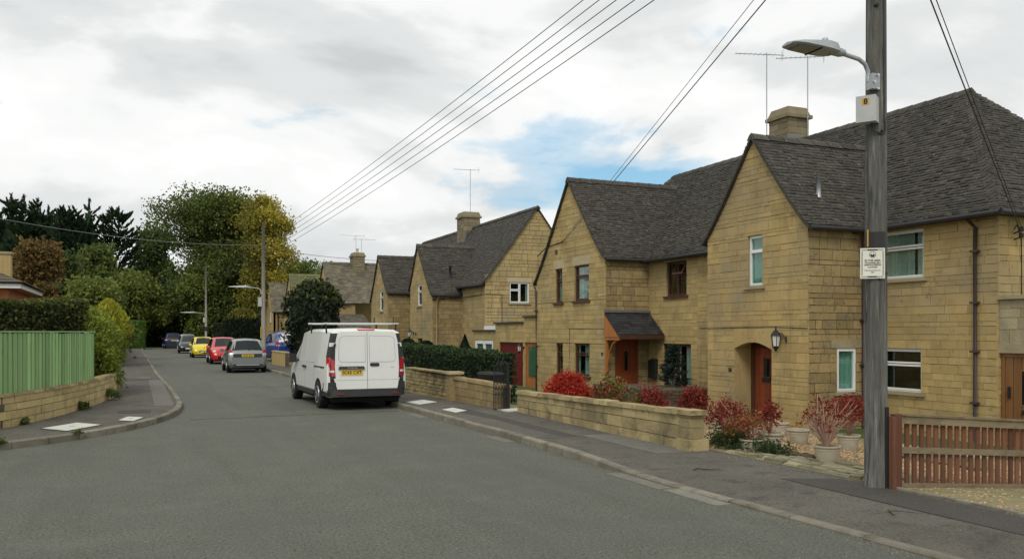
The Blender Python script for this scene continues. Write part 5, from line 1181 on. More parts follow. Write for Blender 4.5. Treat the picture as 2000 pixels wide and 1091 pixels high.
def hatchback(label, loc, rotz, color, sx=1, sy=1, sz=1, rear_plate=None, front_plate=None, bonnet=None, glass='car_glass', group='cars parked along the kerb', rear_glass=None, smile=False, roundlamps=False, grille=True, rails=False, band=False):
    t = thing('parked_car', label, 'car', loc, rotz, group, local=True)
    sts = [(y * sy, zb * (.9 + .1 * sz), hb * sx, hw * sx, zs * sz, hs * sx, zt * sz, ht * sx) for (y, zb, hb, hw, zs, hs, zt, ht) in HATCH]
    rg, body = loft_body(t, sts, color)
    for s in (-1, 1):
        for yy in (-1.22 * sy, 1.22 * sy):
            wh, pts = wheel(t, s * .755 * sx, yy, .30, .19); add_arch(t, pts, s * .845 * sx, s)
    R5 = (5, 6, 7, 8, 9); L4 = (4, 5); L4m = (10, 9)
    rw = panel(t, rg, 2, 3, R5, rear_glass or glass, 'rear_window', shrink=.92); panel(t, rg, 6, 7, R5, glass, 'windscreen', shrink=.93)
    for ks in (L4, L4m):
        panel(t, rg, 3, 4, ks, glass, 'side_window', shrink=.86); panel(t, rg, 4, 5, ks, glass, 'side_window', shrink=.90); panel(t, rg, 5, 6, ks, glass, 'side_window', shrink=.90); panel(t, rg, 6, 7, ks, glass, 'quarter_window', shrink=.62)
    yr, yf = -1.93 * sy, 1.94 * sy
    for s in (-1, 1):
        m_ = MB(); x0, x1 = s * .60 * sx, s * .815 * sx
        m_.hexa([(x0 * 1.02, yr + .0, .70 * sz), (x1, yr + .09, .70 * sz), (x1, yr + .25, .70 * sz), (x0, yr + .2, .70 * sz), (x0 * 1.12, yr + .07, 1.02 * sz), (x1 * .985, yr + .13, 1.04 * sz), (x1 * .985, yr + .27, 1.02 * sz), (x0 * 1.1, yr + .2, 1.0 * sz)]); tl = m_.build('tail_light', 'tail_red', t)
        m_ = MB(); m_.hexa([(x0 * 1.06, yr - .004, .81 * sz), (x1 * 1.004, yr + .092, .81 * sz), (x1, yr + .2, .81 * sz), (x0, yr + .2, .81 * sz), (x0 * 1.09, yr + .022, .86 * sz), (x1 * 1.0, yr + .104, .86 * sz), (x1, yr + .2, .86 * sz), (x0, yr + .2, .86 * sz)]); m_.build('reversing_lens', 'lamp_clear', tl)
        if roundlamps:
            m_ = MB(); c = Vector((s * .60 * sx, yf - .20, .66 * sz)); m_.lathe([(.13, -.08), (.13, .04), (.09, .075), (.02, .085)], (0, 0, 0), 14, axis='y'); m_.v = [(c.x + v[0], c.y + v[1] - abs(v[0]) * .2 - v[2] * .35, c.z + v[2] * 1.15) for v in m_.v]; m_.build('headlight', 'lamp_clear', t, True)
        else:
            m_ = MB(); m_.hexa([(s * .46 * sx, yf - .085, .60 * sz), (s * .76 * sx, yf - .20, .63 * sz), (s * .76 * sx, yf - .4, .63 * sz), (s * .46 * sx, yf - .3, .60 * sz), (s * .47 * sx, yf - .17, .72 * sz), (s * .755 * sx, yf - .30, .79 * sz), (s * .74 * sx, yf - .45, .78 * sz), (s * .46 * sx, yf - .32, .70 * sz)]); m_.build('headlight', 'lamp_clear', t)
        m_ = MB(); m_.hexa([(s * .80 * sx, .62 * sy, .90 * sz), (s * 1.0 * sx, .60 * sy, .91 * sz), (s * 1.0 * sx, .72 * sy, .91 * sz), (s * .80 * sx, .74 * sy, .90 * sz), (s * .82 * sx, .62 * sy, 1.03 * sz), (s * .99 * sx, .60 * sy, 1.05 * sz), (s * .98 * sx, .70 * sy, 1.03 * sz), (s * .82 * sx, .72 * sy, 1.01 * sz)]); m_.build('wing_mirror', color, t)
    m_ = MB(); m_.box(-.62 * sx, .62 * sx, yr - .02, yr + .1, .25, .40 * sz); m_.build('rear_bumper_trim', 'trim_black', t)
    m_ = MB(); m_.box(-.52 * sx, .52 * sx, yr - .035, yr + .1, .42 * sz, .46 * sz); m_.build('bumper_strip', color, t)
    if smile:
        m_ = MB(); pts = []
        for k in range(11): a = -1 + .2 * k; pts.append((a * .62 * sx, 0, .40 + .10 * a * a))
        top = [(p[0], yf - .02 - .10 * (p[0] / .62) ** 2, .52) for p in pts]; bot = [(p[0] * .96, yf - .0 - .10 * (p[0] / .62) ** 2, .34 + .12 * (p[0] / .62 / sx) ** 2) for p in pts]
        b0 = len(m_.v); m_.v.extend([(p[0], p[1] + .045, p[2]) for p in top] + [(p[0], p[1] + .035, p[2]) for p in bot])
        for k in range(10): m_.f.append((k, k + 1, 12 + k, 11 + k)); m_.t.append(.5)
        m_.build('grille', 'arch', t)
    elif grille:
        m_ = MB(); m_.box(-.45 * sx, .45 * sx, yf - .05, yf + .012, .30, .44); m_.build('grille', 'arch', t)
    for (pt, yy, mt, sgn, zc) in ((rear_plate, yr - .022, 'plate_yellow', -1, .78 * sz), (front_plate, yf + .03, 'plate_white', 1, .42)):
        if pt is None: continue
        m_ = MB(); m_.box(-.26, .26, min(yy, yy + .1 * -sgn), max(yy, yy + .1 * -sgn), zc - .056, zc + .056); pp = m_.build('number_plate', mt, t)
        if pt: text(pp, pt, .088, (0, yy + sgn * .004, zc), (1, 0, 0) if sgn < 0 else (-1, 0, 0), Z, 'black_ink', 'lettering', .001, True, .44)
    m_ = MB(); m_.tube([(0, -1.80 * sy, 1.0 * sz), (.12, -1.77 * sy, 1.05 * sz), (.42, -1.755 * sy, 1.07 * sz)], .013, 5); m_.v = [(v[0], v[1] - .02, v[2]) for v in m_.v]; m_.build('rear_wiper', 'black_plastic', t)
    m_ = MB(); m_.box(-.7 * sx, .7 * sx, -1.7 * sy, 1.7 * sy, .16, .26); m_.build('underbody', 'arch', t)
    if bonnet:
        m_ = MB(); m_.lathe([(.055, 0), (.05, .012)], (0, yf - .11, .70), 8, axis='y'); m_.build('badge', bonnet, t)
    if band:
        m_ = MB(); m_.hexa([(-.60, yr - .008, .70), (.60, yr - .008, .70), (.60, yr + .1, .70), (-.60, yr + .1, .70), (-.64, yr + .004, .86), (.64, yr + .004, .86), (.64, yr + .12, .86), (-.64, yr + .12, .86)]); m_.build('tailgate_band', 'trim_black', t)
        m_ = MB(); m_.box(-.5, .5, yr - .05, yr, .35, .39); m_.build('chrome_strip', 'alu', t)
    if rails:
        for s in (-1, 1): m_ = MB(); m_.tube([(s * .56 * sx, -1.2 * sy, 1.53 * sz), (s * .58 * sx, .2 * sy, 1.56 * sz)], .02, 6); m_.build('roof_rail', 'black_plastic', t)
    return t
hatchback('silver hatchback with yellow rear plate reading WN07 ZXC', (4.42, 42.35, 0), R(-.5), 'paint_silver', 1, 1, 1.0, 'WN07 ZXC', band=True)
hatchback('red hatchback facing the street with round pale headlights', (4.48, 53.9, 0), R(180), 'paint_red', 1, 1, 1.0, front_plate='', roundlamps=True)
hatchback('small yellow hatchback with black smiling grille and white plate', (4.15, 67.0, 0), R(180), 'paint_yellow', .97, .9, .97, front_plate='', smile=True, bonnet='black_plastic')
hatchback('black hatchback parked behind the yellow car', (3.85, 81.5, 0), R(178), 'paint_black', 1.0, 1.05, 1.0, front_plate='')
hatchback('pale silver hatchback mostly hidden behind the black car', (4.15, 89.5, 0), R(180), 'paint_pale', 1.02, 1.1, 1.06, front_plate='')
hatchback('dark blue tall car at the far end of the parked row', (3.25, 105.0, 0), R(2), 'paint_navy', 1.08, 1.15, 1.14, '', group='cars parked along the kerb')
hatchback('bright blue hatchback with pale rear window standing on the drive', (7.75, 53.6, .12), R(8), 'paint_blue', 1.04, 1.08, 1.12, rear_glass='upvc', group='cars parked along the kerb', rails=True)  # rear window uses a white plastic colour standing in for a bright reflection

def van():
    t = thing('panel_van', 'white panel van with roof bars and yellow plate SC65 CXT parked by the kerb', 'van', (4.86, 22.72, 0), R(1.2), None, local=True)
    sts = [(-2.53, .40, .70, .855, 1.02, .875, 1.80, .70, .055), (-2.49, .34, .82, .945, 1.02, .93, 1.86, .79, .05), (-2.38, .30, .86, .962, 1.03, .945, 1.895, .82, .03),
           (-1.2, .28, .86, .965, 1.04, .95, 1.91, .835), (0.1, .28, .86, .965, 1.03, .95, 1.91, .835), (.95, .28, .86, .965, 1.02, .945, 1.87, .80), (1.25, .28, .86, .965, 1.01, .94, 1.70, .77), (1.85, .28, .86, .96, 1.0, .93, 1.22, .80), (2.2, .28, .84, .94, .93, .90, 1.06, .74), (2.42, .30, .80, .90, .78, .86, .90, .66), (2.56, .33, .70, .80, .62, .76, .70, .55)]
    rg, body = loft_body(t, sts, 'van_white')
    for s in (-1, 1):
        for yy in (-1.58, 1.62):
            wh, pts = wheel(t, s * .865, yy, .335, .22, True); add_arch(t, pts, s * .965, s, .3)
    R5 = (5, 6, 7, 8, 9); panel(t, rg, 6, 7, R5, 'car_glass', 'windscreen')
    for ks in ((4, 5), (10, 9)):
        panel(t, rg, 5, 7, ks, 'car_glass', 'cab_window', shrink=.86)
        panel(t, rg, 3, 4, ks, 'van_line', 'pressed_panel_groove', off=.001, shrink=.90); panel(t, rg, 3, 4, ks, 'van_white', 'pressed_panel', off=.005, shrink=.88)
        panel(t, rg, 4, 5, ks, 'van_line', 'pressed_panel_groove', off=.001, shrink=.90); panel(t, rg, 4, 5, ks, 'van_white', 'pressed_panel', off=.005, shrink=.87)
    for s in (-1, 1):
        x = s * .967
        for (a, b, z0, z1, nm, mt) in ((-2.2, -1.1, .985, 1.015, 'door_rail', 'trim_black'), (.06, .075, .4, 1.0, 'door_seam', 'van_line'), (.95, .965, .4, 1.0, 'door_seam', 'van_line'), (-1.1, -1.09, .65, 1.0, 'door_seam', 'van_line'), (-1.0, 1.1, .30, .40, 'sill_trim', 'trim_black')):
            m_ = MB(); m_.box(min(x, x - s * .05), max(x, x - s * .05), a, b, z0, z1); m_.v = [(v[0] + (s * .0015 if abs(v[0]) > .96 else 0), v[1], v[2]) for v in m_.v]; m_.build(nm, mt, t)
        for yy in (.14, -.12):
            m_ = MB(); m_.box(min(x, x + s * .03), max(x, x + s * .03), yy, yy + .15, .93, .98); m_.build('door_handle', 'trim_black', t)
        m_ = MB(); m_.hexa([(s * .95, 1.22, 1.02), (s * 1.16, 1.20, 1.02), (s * 1.16, 1.36, 1.03), (s * .95, 1.38, 1.03), (s * .96, 1.22, 1.25), (s * 1.14, 1.20, 1.27), (s * 1.13, 1.33, 1.24), (s * .96, 1.36, 1.22)]); m_.build('wing_mirror', 'trim_black', t)
    # ---- rear end. Outline half-widths of the back follow the loft's last stations
    yb = lambda z: -2.53 + .055 * (z - .40)
    def rp(x, z, d=.0): return (x, yb(z) - d, z)
    def slab(name, pts, d0, d1, mat, parent=t):
        m_ = MB(); n = len(pts); m_.v = [rp(x, z, d0) for x, z in pts] + [rp(x, z, d1) for x, z in pts]
        m_.f = [tuple(range(n)), tuple(range(2 * n - 1, n - 1, -1))] + [(i, (i + 1) % n, n + (i + 1) % n, n + i) for i in range(n)]; m_.t = [.5] * len(m_.f)
        o = m_.build(name, mat, parent); return o
    def rr(x0, x1, z0, z1, r, taper=0, n=4):
        out = []
        for (cx, cz, a0) in ((x1 - r, z0 + r, -90), (x1 - r - taper, z1 - r, 0), (x0 + r + taper * 0, z1 - r, 90), (x0 + r, z0 + r, 180)):
            for k in range(n + 1): a = R(a0 + 90 * k / n); out.append((cx + r * math.cos(a), cz + r * math.sin(a)))
        return out
    slab('rear_frame', [(-.80, .47), (.80, .47), (.875, .56), (.885, 1.02), (.80, 1.62), (.70, 1.80), (-.70, 1.80), (-.80, 1.62), (-.885, 1.02), (-.875, .56)], -.03, .006, 'trim_black')
    for s in (-1, 1):
        e = lambda pts: [(s * x, z) for x, z in pts]
        d = slab('rear_door', e([(.006, .475), (.66, .475), (.72, .50), (.745, .60), (.77, 1.02), (.745, 1.60), (.70, 1.79), (.62, 1.835), (.006, 1.85)]), -.04, .026, 'van_white')
        slab('pressed_groove', e([(.045, 1.12), (.60, 1.12), (.66, 1.145), (.69, 1.2), (.665, 1.66), (.62, 1.715), (.56, 1.735), (.045, 1.75)]), .02, .0275, 'van_line', d)
        slab('pressed_window_panel', e([(.055, 1.13), (.595, 1.13), (.65, 1.15), (.68, 1.205), (.655, 1.655), (.615, 1.705), (.56, 1.725), (.055, 1.738)]), .02, .032, 'van_white', d)
        slab('lower_crease', e([(.01, .705), (.75, .705), (.75, .712), (.01, .712)]), .02, .0285, 'van_line', d)
        # corner lamp cluster, hinges
        m_ = MB(); m_.hexa([(s * .775, -2.545, .80), (s * .905, -2.49, .80), (s * .945, -2.38, .80), (s * .775, -2.40, .80), (s * .785, -2.525, 1.17), (s * .905, -2.47, 1.23), (s * .94, -2.36, 1.23), (s * .775, -2.40, 1.17)]); tl = m_.build('tail_light', 'tail_red', t)
        m_ = MB(); m_.hexa([(s * .785, -2.548, .89), (s * .895, -2.500, .89), (s * .895, -2.47, .89), (s * .785, -2.47, .89), (s * .785, -2.545, .94), (s * .895, -2.497, .94), (s * .895, -2.47, .94), (s * .785, -2.47, .94)]); m_.build('reversing_lens', 'lamp_clear', tl)
        m_ = MB(); m_.hexa([(s * .77, -2.50, 1.18), (s * .885, -2.47, 1.24), (s * .945, -2.36, 1.24), (s * .76, -2.40, 1.18), (s * .70, -2.45, 1.80), (s * .79, -2.42, 1.80), (s * .835, -2.32, 1.80), (s * .70, -2.36, 1.80)]); m_.build('rear_pillar', 'trim_black', t)
        for zc in (1.535, .705):
            m_ = MB(); m_.hexa([(s * .73, -2.545 + .055 * (zc - .4), zc - .045), (s * .90, -2.50, zc - .045), (s * .93, -2.40, zc - .045), (s * .73, -2.45, zc - .045), (s * .73, -2.545 + .055 * (zc - .4), zc + .045), (s * .885, -2.50, zc + .045), (s * .92, -2.40, zc + .045), (s * .73, -2.45, zc + .045)])
            if zc > 1: m_.v = [(v[0] - s * .05, v[1] + .02, v[2]) for v in m_.v]
            hg = m_.build('hinge', 'van_white', t)
            m_ = MB(); m_.box(s * .82 - .02 - (.05 * s if zc > 1 else 0), s * .82 + .02 - (.05 * s if zc > 1 else 0), -2.535, -2.45, zc - .018, zc + .018); m_.build('hinge_pin', 'black_plastic', hg)
    # bumper
    m_ = MB(); rows = [(-.90, -2.36), (-.86, -2.53), (-.70, -2.60), (0, -2.62), (.70, -2.60), (.86, -2.53), (.90, -2.36)]
    for (z0, z1, k) in ((.33, .50, 1.0),):
        for (a, b), (c, d_) in zip(rows, rows[1:]): m_.hexa([(a, b, z0), (c, d_, z0), (c * .9, -2.3, z0), (a * .9, -2.3, z0), (a, b + .02, z1), (c, d_ + .02, z1), (c * .9, -2.3, z1), (a * .9, -2.3, z1)])
    for s in (-1, 1):
        m_.hexa([(s * .76, -2.545, .48), (s * .93, -2.50, .48), (s * .968, -2.1, .40), (s * .76, -2.3, .48), (s * .775, -2.54, .66), (s * .92, -2.50, .66), (s * .968, -2.14, .64), (s * .76, -2.3, .66)])
        m_.hexa([(s * .86, -2.53, .33), (s * .93, -2.44, .33), (s * .968, -1.98, .33), (s * .80, -2.2, .33), (s * .86, -2.53, .50), (s * .93, -2.49, .50), (s * .968, -2.05, .50), (s * .80, -2.2, .50)])
    m_.build('rear_bumper', 'trim_black', t)
    for s in (-1, 1): m_ = MB(); m_.box(s * .66 - .08, s * .66 + .08, -2.618, -2.6, .385, .40); m_.build('reflector', 'tail_red', t)
    m_ = MB(); m_.hexa([rp(-.69, .965, .026), rp(-.07, .965, .026), rp(-.07, .965, .07), rp(-.69, .965, .07), rp(-.67, 1.03, .026), rp(-.09, 1.03, .026), rp(-.09, 1.03, .06), rp(-.67, 1.03, .06)]); hs = m_.build('handle_strip', 'trim_black', t)
    text(hs, 'Mercedes-Benz', .045, rp(-.36, .997, .071), (1, 0, 0), Z, 'alu', 'lettering', .001, False, .24)
    slab('plate_recess', rr(-.665, -.07, .80, .96, .02), .02, .03, 'van_white')
    m_ = MB(); m_.hexa([rp(-.63, .825, .02), rp(-.11, .825, .02), rp(-.11, .825, .04), rp(-.63, .825, .04), rp(-.63, .94, .02), rp(-.11, .94, .02), rp(-.11, .94, .04), rp(-.63, .94, .04)]); pp = m_.build('number_plate', 'plate_yellow', t)
    text(pp, 'SC65 CXT', .105, rp(-.37, .882, .042), (1, 0, 0), Z, 'black_ink', 'lettering', .001, True, .46)
    slab('door_handle', rr(.06, .285, 1.025, 1.105, .035), .02, .045, 'trim_black')
    slab('model_badge', [(-.72, 1.055), (-.60, 1.06), (-.60, 1.075), (-.72, 1.07)], .02, .029, 'alu'); slab('model_badge', [(.56, .99), (.65, .99), (.65, 1.003), (.56, 1.003)], .02, .029, 'van_line')
    m_ = MB(); m_.hexa([(-.20, -2.43, 1.865), (.20, -2.43, 1.865), (.22, -2.36, 1.89), (-.22, -2.36, 1.89), (-.18, -2.42, 1.888), (.18, -2.42, 1.888), (.2, -2.35, 1.905), (-.2, -2.35, 1.905)]); m_.build('high_brake_light', 'tail_red', t)
    # roof bars
    for (yy, zz) in ((-1.95, 2.03), (-.2, 2.04)):
        b = MB(); b.tube([(-.93, yy, zz), (.93, yy, zz)], .021, 8); bar = b.build('roof_bar', 'alu', t)
        for s in (-1, 1):
            m_ = MB(); m_.tube([(s * .84, yy, 1.80), (s * .86, yy, zz)], .022, 6); m_.tube([(s * .80, yy, zz), (s * .80, yy, zz + .17)], .012, 5); m_.build('bar_foot', 'black_plastic', bar)
    m_ = MB(); m_.box(-.78, .78, -2.4, 2.3, .19, .33); m_.build('underbody', 'arch', t)  # underbody reaches low to keep light out from under the van
    return t
van()

# ------------------------------------------------------------------ bins, little things in the gardens
def wheelie_bin(label, x, y, z, a=0, k=1):
    t = thing('wheelie_bin', label, 'bin', (x, y, z), a, 'dark wheelie bins in the front gardens', local=True)
    m_ = MB(); m_.hexa([(-.22, -.26, .06), (.22, -.26, .06), (.22, .24, .06), (-.22, .24, .06), (-.28, -.34, .98), (.28, -.34, .98), (.28, .32, .98), (-.28, .32, .98)]); m_.build('tub', 'black_plastic', t)
    m_ = MB(); m_.hexa([(-.30, -.38, .985), (.30, -.38, .985), (.30, .36, .985), (-.30, .36, .985), (-.27, -.3, 1.06), (.27, -.3, 1.06), (.27, .36, 1.08), (-.27, .36, 1.08)]); m_.build('lid', 'gutter_black', t); t.scale = (k, k, k)
    for s in (-1, 1): m_ = MB(); m_.lathe([(.09, -.025), (.09, .025)], (s * .24, .26, .09), 12, axis='x'); m_.build('wheel', 'tyre', t)
wheelie_bin('dark wheelie bin behind the weathered stone wall by the hedge', 7.92, 19.9, .08, R(20), .72)
wheelie_bin('dark wheelie bin standing above the rough rubble wall', 7.6, 40.3, .08, R(10))
def pot(label, x, y, r=.2, h=.3, zz=None):
    z = gz(x) - .005 if zz is None else zz
    t = thing('plant_pot', label, 'pot', (x, y, z), 0, 'pale stone plant pots on the gravel')
    m_ = MB(); m_.lathe([(r * .70, 0), (r * .74, .02), (r * .90, h * .72), (r * .93, h * .74), (r * .93, h * .79), (r * .90, h * .80), (r * .96, h * .9), (r * 1.03, h * .92), (r * 1.03, h), (r * .9, h), (r * .88, h - .04)], (x, y, z), 24); m_.build('pot_body', 'pot', t, True).modifiers.new('edge', 'EDGE_SPLIT').split_angle = R(35)
    m_ = MB(); m_.lathe([(r * .89, -.02), (r * .89, 0), (.01, .015)], (x, y, z + h - .035), 16); m_.build('compost', 'soil', t)
    return z + h
def shrub(name, label, cat, x, y, z, lobes, ncl, per, sigma, leaf, mat, stems=8, twig='twig', tr=.012, shell=(.5, 1.05), aspect=.5, group=None, lmix=None, flat=0, stem0=.0):
    t = thing(name, label, cat, (x, y, z), 0, group)
    P, T, C = clumps([(x + a, y + b, z + c, d, e, f) for a, b, c, d, e, f in lobes], ncl, per, sigma, shell); P[:, 2] = np.maximum(P[:, 2], z + .02)
    leaves('foliage', P, leaf, T, mat, t, aspect, flat=flat)
    if lmix:
        m2, frac = lmix; P2_, T2, _ = clumps([(x + a, y + b, z + c, d, e, f) for a, b, c, d, e, f in lobes], int(ncl * frac), per, sigma, shell); P2_[:, 2] = np.maximum(P2_[:, 2], z + .02); leaves('foliage', P2_, leaf, T2, m2, t, aspect, flat=flat)
    for k in range(stems):
        c = Vector(C[rnd.randrange(len(C))]); b = Vector((x, y, z + stem0)); mid = b.lerp(c, .5) + Vector((rnd.uniform(-.06, .06), rnd.uniform(-.06, .06), .06)); m_ = MB(); m_.tube([b, mid, c, c + (c - mid) * .25], [tr, tr * .75, tr * .45, tr * .2], 5); m_.build('branch', twig, t)
    return t
def gpos(px, py):
    p = onz(px, py, 0)
    for _ in range(6): p = onz(px, py, gz(p.x))
    return p
PG = 'japanese maples in the front gardens'
a = gpos(1615, 901); zt = pot('pale pot with bare pinkish branches nearest the pole', a.x, a.y, .185, .235)
shrub('potted_maple', 'potted maple of bare pink branches with few red leaves', 'shrub', a.x, a.y, zt - .03, [(0, 0, .45, .36, .36, .32), (-.15, .1, .3, .26, .26, .22)], 70, 7, .05, .055, 'leaf_crimson', 46, 'twig_pale', .011, group=PG)
a = gpos(1560, 866); pot('empty pale rimmed pot before the rough corner of number 56', a.x, a.y, .19, .26)
a = gpos(1657, 878); zt = pot('pale pot holding a dark red maple beside the pole', a.x, a.y, .19, .26)
shrub('potted_maple', 'dark red leafy maple in a pot below the side window', 'shrub', a.x, a.y, zt - .03, [(0, 0, .36, .36, .32, .26), (.12, .1, .46, .26, .26, .24)], 90, 12, .055, .055, 'leaf_crimson', 14, group=PG)
a = gpos(1504, 882); zt = pot('tall pale pot with a small red sapling', a.x, a.y, .20, .30)
shrub('potted_maple', 'small bright red sapling in the tall pale pot', 'shrub', a.x, a.y, zt - .03, [(0, 0, .28, .16, .16, .18)], 34, 9, .05, .06, 'leaf_crimson', 7, group=PG)
a = gpos(1470, 882); zt = pot('low wide pale pot at the edge of the green mat', a.x, a.y, .19, .2)
shrub('potted_maple', 'rusty orange small leaved shrub in the low wide pot', 'shrub', a.x, a.y, zt - .03, [(0, 0, .22, .26, .22, .18), (-.2, .1, .2, .18, .18, .15)], 60, 14, .05, .05, 'leaf_rust', 10, group=PG)
a = gpos(1520, 850); pot('pale pot by the red plank door', a.x, a.y, .20, .26)
a = gpos(1432, 868); zt = pot('pale pot under the weeping crimson maple', a.x, a.y, .20, .20)
shrub('potted_maple', 'weeping crimson maple with pale twisted trunk beside the wall end', 'shrub', a.x, a.y, zt - .03, [(-.08, .1, .34, .34, .34, .22), (.12, .2, .18, .36, .36, .26), (-.2, .1, .24, .22, .25, .2)], 150, 14, .05, .045, 'leaf_crimson', 26, 'twig_pale', .016, group=PG)
a = gpos(1412, 850); pot('pale pot half hidden behind the wall end', a.x, a.y, .2, .25)
shrub('ground_cover', 'dark green creeping mat of leaves along the stone apron', 'plant', 8.28, 10.35, gz(8.3), [(0, 0, .07, .32, .45, .11), (-.1, .5, .10, .28, .3, .13), (.2, -.35, .05, .22, .25, .08), (.15, .8, .12, .3, .3, .15)], 240, 14, .06, .045, 'leaf_hedge', 0, lmix=('leaf_light', .12))
# maples behind the wall of number 55
def mapl(label, px, py_top, py_bot, x, w, mat, ncl, per, leaf=.07, stems=12, dome=True, lmix=None, sig=.08):
    d = ray(px); D = x / d[0]; y = d[1] * D; zt_ = zat(py_top, D); zb_ = gz(x); h_ = zt_ - zb_; r_ = w * D / FPX / 2
    lb = [(0, 0, h_ * .70, r_ * .8, r_ * .8, h_ * .32), (0, r_ * .3, h_ * .5, r_, r_, h_ * .38), (0, -r_ * .4, h_ * .45, r_ * .8, r_ * .8, h_ * .35)]
    shrub('japanese_maple', label, 'shrub', x, y, zb_, lb, ncl, per, sig, leaf, mat, stems, group=PG, lmix=lmix)
mapl('brilliant scarlet dome shaped maple behind the wall of number 55', 1110, 731, 780, 9.3, 84, 'leaf_red', 300, 18, .07, 10, sig=.07)
mapl('loose maple with green lower leaves and dull red top', 1196, 735, 790, 10.0, 66, 'leaf_crimson', 60, 9, .08, 18, lmix=('leaf_light', 1.0))
mapl('broad dusky red maple in front of the raised brick bed', 1272, 757, 800, 9.6, 70, 'leaf_crimson', 150, 13, .065, 24)
mapl('dark crimson maple tucked against the wing of number 56', 1356, 757, 805, 12.2, 50, 'leaf_crimson', 140, 15, .07, 14)
mapl('small bright green low shrub beside the dusky maple', 1245, 772, 800, 9.3, 26, 'leaf_light', 70, 12, .06, 4)
# raised brick bed with a spruce
bed = thing('raised_bed', 'dark old brick raised bed under the spruce', 'planter', (13.3, 20.6, -.3))
m_ = MB(); m_.box(12.33, 14.2, 19.45, 22.7, -.35, .27); m_.build('soil_fill', 'soil', bed)
for c in range(9):
    for (fr_, L_) in ((Frame((12.3, 19.42, 0), (0, 1, 0), (-1, 0, 0)), 3.3), (Frame((12.3, 19.42, 0), (1, 0, 0), (0, -1, 0)), 1.9)):
        s = -.11 * (c % 2)
        while s < L_:
            m_ = MB(); z0 = -.36 + c * .075; fr_.hexa(m_, max(0, s) + .004, min(L_, s + .22) - .004, -.08, rnd.uniform(0, .006), z0 + .005, z0 + .07, rnd.random()); m_.build('brick', 'old_brick', bed); s += .225
def spruce(label, x, y, z, h, r, n=2600, leaf=.12):
    t = thing('spruce_tree', label, 'tree', (x, y, z)); m_ = MB(); m_.tube([(x, y, z), (x, y, z + h * .99)], [.05, .008], 6); m_.build('trunk', 'bark', t)
    P = []; T = []; Dd = []
    for k in range(11):
        f = k / 11; zz = z + h * (.1 + .86 * f); rr_ = r * (1 - f) ** .8 + .04
        for q in range(9):
            a = rnd.uniform(0, 6.28); l = rr_ * rnd.uniform(.7, 1.1)
            for s in range(max(8, int(n / 100))):
                u = rnd.random() ** .7; P.append((x + math.cos(a) * l * u + rnd.gauss(0, .035), y + math.sin(a) * l * u + rnd.gauss(0, .035), zz - .18 * l * u + .2 * l * u * u + rnd.gauss(0, .03))); T.append(rnd.gauss(.35 + .4 * u, .15)); Dd.append((math.cos(a + rnd.uniform(-.8, .8)), math.sin(a + rnd.uniform(-.8, .8)), rnd.uniform(-.1, .3)))
    leaves('needles', np.array(P), leaf, np.array(T), 'leaf_spruce', t, .22, np.array(Dd))
spruce('small dark spruce before the brown ground floor window of number 55', 13.9, 20.9, .25, 1.32, .50)

# ------------------------------------------------------------------ forecourt of number 56: gravel, stone apron; mossy drive
mb = MB(); xs = [7.72, 8.2, 9, 10, 11, 12, 13.38]
for a, b in zip(xs, xs[1:]): mb.quadpts([(a, 7.3, gz(a) + .002), (b, 7.3, gz(b) + .002), (b, 19.4, gz(b) + .002), (a, 19.4, gz(a) + .002)], [(0, 1, 2, 3)])
gb = struct('gravel', mb, 'gravel_bed')
n = 9500; px_ = 7.9 + 4.6 * nrg.random(n) ** 1.15; py_ = 7.4 + 6.6 * nrg.random(n)
keep = (px_ > 8.75 + .25 * np.sin(py_ * 2.3)) | (py_ > 10.8); px_, py_ = px_[keep], py_[keep]; n = len(px_)
mb = MB()
for x, y in zip(px_.tolist(), py_.tolist()):
    r_ = rnd.uniform(.014, .034); z = gz(x) + .006; a = rnd.uniform(0, 3.14); c, s_ = math.cos(a) * r_, math.sin(a) * r_; h_ = r_ * rnd.uniform(.4, .8); k = rnd.uniform(.5, .9)
    mb.quadpts([(x + c, y + s_, z), (x - s_ * k, y + c * k, z), (x - c, y - s_, z), (x + s_ * k, y - c * k, z), (x + rnd.uniform(-.3, .3) * r_, y, z + h_)], [(0, 1, 4), (1, 2, 4), (2, 3, 4), (3, 0, 4)], rnd.random())
tag(mb.build('pebbles', 'pebble', gb), kind='stuff')
# apron of rough thin stones between pavement and gravel
mb = MB(); mb.quadpts([(7.70, 7.35, .104), (8.85, 7.35, gz(8.85) + .010), (8.75, 10.3, gz(8.75) + .010), (7.70, 10.3, .104)], [(0, 1, 2, 3)]); ap = struct('stone_apron', mb, 'moss_drive')
y = 7.42; cnt = 0
x = 7.74
while x < 8.85:
    w = rnd.uniform(.07, .13); y = 7.40 + rnd.uniform(0, .2); ylim = 10.25 - max(0, x - 8.35) * 1.6
    while y < ylim:
        l = rnd.uniform(.16, .42)
        if rnd.random() < .86 and cnt < 290:
            m_ = MB(); z = gz(x) + .012; h_ = rnd.uniform(.012, .035); j = lambda: rnd.uniform(-.018, .018)
            m_.hexa([(x + j(), y + j(), z - .03), (x + w - .012 + j(), y + j(), z - .03), (x + w - .012 + j(), y + l - .015 + j(), z - .03), (x + j(), y + l - .015 + j(), z - .03), (x + .01, y + .01, z + h_), (x + w - .02, y + .01, z + h_ * rnd.uniform(.6, 1)), (x + w - .02, y + l - .03, z + h_), (x + .01, y + l - .03, z + h_ * rnd.uniform(.6, 1))], rnd.random()); m_.build('paving_stone', 'flag', ap); cnt += 1
        y += l
    x += w
mb = MB(); xs = [7.70, 8.5, 10, 12, 13.4, 20]
for a, b in zip(xs, xs[1:]): mb.quadpts([(a, -6, gz(a) + .003), (b, -6, gz(b) + .003), (b, 7.22, gz(b) + .003), (a, 7.22, gz(a) + .003)], [(0, 1, 2, 3)])
dr = struct('drive', mb, 'moss_drive')
y = -2.0
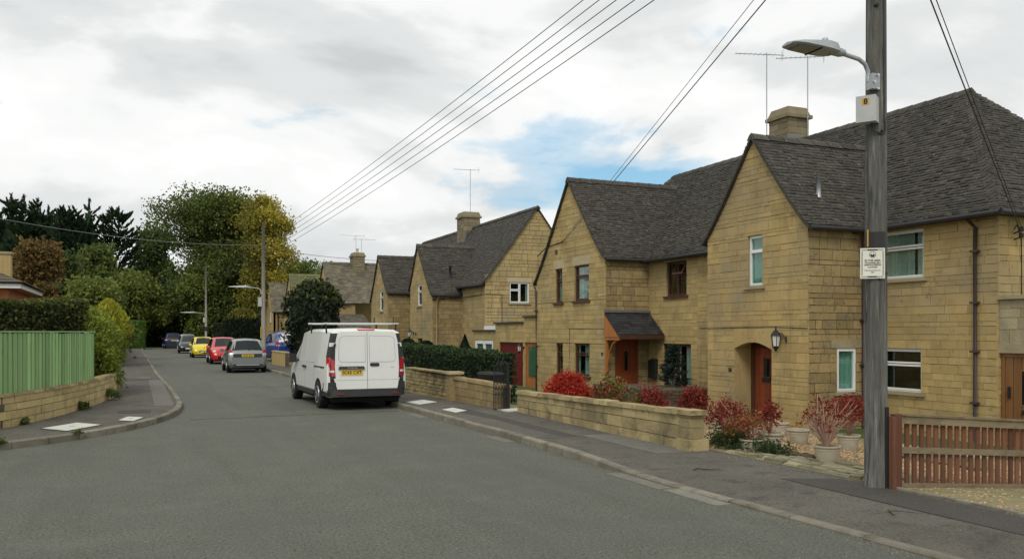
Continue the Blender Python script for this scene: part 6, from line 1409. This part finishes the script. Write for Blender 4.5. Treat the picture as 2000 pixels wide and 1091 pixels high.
while y < 7.2:   # edging between pavement and drive
    l = rnd.uniform(.35, .7); m_ = MB(); q = rnd.uniform(-.015, .015); m_.box(7.66 + q, 7.73 + q, y + .006, y + l - .006, .02, .112 + rnd.uniform(0, .012), rnd.random()); m_.build('edging_stone', 'kerb', dr); y += l
mb = MB(); cr = 1400
for k in range(cr):
    x = 7.75 + 3.5 * rnd.random() ** 1.3; y = 2.6 + 4.6 * rnd.random(); r_ = rnd.uniform(.01, .026); z = gz(x) + .004
    mb.quadpts([(x + r_, y, z), (x, y + r_ * .7, z), (x - r_, y, z), (x, y - r_ * .7, z), (x, y, z + r_ * .6)], [(0, 1, 4), (1, 2, 4), (2, 3, 4), (3, 0, 4)], rnd.random())
tag(mb.build('loose_stones', 'pebble', dr), kind='stuff')
# low rubble edging behind the pots, two cobbles
ew = thing('rubble_edging', 'low dry rubble edging of flat stones behind the potted maples', 'wall', (10.9, 9.4, gz(10.9)))
for c in range(3):
    y = 8.6
    while y < 10.6:
        l = rnd.uniform(.16, .36); m_ = MB(); q = rnd.uniform(-.03, .03); z0 = gz(10.9) + c * .075 - .02; m_.box(10.8 + q, 11.06 + q, y + .005, y + l - .008, z0, z0 + .07, rnd.random()); m_.build('stone', 'stone_grey', ew); y += l
for i, (px0, py0) in enumerate(((1548, 893), (1575, 896))):
    p = gpos(px0, py0); m_ = MB(); m_.lathe([(.04, 0), (.10, .03), (.085, .07), (.03, .09)], p, 9); m_.v = [(v[0] + .02 * math.sin(v[1] * 40), v[1] * 1 + (v[1] - p.y) * .3, v[2]) for v in m_.v]; tag(m_.build('cobble', 'soil', None, True), ('smaller' if i == 0 else 'larger') + ' dark cobble lying on the gravel edge', 'stone')

# ------------------------------------------------------------------ hedges, shrubs
def hedge(name, label, path, zb, zt, thick, mat, n, leaf, core='leaf_dark', rough=.06, cat='hedge', lmix=None, group=None, aspect=.6, topb=0):
    pts = [Vector((x, y, 0)) for x, y in path]; L = [0]
    for a, b in zip(pts, pts[1:]): L.append(L[-1] + (b - a).length)
    tot = L[-1]; t = thing(name, label, cat, (pts[0].x, pts[0].y, zb), 0, group)
    def P(s, q, z):
        for i in range(len(pts) - 1):
            if s <= L[i + 1] + 1e-9: break
        d = (pts[i + 1] - pts[i]).normalized(); m_ = Vector((d.y, -d.x, 0)); p = pts[i] + d * (s - L[i]) + m_ * q; return (p.x, p.y, z)
    ztf = zt if callable(zt) else (lambda f: zt)
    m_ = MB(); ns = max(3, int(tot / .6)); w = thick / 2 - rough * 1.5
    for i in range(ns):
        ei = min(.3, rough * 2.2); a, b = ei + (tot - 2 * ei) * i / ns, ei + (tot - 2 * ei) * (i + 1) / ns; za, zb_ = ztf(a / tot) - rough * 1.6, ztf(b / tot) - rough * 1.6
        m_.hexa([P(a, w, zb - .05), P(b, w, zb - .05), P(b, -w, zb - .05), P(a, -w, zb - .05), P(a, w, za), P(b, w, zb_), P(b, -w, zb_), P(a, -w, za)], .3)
    m_.build('inner_core', core, t)
    Q = []; T = []; ph = [rnd.uniform(0, 6) for _ in range(4)]
    At = tot * thick; As = tot * (ztf(.5) - zb); Ae = thick * (ztf(.5) - zb); sm = At + 2 * As + 2 * Ae
    for _ in range(n):
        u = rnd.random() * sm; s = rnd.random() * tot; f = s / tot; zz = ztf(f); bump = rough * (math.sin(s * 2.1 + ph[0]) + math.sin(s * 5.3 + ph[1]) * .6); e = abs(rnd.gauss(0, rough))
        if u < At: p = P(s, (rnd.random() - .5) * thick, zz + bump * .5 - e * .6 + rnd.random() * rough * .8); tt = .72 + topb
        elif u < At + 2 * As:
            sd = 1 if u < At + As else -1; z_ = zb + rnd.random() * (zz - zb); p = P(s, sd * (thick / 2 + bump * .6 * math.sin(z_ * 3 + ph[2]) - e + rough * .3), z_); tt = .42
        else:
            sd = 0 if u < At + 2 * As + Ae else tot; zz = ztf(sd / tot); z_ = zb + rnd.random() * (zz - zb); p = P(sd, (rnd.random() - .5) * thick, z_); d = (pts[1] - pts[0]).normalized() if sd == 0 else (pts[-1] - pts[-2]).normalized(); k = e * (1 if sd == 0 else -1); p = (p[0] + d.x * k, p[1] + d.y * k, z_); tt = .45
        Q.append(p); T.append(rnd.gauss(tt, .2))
    Q = np.array(Q); T = np.array(T)
    if lmix:
        k = nrg.random(len(Q)) < lmix[1]; leaves('foliage', Q[k], leaf, T[k], lmix[0], t, aspect); Q, T = Q[~k], T[~k]
    leaves('foliage', Q, leaf, T, mat, t, aspect); return t
HG = 'clipped hedges in the front gardens'
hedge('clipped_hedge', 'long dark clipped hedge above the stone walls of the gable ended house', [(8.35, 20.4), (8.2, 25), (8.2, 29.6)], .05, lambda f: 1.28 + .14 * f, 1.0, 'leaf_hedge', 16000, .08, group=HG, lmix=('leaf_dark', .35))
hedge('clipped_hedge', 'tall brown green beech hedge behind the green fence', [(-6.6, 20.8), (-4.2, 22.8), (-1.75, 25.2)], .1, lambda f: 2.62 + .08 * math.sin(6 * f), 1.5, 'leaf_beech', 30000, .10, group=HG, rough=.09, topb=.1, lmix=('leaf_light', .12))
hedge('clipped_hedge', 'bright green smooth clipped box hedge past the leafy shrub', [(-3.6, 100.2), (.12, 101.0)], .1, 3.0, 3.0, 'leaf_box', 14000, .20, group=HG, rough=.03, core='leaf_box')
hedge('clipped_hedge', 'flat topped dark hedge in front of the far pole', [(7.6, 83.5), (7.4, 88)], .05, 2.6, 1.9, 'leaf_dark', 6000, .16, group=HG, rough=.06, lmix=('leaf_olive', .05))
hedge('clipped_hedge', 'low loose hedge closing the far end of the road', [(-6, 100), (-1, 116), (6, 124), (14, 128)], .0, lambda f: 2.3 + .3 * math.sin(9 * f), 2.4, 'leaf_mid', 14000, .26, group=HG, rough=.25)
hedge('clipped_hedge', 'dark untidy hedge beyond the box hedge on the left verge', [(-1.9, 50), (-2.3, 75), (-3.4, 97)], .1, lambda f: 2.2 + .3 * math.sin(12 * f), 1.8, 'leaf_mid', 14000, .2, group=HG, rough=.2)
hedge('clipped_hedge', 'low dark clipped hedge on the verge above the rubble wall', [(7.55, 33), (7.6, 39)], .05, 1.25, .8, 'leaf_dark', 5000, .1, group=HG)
shrub('leafy_shrub', 'bright yellow green shrub spilling over the end of the curved wall', 'shrub', -1.28, 26.2, .1, [(-.1, .3, 1.25, .66, 1.0, .95), (-.1, 1.6, 1.35, .7, 1.2, .95), (.2, -.3, .85, .42, .7, .65), (.1, 2.8, 1.2, .68, 1.1, .9), (.38, 1.2, .42, .36, 1.5, .48), (-.25, .8, 1.85, .6, .9, .5)], 1150, 22, .10, .095, 'leaf_lime', 10, lmix=('leaf_light', .5))
shrub('leafy_shrub', 'loose yellow green bush rising behind the green fence', 'shrub', -4.9, 19.6, .1, [(0, 0, 1.55, .95, .9, .75), (.75, .35, 1.35, .8, .6, .6), (1.35, .75, 1.15, .6, .5, .5), (-1, -.3, 1.6, .9, .9, .8)], 560, 22, .10, .10, 'leaf_lime', 8, lmix=('leaf_light', .6))
def plume(label, x, y, z, h, r, mat, n):
    t = thing('golden_conifer', label, 'shrub', (x, y, z)); u = nrg.random(n); a = nrg.random(n) * 6.28; q = r * np.sin(np.pi * (u * .85 + .12)) * np.sqrt(nrg.random(n)) ; q = q * (.7 + .3 * nrg.random(n))
    P = np.stack([x + q * np.cos(a), y + q * np.sin(a), z + h * u], 1); D_ = np.stack([np.cos(a) * .5, np.sin(a) * .5, np.ones(n)], 1); leaves('foliage', P, .2, .25 + .6 * u + nrg.normal(size=n) * .12, mat, t, .35, D_)
    m_ = MB(); m_.tube([(x, y, .05), (x, y, z + h * .9)], [.06, .015], 6); m_.build('trunk', 'bark', t)
p = at(212, 30); plume('feathery golden yellow conifer tip above the bright shrub', p.x, p.y, 1.3, 1.62, .85, 'leaf_gold', 2600)
# weeds along the left wall foot and kerb
for i, (x, y, r_, lab) in enumerate(((-.75, 24.4, .28, 'weeds at the foot of the curved wall near the bright shrub'), (-1.22, 21.6, .17, 'weed tuft at the foot of the curved wall below the fence end'), (-2.02, 18.6, .09, 'small weed tuft by the wall left of the large cover'), (-.98, 16.48, .03, 'weed sprouting from the kerb joint below the large cover'), (-2.0, 15.5, .035, 'weed sprouting from the kerb before the curved wall'))):
    shrub('weed_tuft', lab, 'weed', x, y, .1, [(0, 0, r_ * .45, r_, r_, r_ * .5)], max(7, int(420 * r_)), 10, .035, .05, 'leaf_green', 0, group='weeds along wall and kerb')
# bay tree beyond the van, yew, topiary
def bay():
    p = at(611, 45); x, y = p.x, p.y; t = thing('bay_tree', 'large dark glossy rounded bay tree behind the white van', 'tree', (x, y, .0))
    P, T, C = clumps([(x, y, 3.0, 1.42, 1.42, 1.42), (x, y, 1.9, 1.35, 1.35, 1.2), (x - .1, y, 1.0, .95, .95, .9), (x + .3, y, 3.4, 1.0, 1.0, 1.0)], 620, 14, .14, (.72, 1.03)); leaves('foliage', P, .30, T * .8, 'leaf_bay', t, .36)
    k = P[:, 2] > 3.4; P3_ = P[k]; kk = nrg.random(len(P3_)) < .35; leaves('pale_top_foliage', P3_[kk] + nrg.normal(size=(kk.sum(), 3)) * .1, .24, T[k][kk], 'leaf_light', t, .36)  # paler leaves scattered over the top of the crown
    m_ = MB(); m_.lathe([(.3, .4), (.9, .9), (1.15, 1.8), (1.2, 2.9), (.9, 3.7), (.3, 4.1)], (x, y, 0), 14); m_.build('inner_core', 'leaf_dark', t)
    m_ = MB(); m_.tube([(x, y, -.1), (x, y, 2.5)], [.16, .08], 8); m_.build('trunk', 'bark', t)
bay()
def yew():
    p = at(474, 68); x, y = p.x, p.y; t = thing('yew_bush', 'wide dark domed conifer bush with lit yellow green top', 'shrub', (x, y, 0)); n = 9000
    u = nrg.random(n); a = nrg.random(n) * 6.28; q = 1.75 * np.sqrt(1 - (u * .97) ** 2.4) * (.82 + .2 * nrg.random(n)); h = 3.5
    P = np.stack([x + q * np.cos(a), y + q * np.sin(a), h * u + .05], 1); D_ = np.stack([np.cos(a) * .3, np.sin(a) * .3, np.ones(n)], 1); k = (u > .8) & (nrg.random(n) < .7)
    leaves('foliage', P[~k], .34, .2 + .3 * u[~k] + nrg.normal(size=(~k).sum()) * .12, 'leaf_dark', t, .3, D_[~k]); leaves('olive_tips', P[k], .36, .6 + nrg.normal(size=k.sum()) * .2, 'leaf_olive', t, .3, D_[k])  # tips near the top take the olive leaf colour
    m_ = MB(); m_.lathe([(1.4, 0), (1.5, 1), (1.35, 2.2), (.8, 3.0), (.2, 3.2)], (x, y, 0), 14); m_.build('inner_core', 'leaf_dark', t)
yew()
def topiary(label, px0, D, zt_, r_, cone=True):
    p = at(px0, D); t = thing('topiary', label, 'shrub', (p.x, p.y, -.2), 0, 'clipped topiary bushes'); n = 2200; u = nrg.random(n); a = nrg.random(n) * 6.28
    prof_ = (1 - u) if cone else np.sqrt(np.maximum(0, 1 - (2 * u - 1) ** 2)); q = r_ * prof_ * (.93 + .1 * nrg.random(n)); h = zt_ + .2
    z_ = -.2 + h * u if cone else zt_ - 2 * r_ + 2 * r_ * u
    leaves('foliage', np.stack([p.x + q * np.cos(a), p.y + q * np.sin(a), z_], 1), .09, nrg.normal(size=n) * .2 + .4, 'leaf_dark', t, .6)
    m_ = MB(); m_.lathe([(r_ * .9, -.2), (.02, zt_ - .1)] if cone else [(.04, -.2), (.04, zt_ - 2 * r_), (r_ * .85, zt_ - r_), (.1, zt_ - .05)], (p.x, p.y, 0), 10); m_.build('inner_core', 'leaf_dark', t)
topiary('tall dark clipped cone beside the white extension window', 908, 37, 1.72, .75); topiary('small round clipped ball below the lantern of the gable ended house', 833, 41, 1.42, .35, False); topiary('round clipped ball at the low window above the hedge', 797, 44, 1.5, .42, False)

# ------------------------------------------------------------------ trees
def tree(name, label, px0, D, top_py, width_px, mat, ncl, per, leaf, zbase=.0, low=.25, mix=None, spread=1.0, seed=0, group='trees behind the houses', bot_py=None, sig=.5, shell=(.15, 1.06), lobes=None, trunk=True):
    p = at(px0, D, zbase); zt_ = zat(top_py, D); h = zt_ - zbase; r_ = width_px * D / FPX / 2; rg_ = random.Random(seed)
    t = thing(name, label, 'tree', (p.x, p.y, zbase), 0, group); lb = []
    n = lobes or 9
    for k in range(n):
        f = k / (n - 1); a = rg_.uniform(0, 6.28); rad = r_ * rg_.uniform(.15, .62); zz = zbase + h * (low + .12 + (.80 - low) * rg_.random() ** .8); rr_ = r_ * rg_.uniform(.38, .62)
        lb.append((p.x + CS * math.cos(a) * rad * 1.0 + SN * math.sin(a) * rad, p.y - SN * math.cos(a) * rad + CS * math.sin(a) * rad, min(zz, zt_ - rr_ * .7), rr_, rr_, rr_ * .75))
    lb.append((p.x, p.y, zt_ - r_ * .42, r_ * .5, r_ * .5, r_ * .42)); lb.append((p.x, p.y, zbase + h * (low + .25), r_ * .85, r_ * .85, h * .25))
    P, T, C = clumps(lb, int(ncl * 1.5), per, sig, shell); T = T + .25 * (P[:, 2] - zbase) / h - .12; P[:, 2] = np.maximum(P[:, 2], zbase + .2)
    if mix:
        # a second colour on the side the picture shows it
        side = (P[:, 0] - p.x) * CS - (P[:, 1] - p.y) * SN; k = (side / r_ * mix[1] + mix[2] + nrg.normal(size=len(P)) * .18 + .3 * (P[:, 2] - zbase - h * .6) / h) > 0
        leaves('crown', P[k], leaf, T[k], mix[0], t); P, T = P[~k], T[~k]
    leaves('crown', P, leaf, T, mat, t)
    if trunk:
        m_ = MB(); m_.tube([(p.x, p.y, zbase - .1), (p.x + .05 * r_, p.y, zbase + h * .35), (p.x, p.y, zbase + h * .7)], [h * .022, h * .017, h * .006], 8); tk = m_.build('trunk', 'bark', t, True)
        for k in range(7):
            c = Vector(C[rg_.randrange(len(C))]); b = Vector((p.x, p.y, zbase + h * rg_.uniform(.25, .5))); m_ = MB(); m_.tube([b, b.lerp(c, .5) + Z * .04 * h, c], [h * .009, h * .006, h * .002], 5); m_.build('limb', 'bark', t)
    return t
def conifer(label, px0, D, top_py, width_px, n, seed, mat='leaf_conifer', leaf=.55):
    p = at(px0, D); h = zat(top_py, D); r_ = width_px * D / FPX / 2; rg_ = random.Random(seed); t = thing('conifer_tree', label, 'tree', (p.x, p.y, 0), 0, 'dark conifers behind the bungalow')
    P = []; T = []; Dd = []; nb = 560; tops = [(0, 0, 1.0)] + [(rg_.uniform(-.85, .85) * r_, rg_.uniform(-.7, .7) * r_, rg_.uniform(.88, .99)) for _ in range(7)]
    for k in range(nb):
        ox, oy, hk = tops[rg_.randrange(len(tops))]; hh = h * hk; f = rg_.random() ** 1.1; z0 = hh * (.03 + .93 * f); L_ = r_ * .8 * (1 - f) ** .42 * rg_.uniform(.75, 1.2) + .5; a = rg_.uniform(0, 6.28); rise = rg_.uniform(.2, .75)
        for s in range(n // nb):
            u = rg_.random() ** .5; rr_ = L_ * u; w = .30 * (1 - u * .8) * (1 - .6 * f); P.append((p.x + ox + math.cos(a) * rr_ + rg_.gauss(0, w), p.y + oy + math.sin(a) * rr_ + rg_.gauss(0, w), z0 + rr_ * rise * u + rg_.gauss(0, w * .5))); T.append(rg_.gauss(.1 + .55 * u * (.4 + .6 * f), .15)); Dd.append((math.cos(a) * .7, math.sin(a) * .7, rise + .45))
    for (ox, oy, hk) in tops:
        for k in range(40): P.append((p.x + ox + rg_.gauss(0, .06), p.y + oy + rg_.gauss(0, .06), h * hk * (.93 + .07 * rg_.random()))); T.append(.5); Dd.append((rg_.gauss(0, .3), rg_.gauss(0, .3), 1))
    leaves('crown', np.array(P), leaf, np.array(T), mat, t, .26, np.array(Dd)); m_ = MB(); m_.lathe([(r_ * .6, .1), (r_ * .55, h * .4), (r_ * .35, h * .62), (r_ * .15, h * .8), (.05, h * .93)], (p.x, p.y, 0), 12); m_.build('inner_core', 'leaf_conifer', t); m_ = MB(); m_.tube([(p.x, p.y, -.1), (p.x, p.y, h * .97)], [.35, .04], 8); m_.build('trunk', 'bark', t)  # solid inner cone added to block the sky between the branches
for (px0, D, tp, w, sd, lab) in ((-45, 74, 392, 110, 0, 'leftmost dark conifer whose crown is cut by the roof chimney'), (28, 70, 378, 95, 1, 'tall pointed dark conifer above the brown autumn tree'), (80, 75, 388, 100, 2, 'dark conifer with broad crown between the two pointed conifers'), (130, 72, 402, 105, 3, 'lower dark conifer behind the green rounded tree'), (180, 70, 388, 105, 4, 'pointed dark conifer standing at the open end of the row')):
    conifer(lab, px0 - 6, D * 1.55, tp, w * 1.35, 36000, sd, leaf=.62)
tree('autumn_tree', 'brownish orange autumn tree beside the bungalow chimney', 68, 46, 476, 92, 'leaf_brown', 420, 22, .24, sig=.3, seed=1, low=.15)
tree('broadleaf_tree', 'rounded mid green tree in front of the pointed conifer', 192, 54, 486, 92, 'leaf_green', 520, 24, .26, sig=.3, seed=2, low=.05)
tree('broadleaf_tree', 'small green tree between the autumn tree and the rounded tree', 128, 50, 500, 70, 'leaf_mid', 320, 22, .24, sig=.3, seed=12, low=.1)
tree('broadleaf_tree', 'light green spreading tree above the box hedge', 262, 102, 540, 165, 'leaf_light', 850, 22, .38, sig=.45, seed=3, low=.2)
tree('broadleaf_tree', 'low light green thicket tree behind the beech hedge', 175, 44, 548, 150, 'leaf_light', 560, 22, .22, sig=.28, seed=13, low=.0)
tree('broadleaf_tree', 'airy dark green tree between conifers and the great tree', 292, 122, 444, 118, 'leaf_mid', 640, 22, .45, sig=.5, seed=4, low=.0)
tree('great_tree', 'great spreading dark green tree towering behind the parked cars', 425, 108, 378, 240, 'leaf_green', 1500, 28, .37, sig=.6, seed=5, low=.14, mix=('leaf_olive', .9, -.55), lobes=15)
tree('yellow_tree', 'tall golden yellow autumn tree behind the slender pole', 520, 102, 384, 112, 'leaf_olive', 900, 26, .32, sig=.45, seed=6, low=.1, mix=('leaf_yellow', 1.0, -.08), lobes=11)
tree('broadleaf_tree', 'olive tinged tree below the great tree crown', 432, 104, 500, 150, 'leaf_green', 700, 22, .38, sig=.45, seed=7, low=.0, mix=('leaf_light', -.8, -.05))
tree('broadleaf_tree', 'dark tree behind the far pole', 370, 110, 545, 130, 'leaf_green', 600, 22, .42, sig=.5, seed=8, low=.0)
tree('broadleaf_tree', 'dull green tree behind the gabled roofs near the yellow tree', 505, 128, 512, 120, 'leaf_mid', 480, 22, .46, sig=.5, seed=9, low=.0, mix=('leaf_olive', .5, -.5))
tree('broadleaf_tree', 'dark undergrowth tree at the end of the road', 318, 112, 560, 130, 'leaf_dark', 480, 22, .42, sig=.5, seed=10, low=.0, mix=('leaf_mid', .5, -.3))
tree('broadleaf_tree', 'green tree over the mossy roof beside the wooded hill', 588, 150, 512, 90, 'leaf_green', 420, 20, .5, sig=.5, seed=11, low=.0)
tree('slender_tree', 'thin pale sapling rising beside the yellow tree', 577, 118, 490, 18, 'leaf_light', 36, 14, .3, sig=.3, seed=14, low=.4)
tree('broadleaf_tree', 'dark ivy covered tree standing left of the far pole', 355, 118, 585, 90, 'leaf_mid', 420, 20, .42, sig=.5, seed=15, low=.0)
tree('broadleaf_tree', 'dark tree filling the gap above the yew bush', 452, 112, 560, 110, 'leaf_mid', 500, 20, .42, sig=.5, seed=16, low=.0, mix=('leaf_mid', .5, -.2))
# wooded hill
mb = MB(); nx, ny = 60, 14; H0 = []
for j in range(ny):
    for i in range(nx):
        px0 = -200 + 2600 * i / (nx - 1); D = 300 + 30 * j; f = j / (ny - 1); top = 512 + 14 * math.sin(i * .35) + max(0, (px0 - 700)) * .06 + (30 if px0 < 560 else 0)
        z = zat(top, 600) * (math.sin(f * math.pi / 2)) ** .9 * (1 + .02 * math.sin(i * 1.9 + j)) - 1; p = at(px0, D); mb.v.append((p.x, p.y, z if j else -3))
for j in range(ny - 1):
    for i in range(nx - 1): mb.f.append((j * nx + i, j * nx + i + 1, (j + 1) * nx + i + 1, (j + 1) * nx + i)); mb.t.append(.5)
hill = struct('hill', mb, 'hill_mat', True)
hv = np.array(mb.v); sel = nrg.integers(nx, len(hv), 2600); Pw = hv[sel] + nrg.normal(size=(2600, 3)) * np.array([6, 6, 0]); lobs = [(q[0], q[1], q[2] + 1.5, rnd.uniform(2.5, 4.5), rnd.uniform(2.5, 4.5), rnd.uniform(2.5, 5)) for q in Pw]
P, T, _ = clumps(lobs, 5200, 7, 1.1, (.7, 1.05)); tag(leaves('wood', P, 1.7, T, 'leaf_green', hill), kind='stuff')

# ------------------------------------------------------------------ bungalow at the left edge
def bungalow():
    c = at(40, 33.0); t = thing('bungalow', 'orange brick bungalow with low hipped roof behind the beech hedge', 'house', (c.x - 4, c.y + 3, 0)); x1, y0 = c.x, c.y; x0, y1 = x1 - 10, y0 + 8; ze = zat(560, 33) + .05
    m_ = MB(); m_.box(x0 + .4, x1 - .45, y0 + .4, y1 - .4, -.1, ze - .05); m_.build('wall', 'brick_orange', t)
    m_ = MB(); m_.box(x0, x1, y0, y0 + .04, ze - .1, ze + .1); m_.box(x1 - .04, x1, y0 + .042, y1, ze - .1, ze + .1); m_.build('fascia', 'upvc', t)
    m_ = MB(); m_.box(x0 + .04, x1 - .04, y0 + .045, y1, ze - .1, ze - .06); m_.build('soffit', 'orange_wood', t)
    Ti = Pieces(); g = MB(); g.box(x0 + 3.9, x1 - 3.9, y0 + 3.95, y0 + 4.05, ze + 1.5, ze + 1.6); rf = g.build('roof', 'tile_under', t); sh = MB(); run = 4.0; zf = lambda r: ze + .08 + .42 * r
    for (O, A, B, sl, sr) in (((0, y0 - .1), (1, 0), (0, 1), lambda r: x0 + r, lambda r: x1 + .1 - r), ((x1 + .1, 0), (0, 1), (-1, 0), lambda r: y0 - .1 + r, lambda r: y1 - r), ((0, y1), (1, 0), (0, -1), lambda r: x0 + r, lambda r: x1 + .1 - r), ((x0, 0), (0, 1), (1, 0), lambda r: y0 - .1 + r, lambda r: y1 - r)): tile_plane(Ti, rf, O, A, B, run, zf, sl, sr, .28, .32, 'tile_far', sh)
    sh.build('roof_felt', 'tile_under', rf); Ti.finish('tile', 'tilework', 40)
    f = Frame((0, y0 + .4, 0), (1, 0, 0), (0, -1, 0)); window(t, f, x1 - 1.7, x1 - .75, ze - 1.3, ze - .25, 'orange_wood', [(0, .5, 0, 1), (.5, 1, 0, 1)], rec=-.03)
    q = at(4, 37); m_ = MB(); m_.box(q.x - .35, q.x + .35, q.y - .3, q.y + .3, ze + .3, zat(492, 37) - .1); ck = m_.build('chimney', 'stone', rf); m_ = MB(); m_.box(q.x - .4, q.x + .4, q.y - .35, q.y + .35, zat(492, 37) - .1, zat(492, 37)); m_.build('chimney_cap', 'stone_grey', ck)
bungalow()
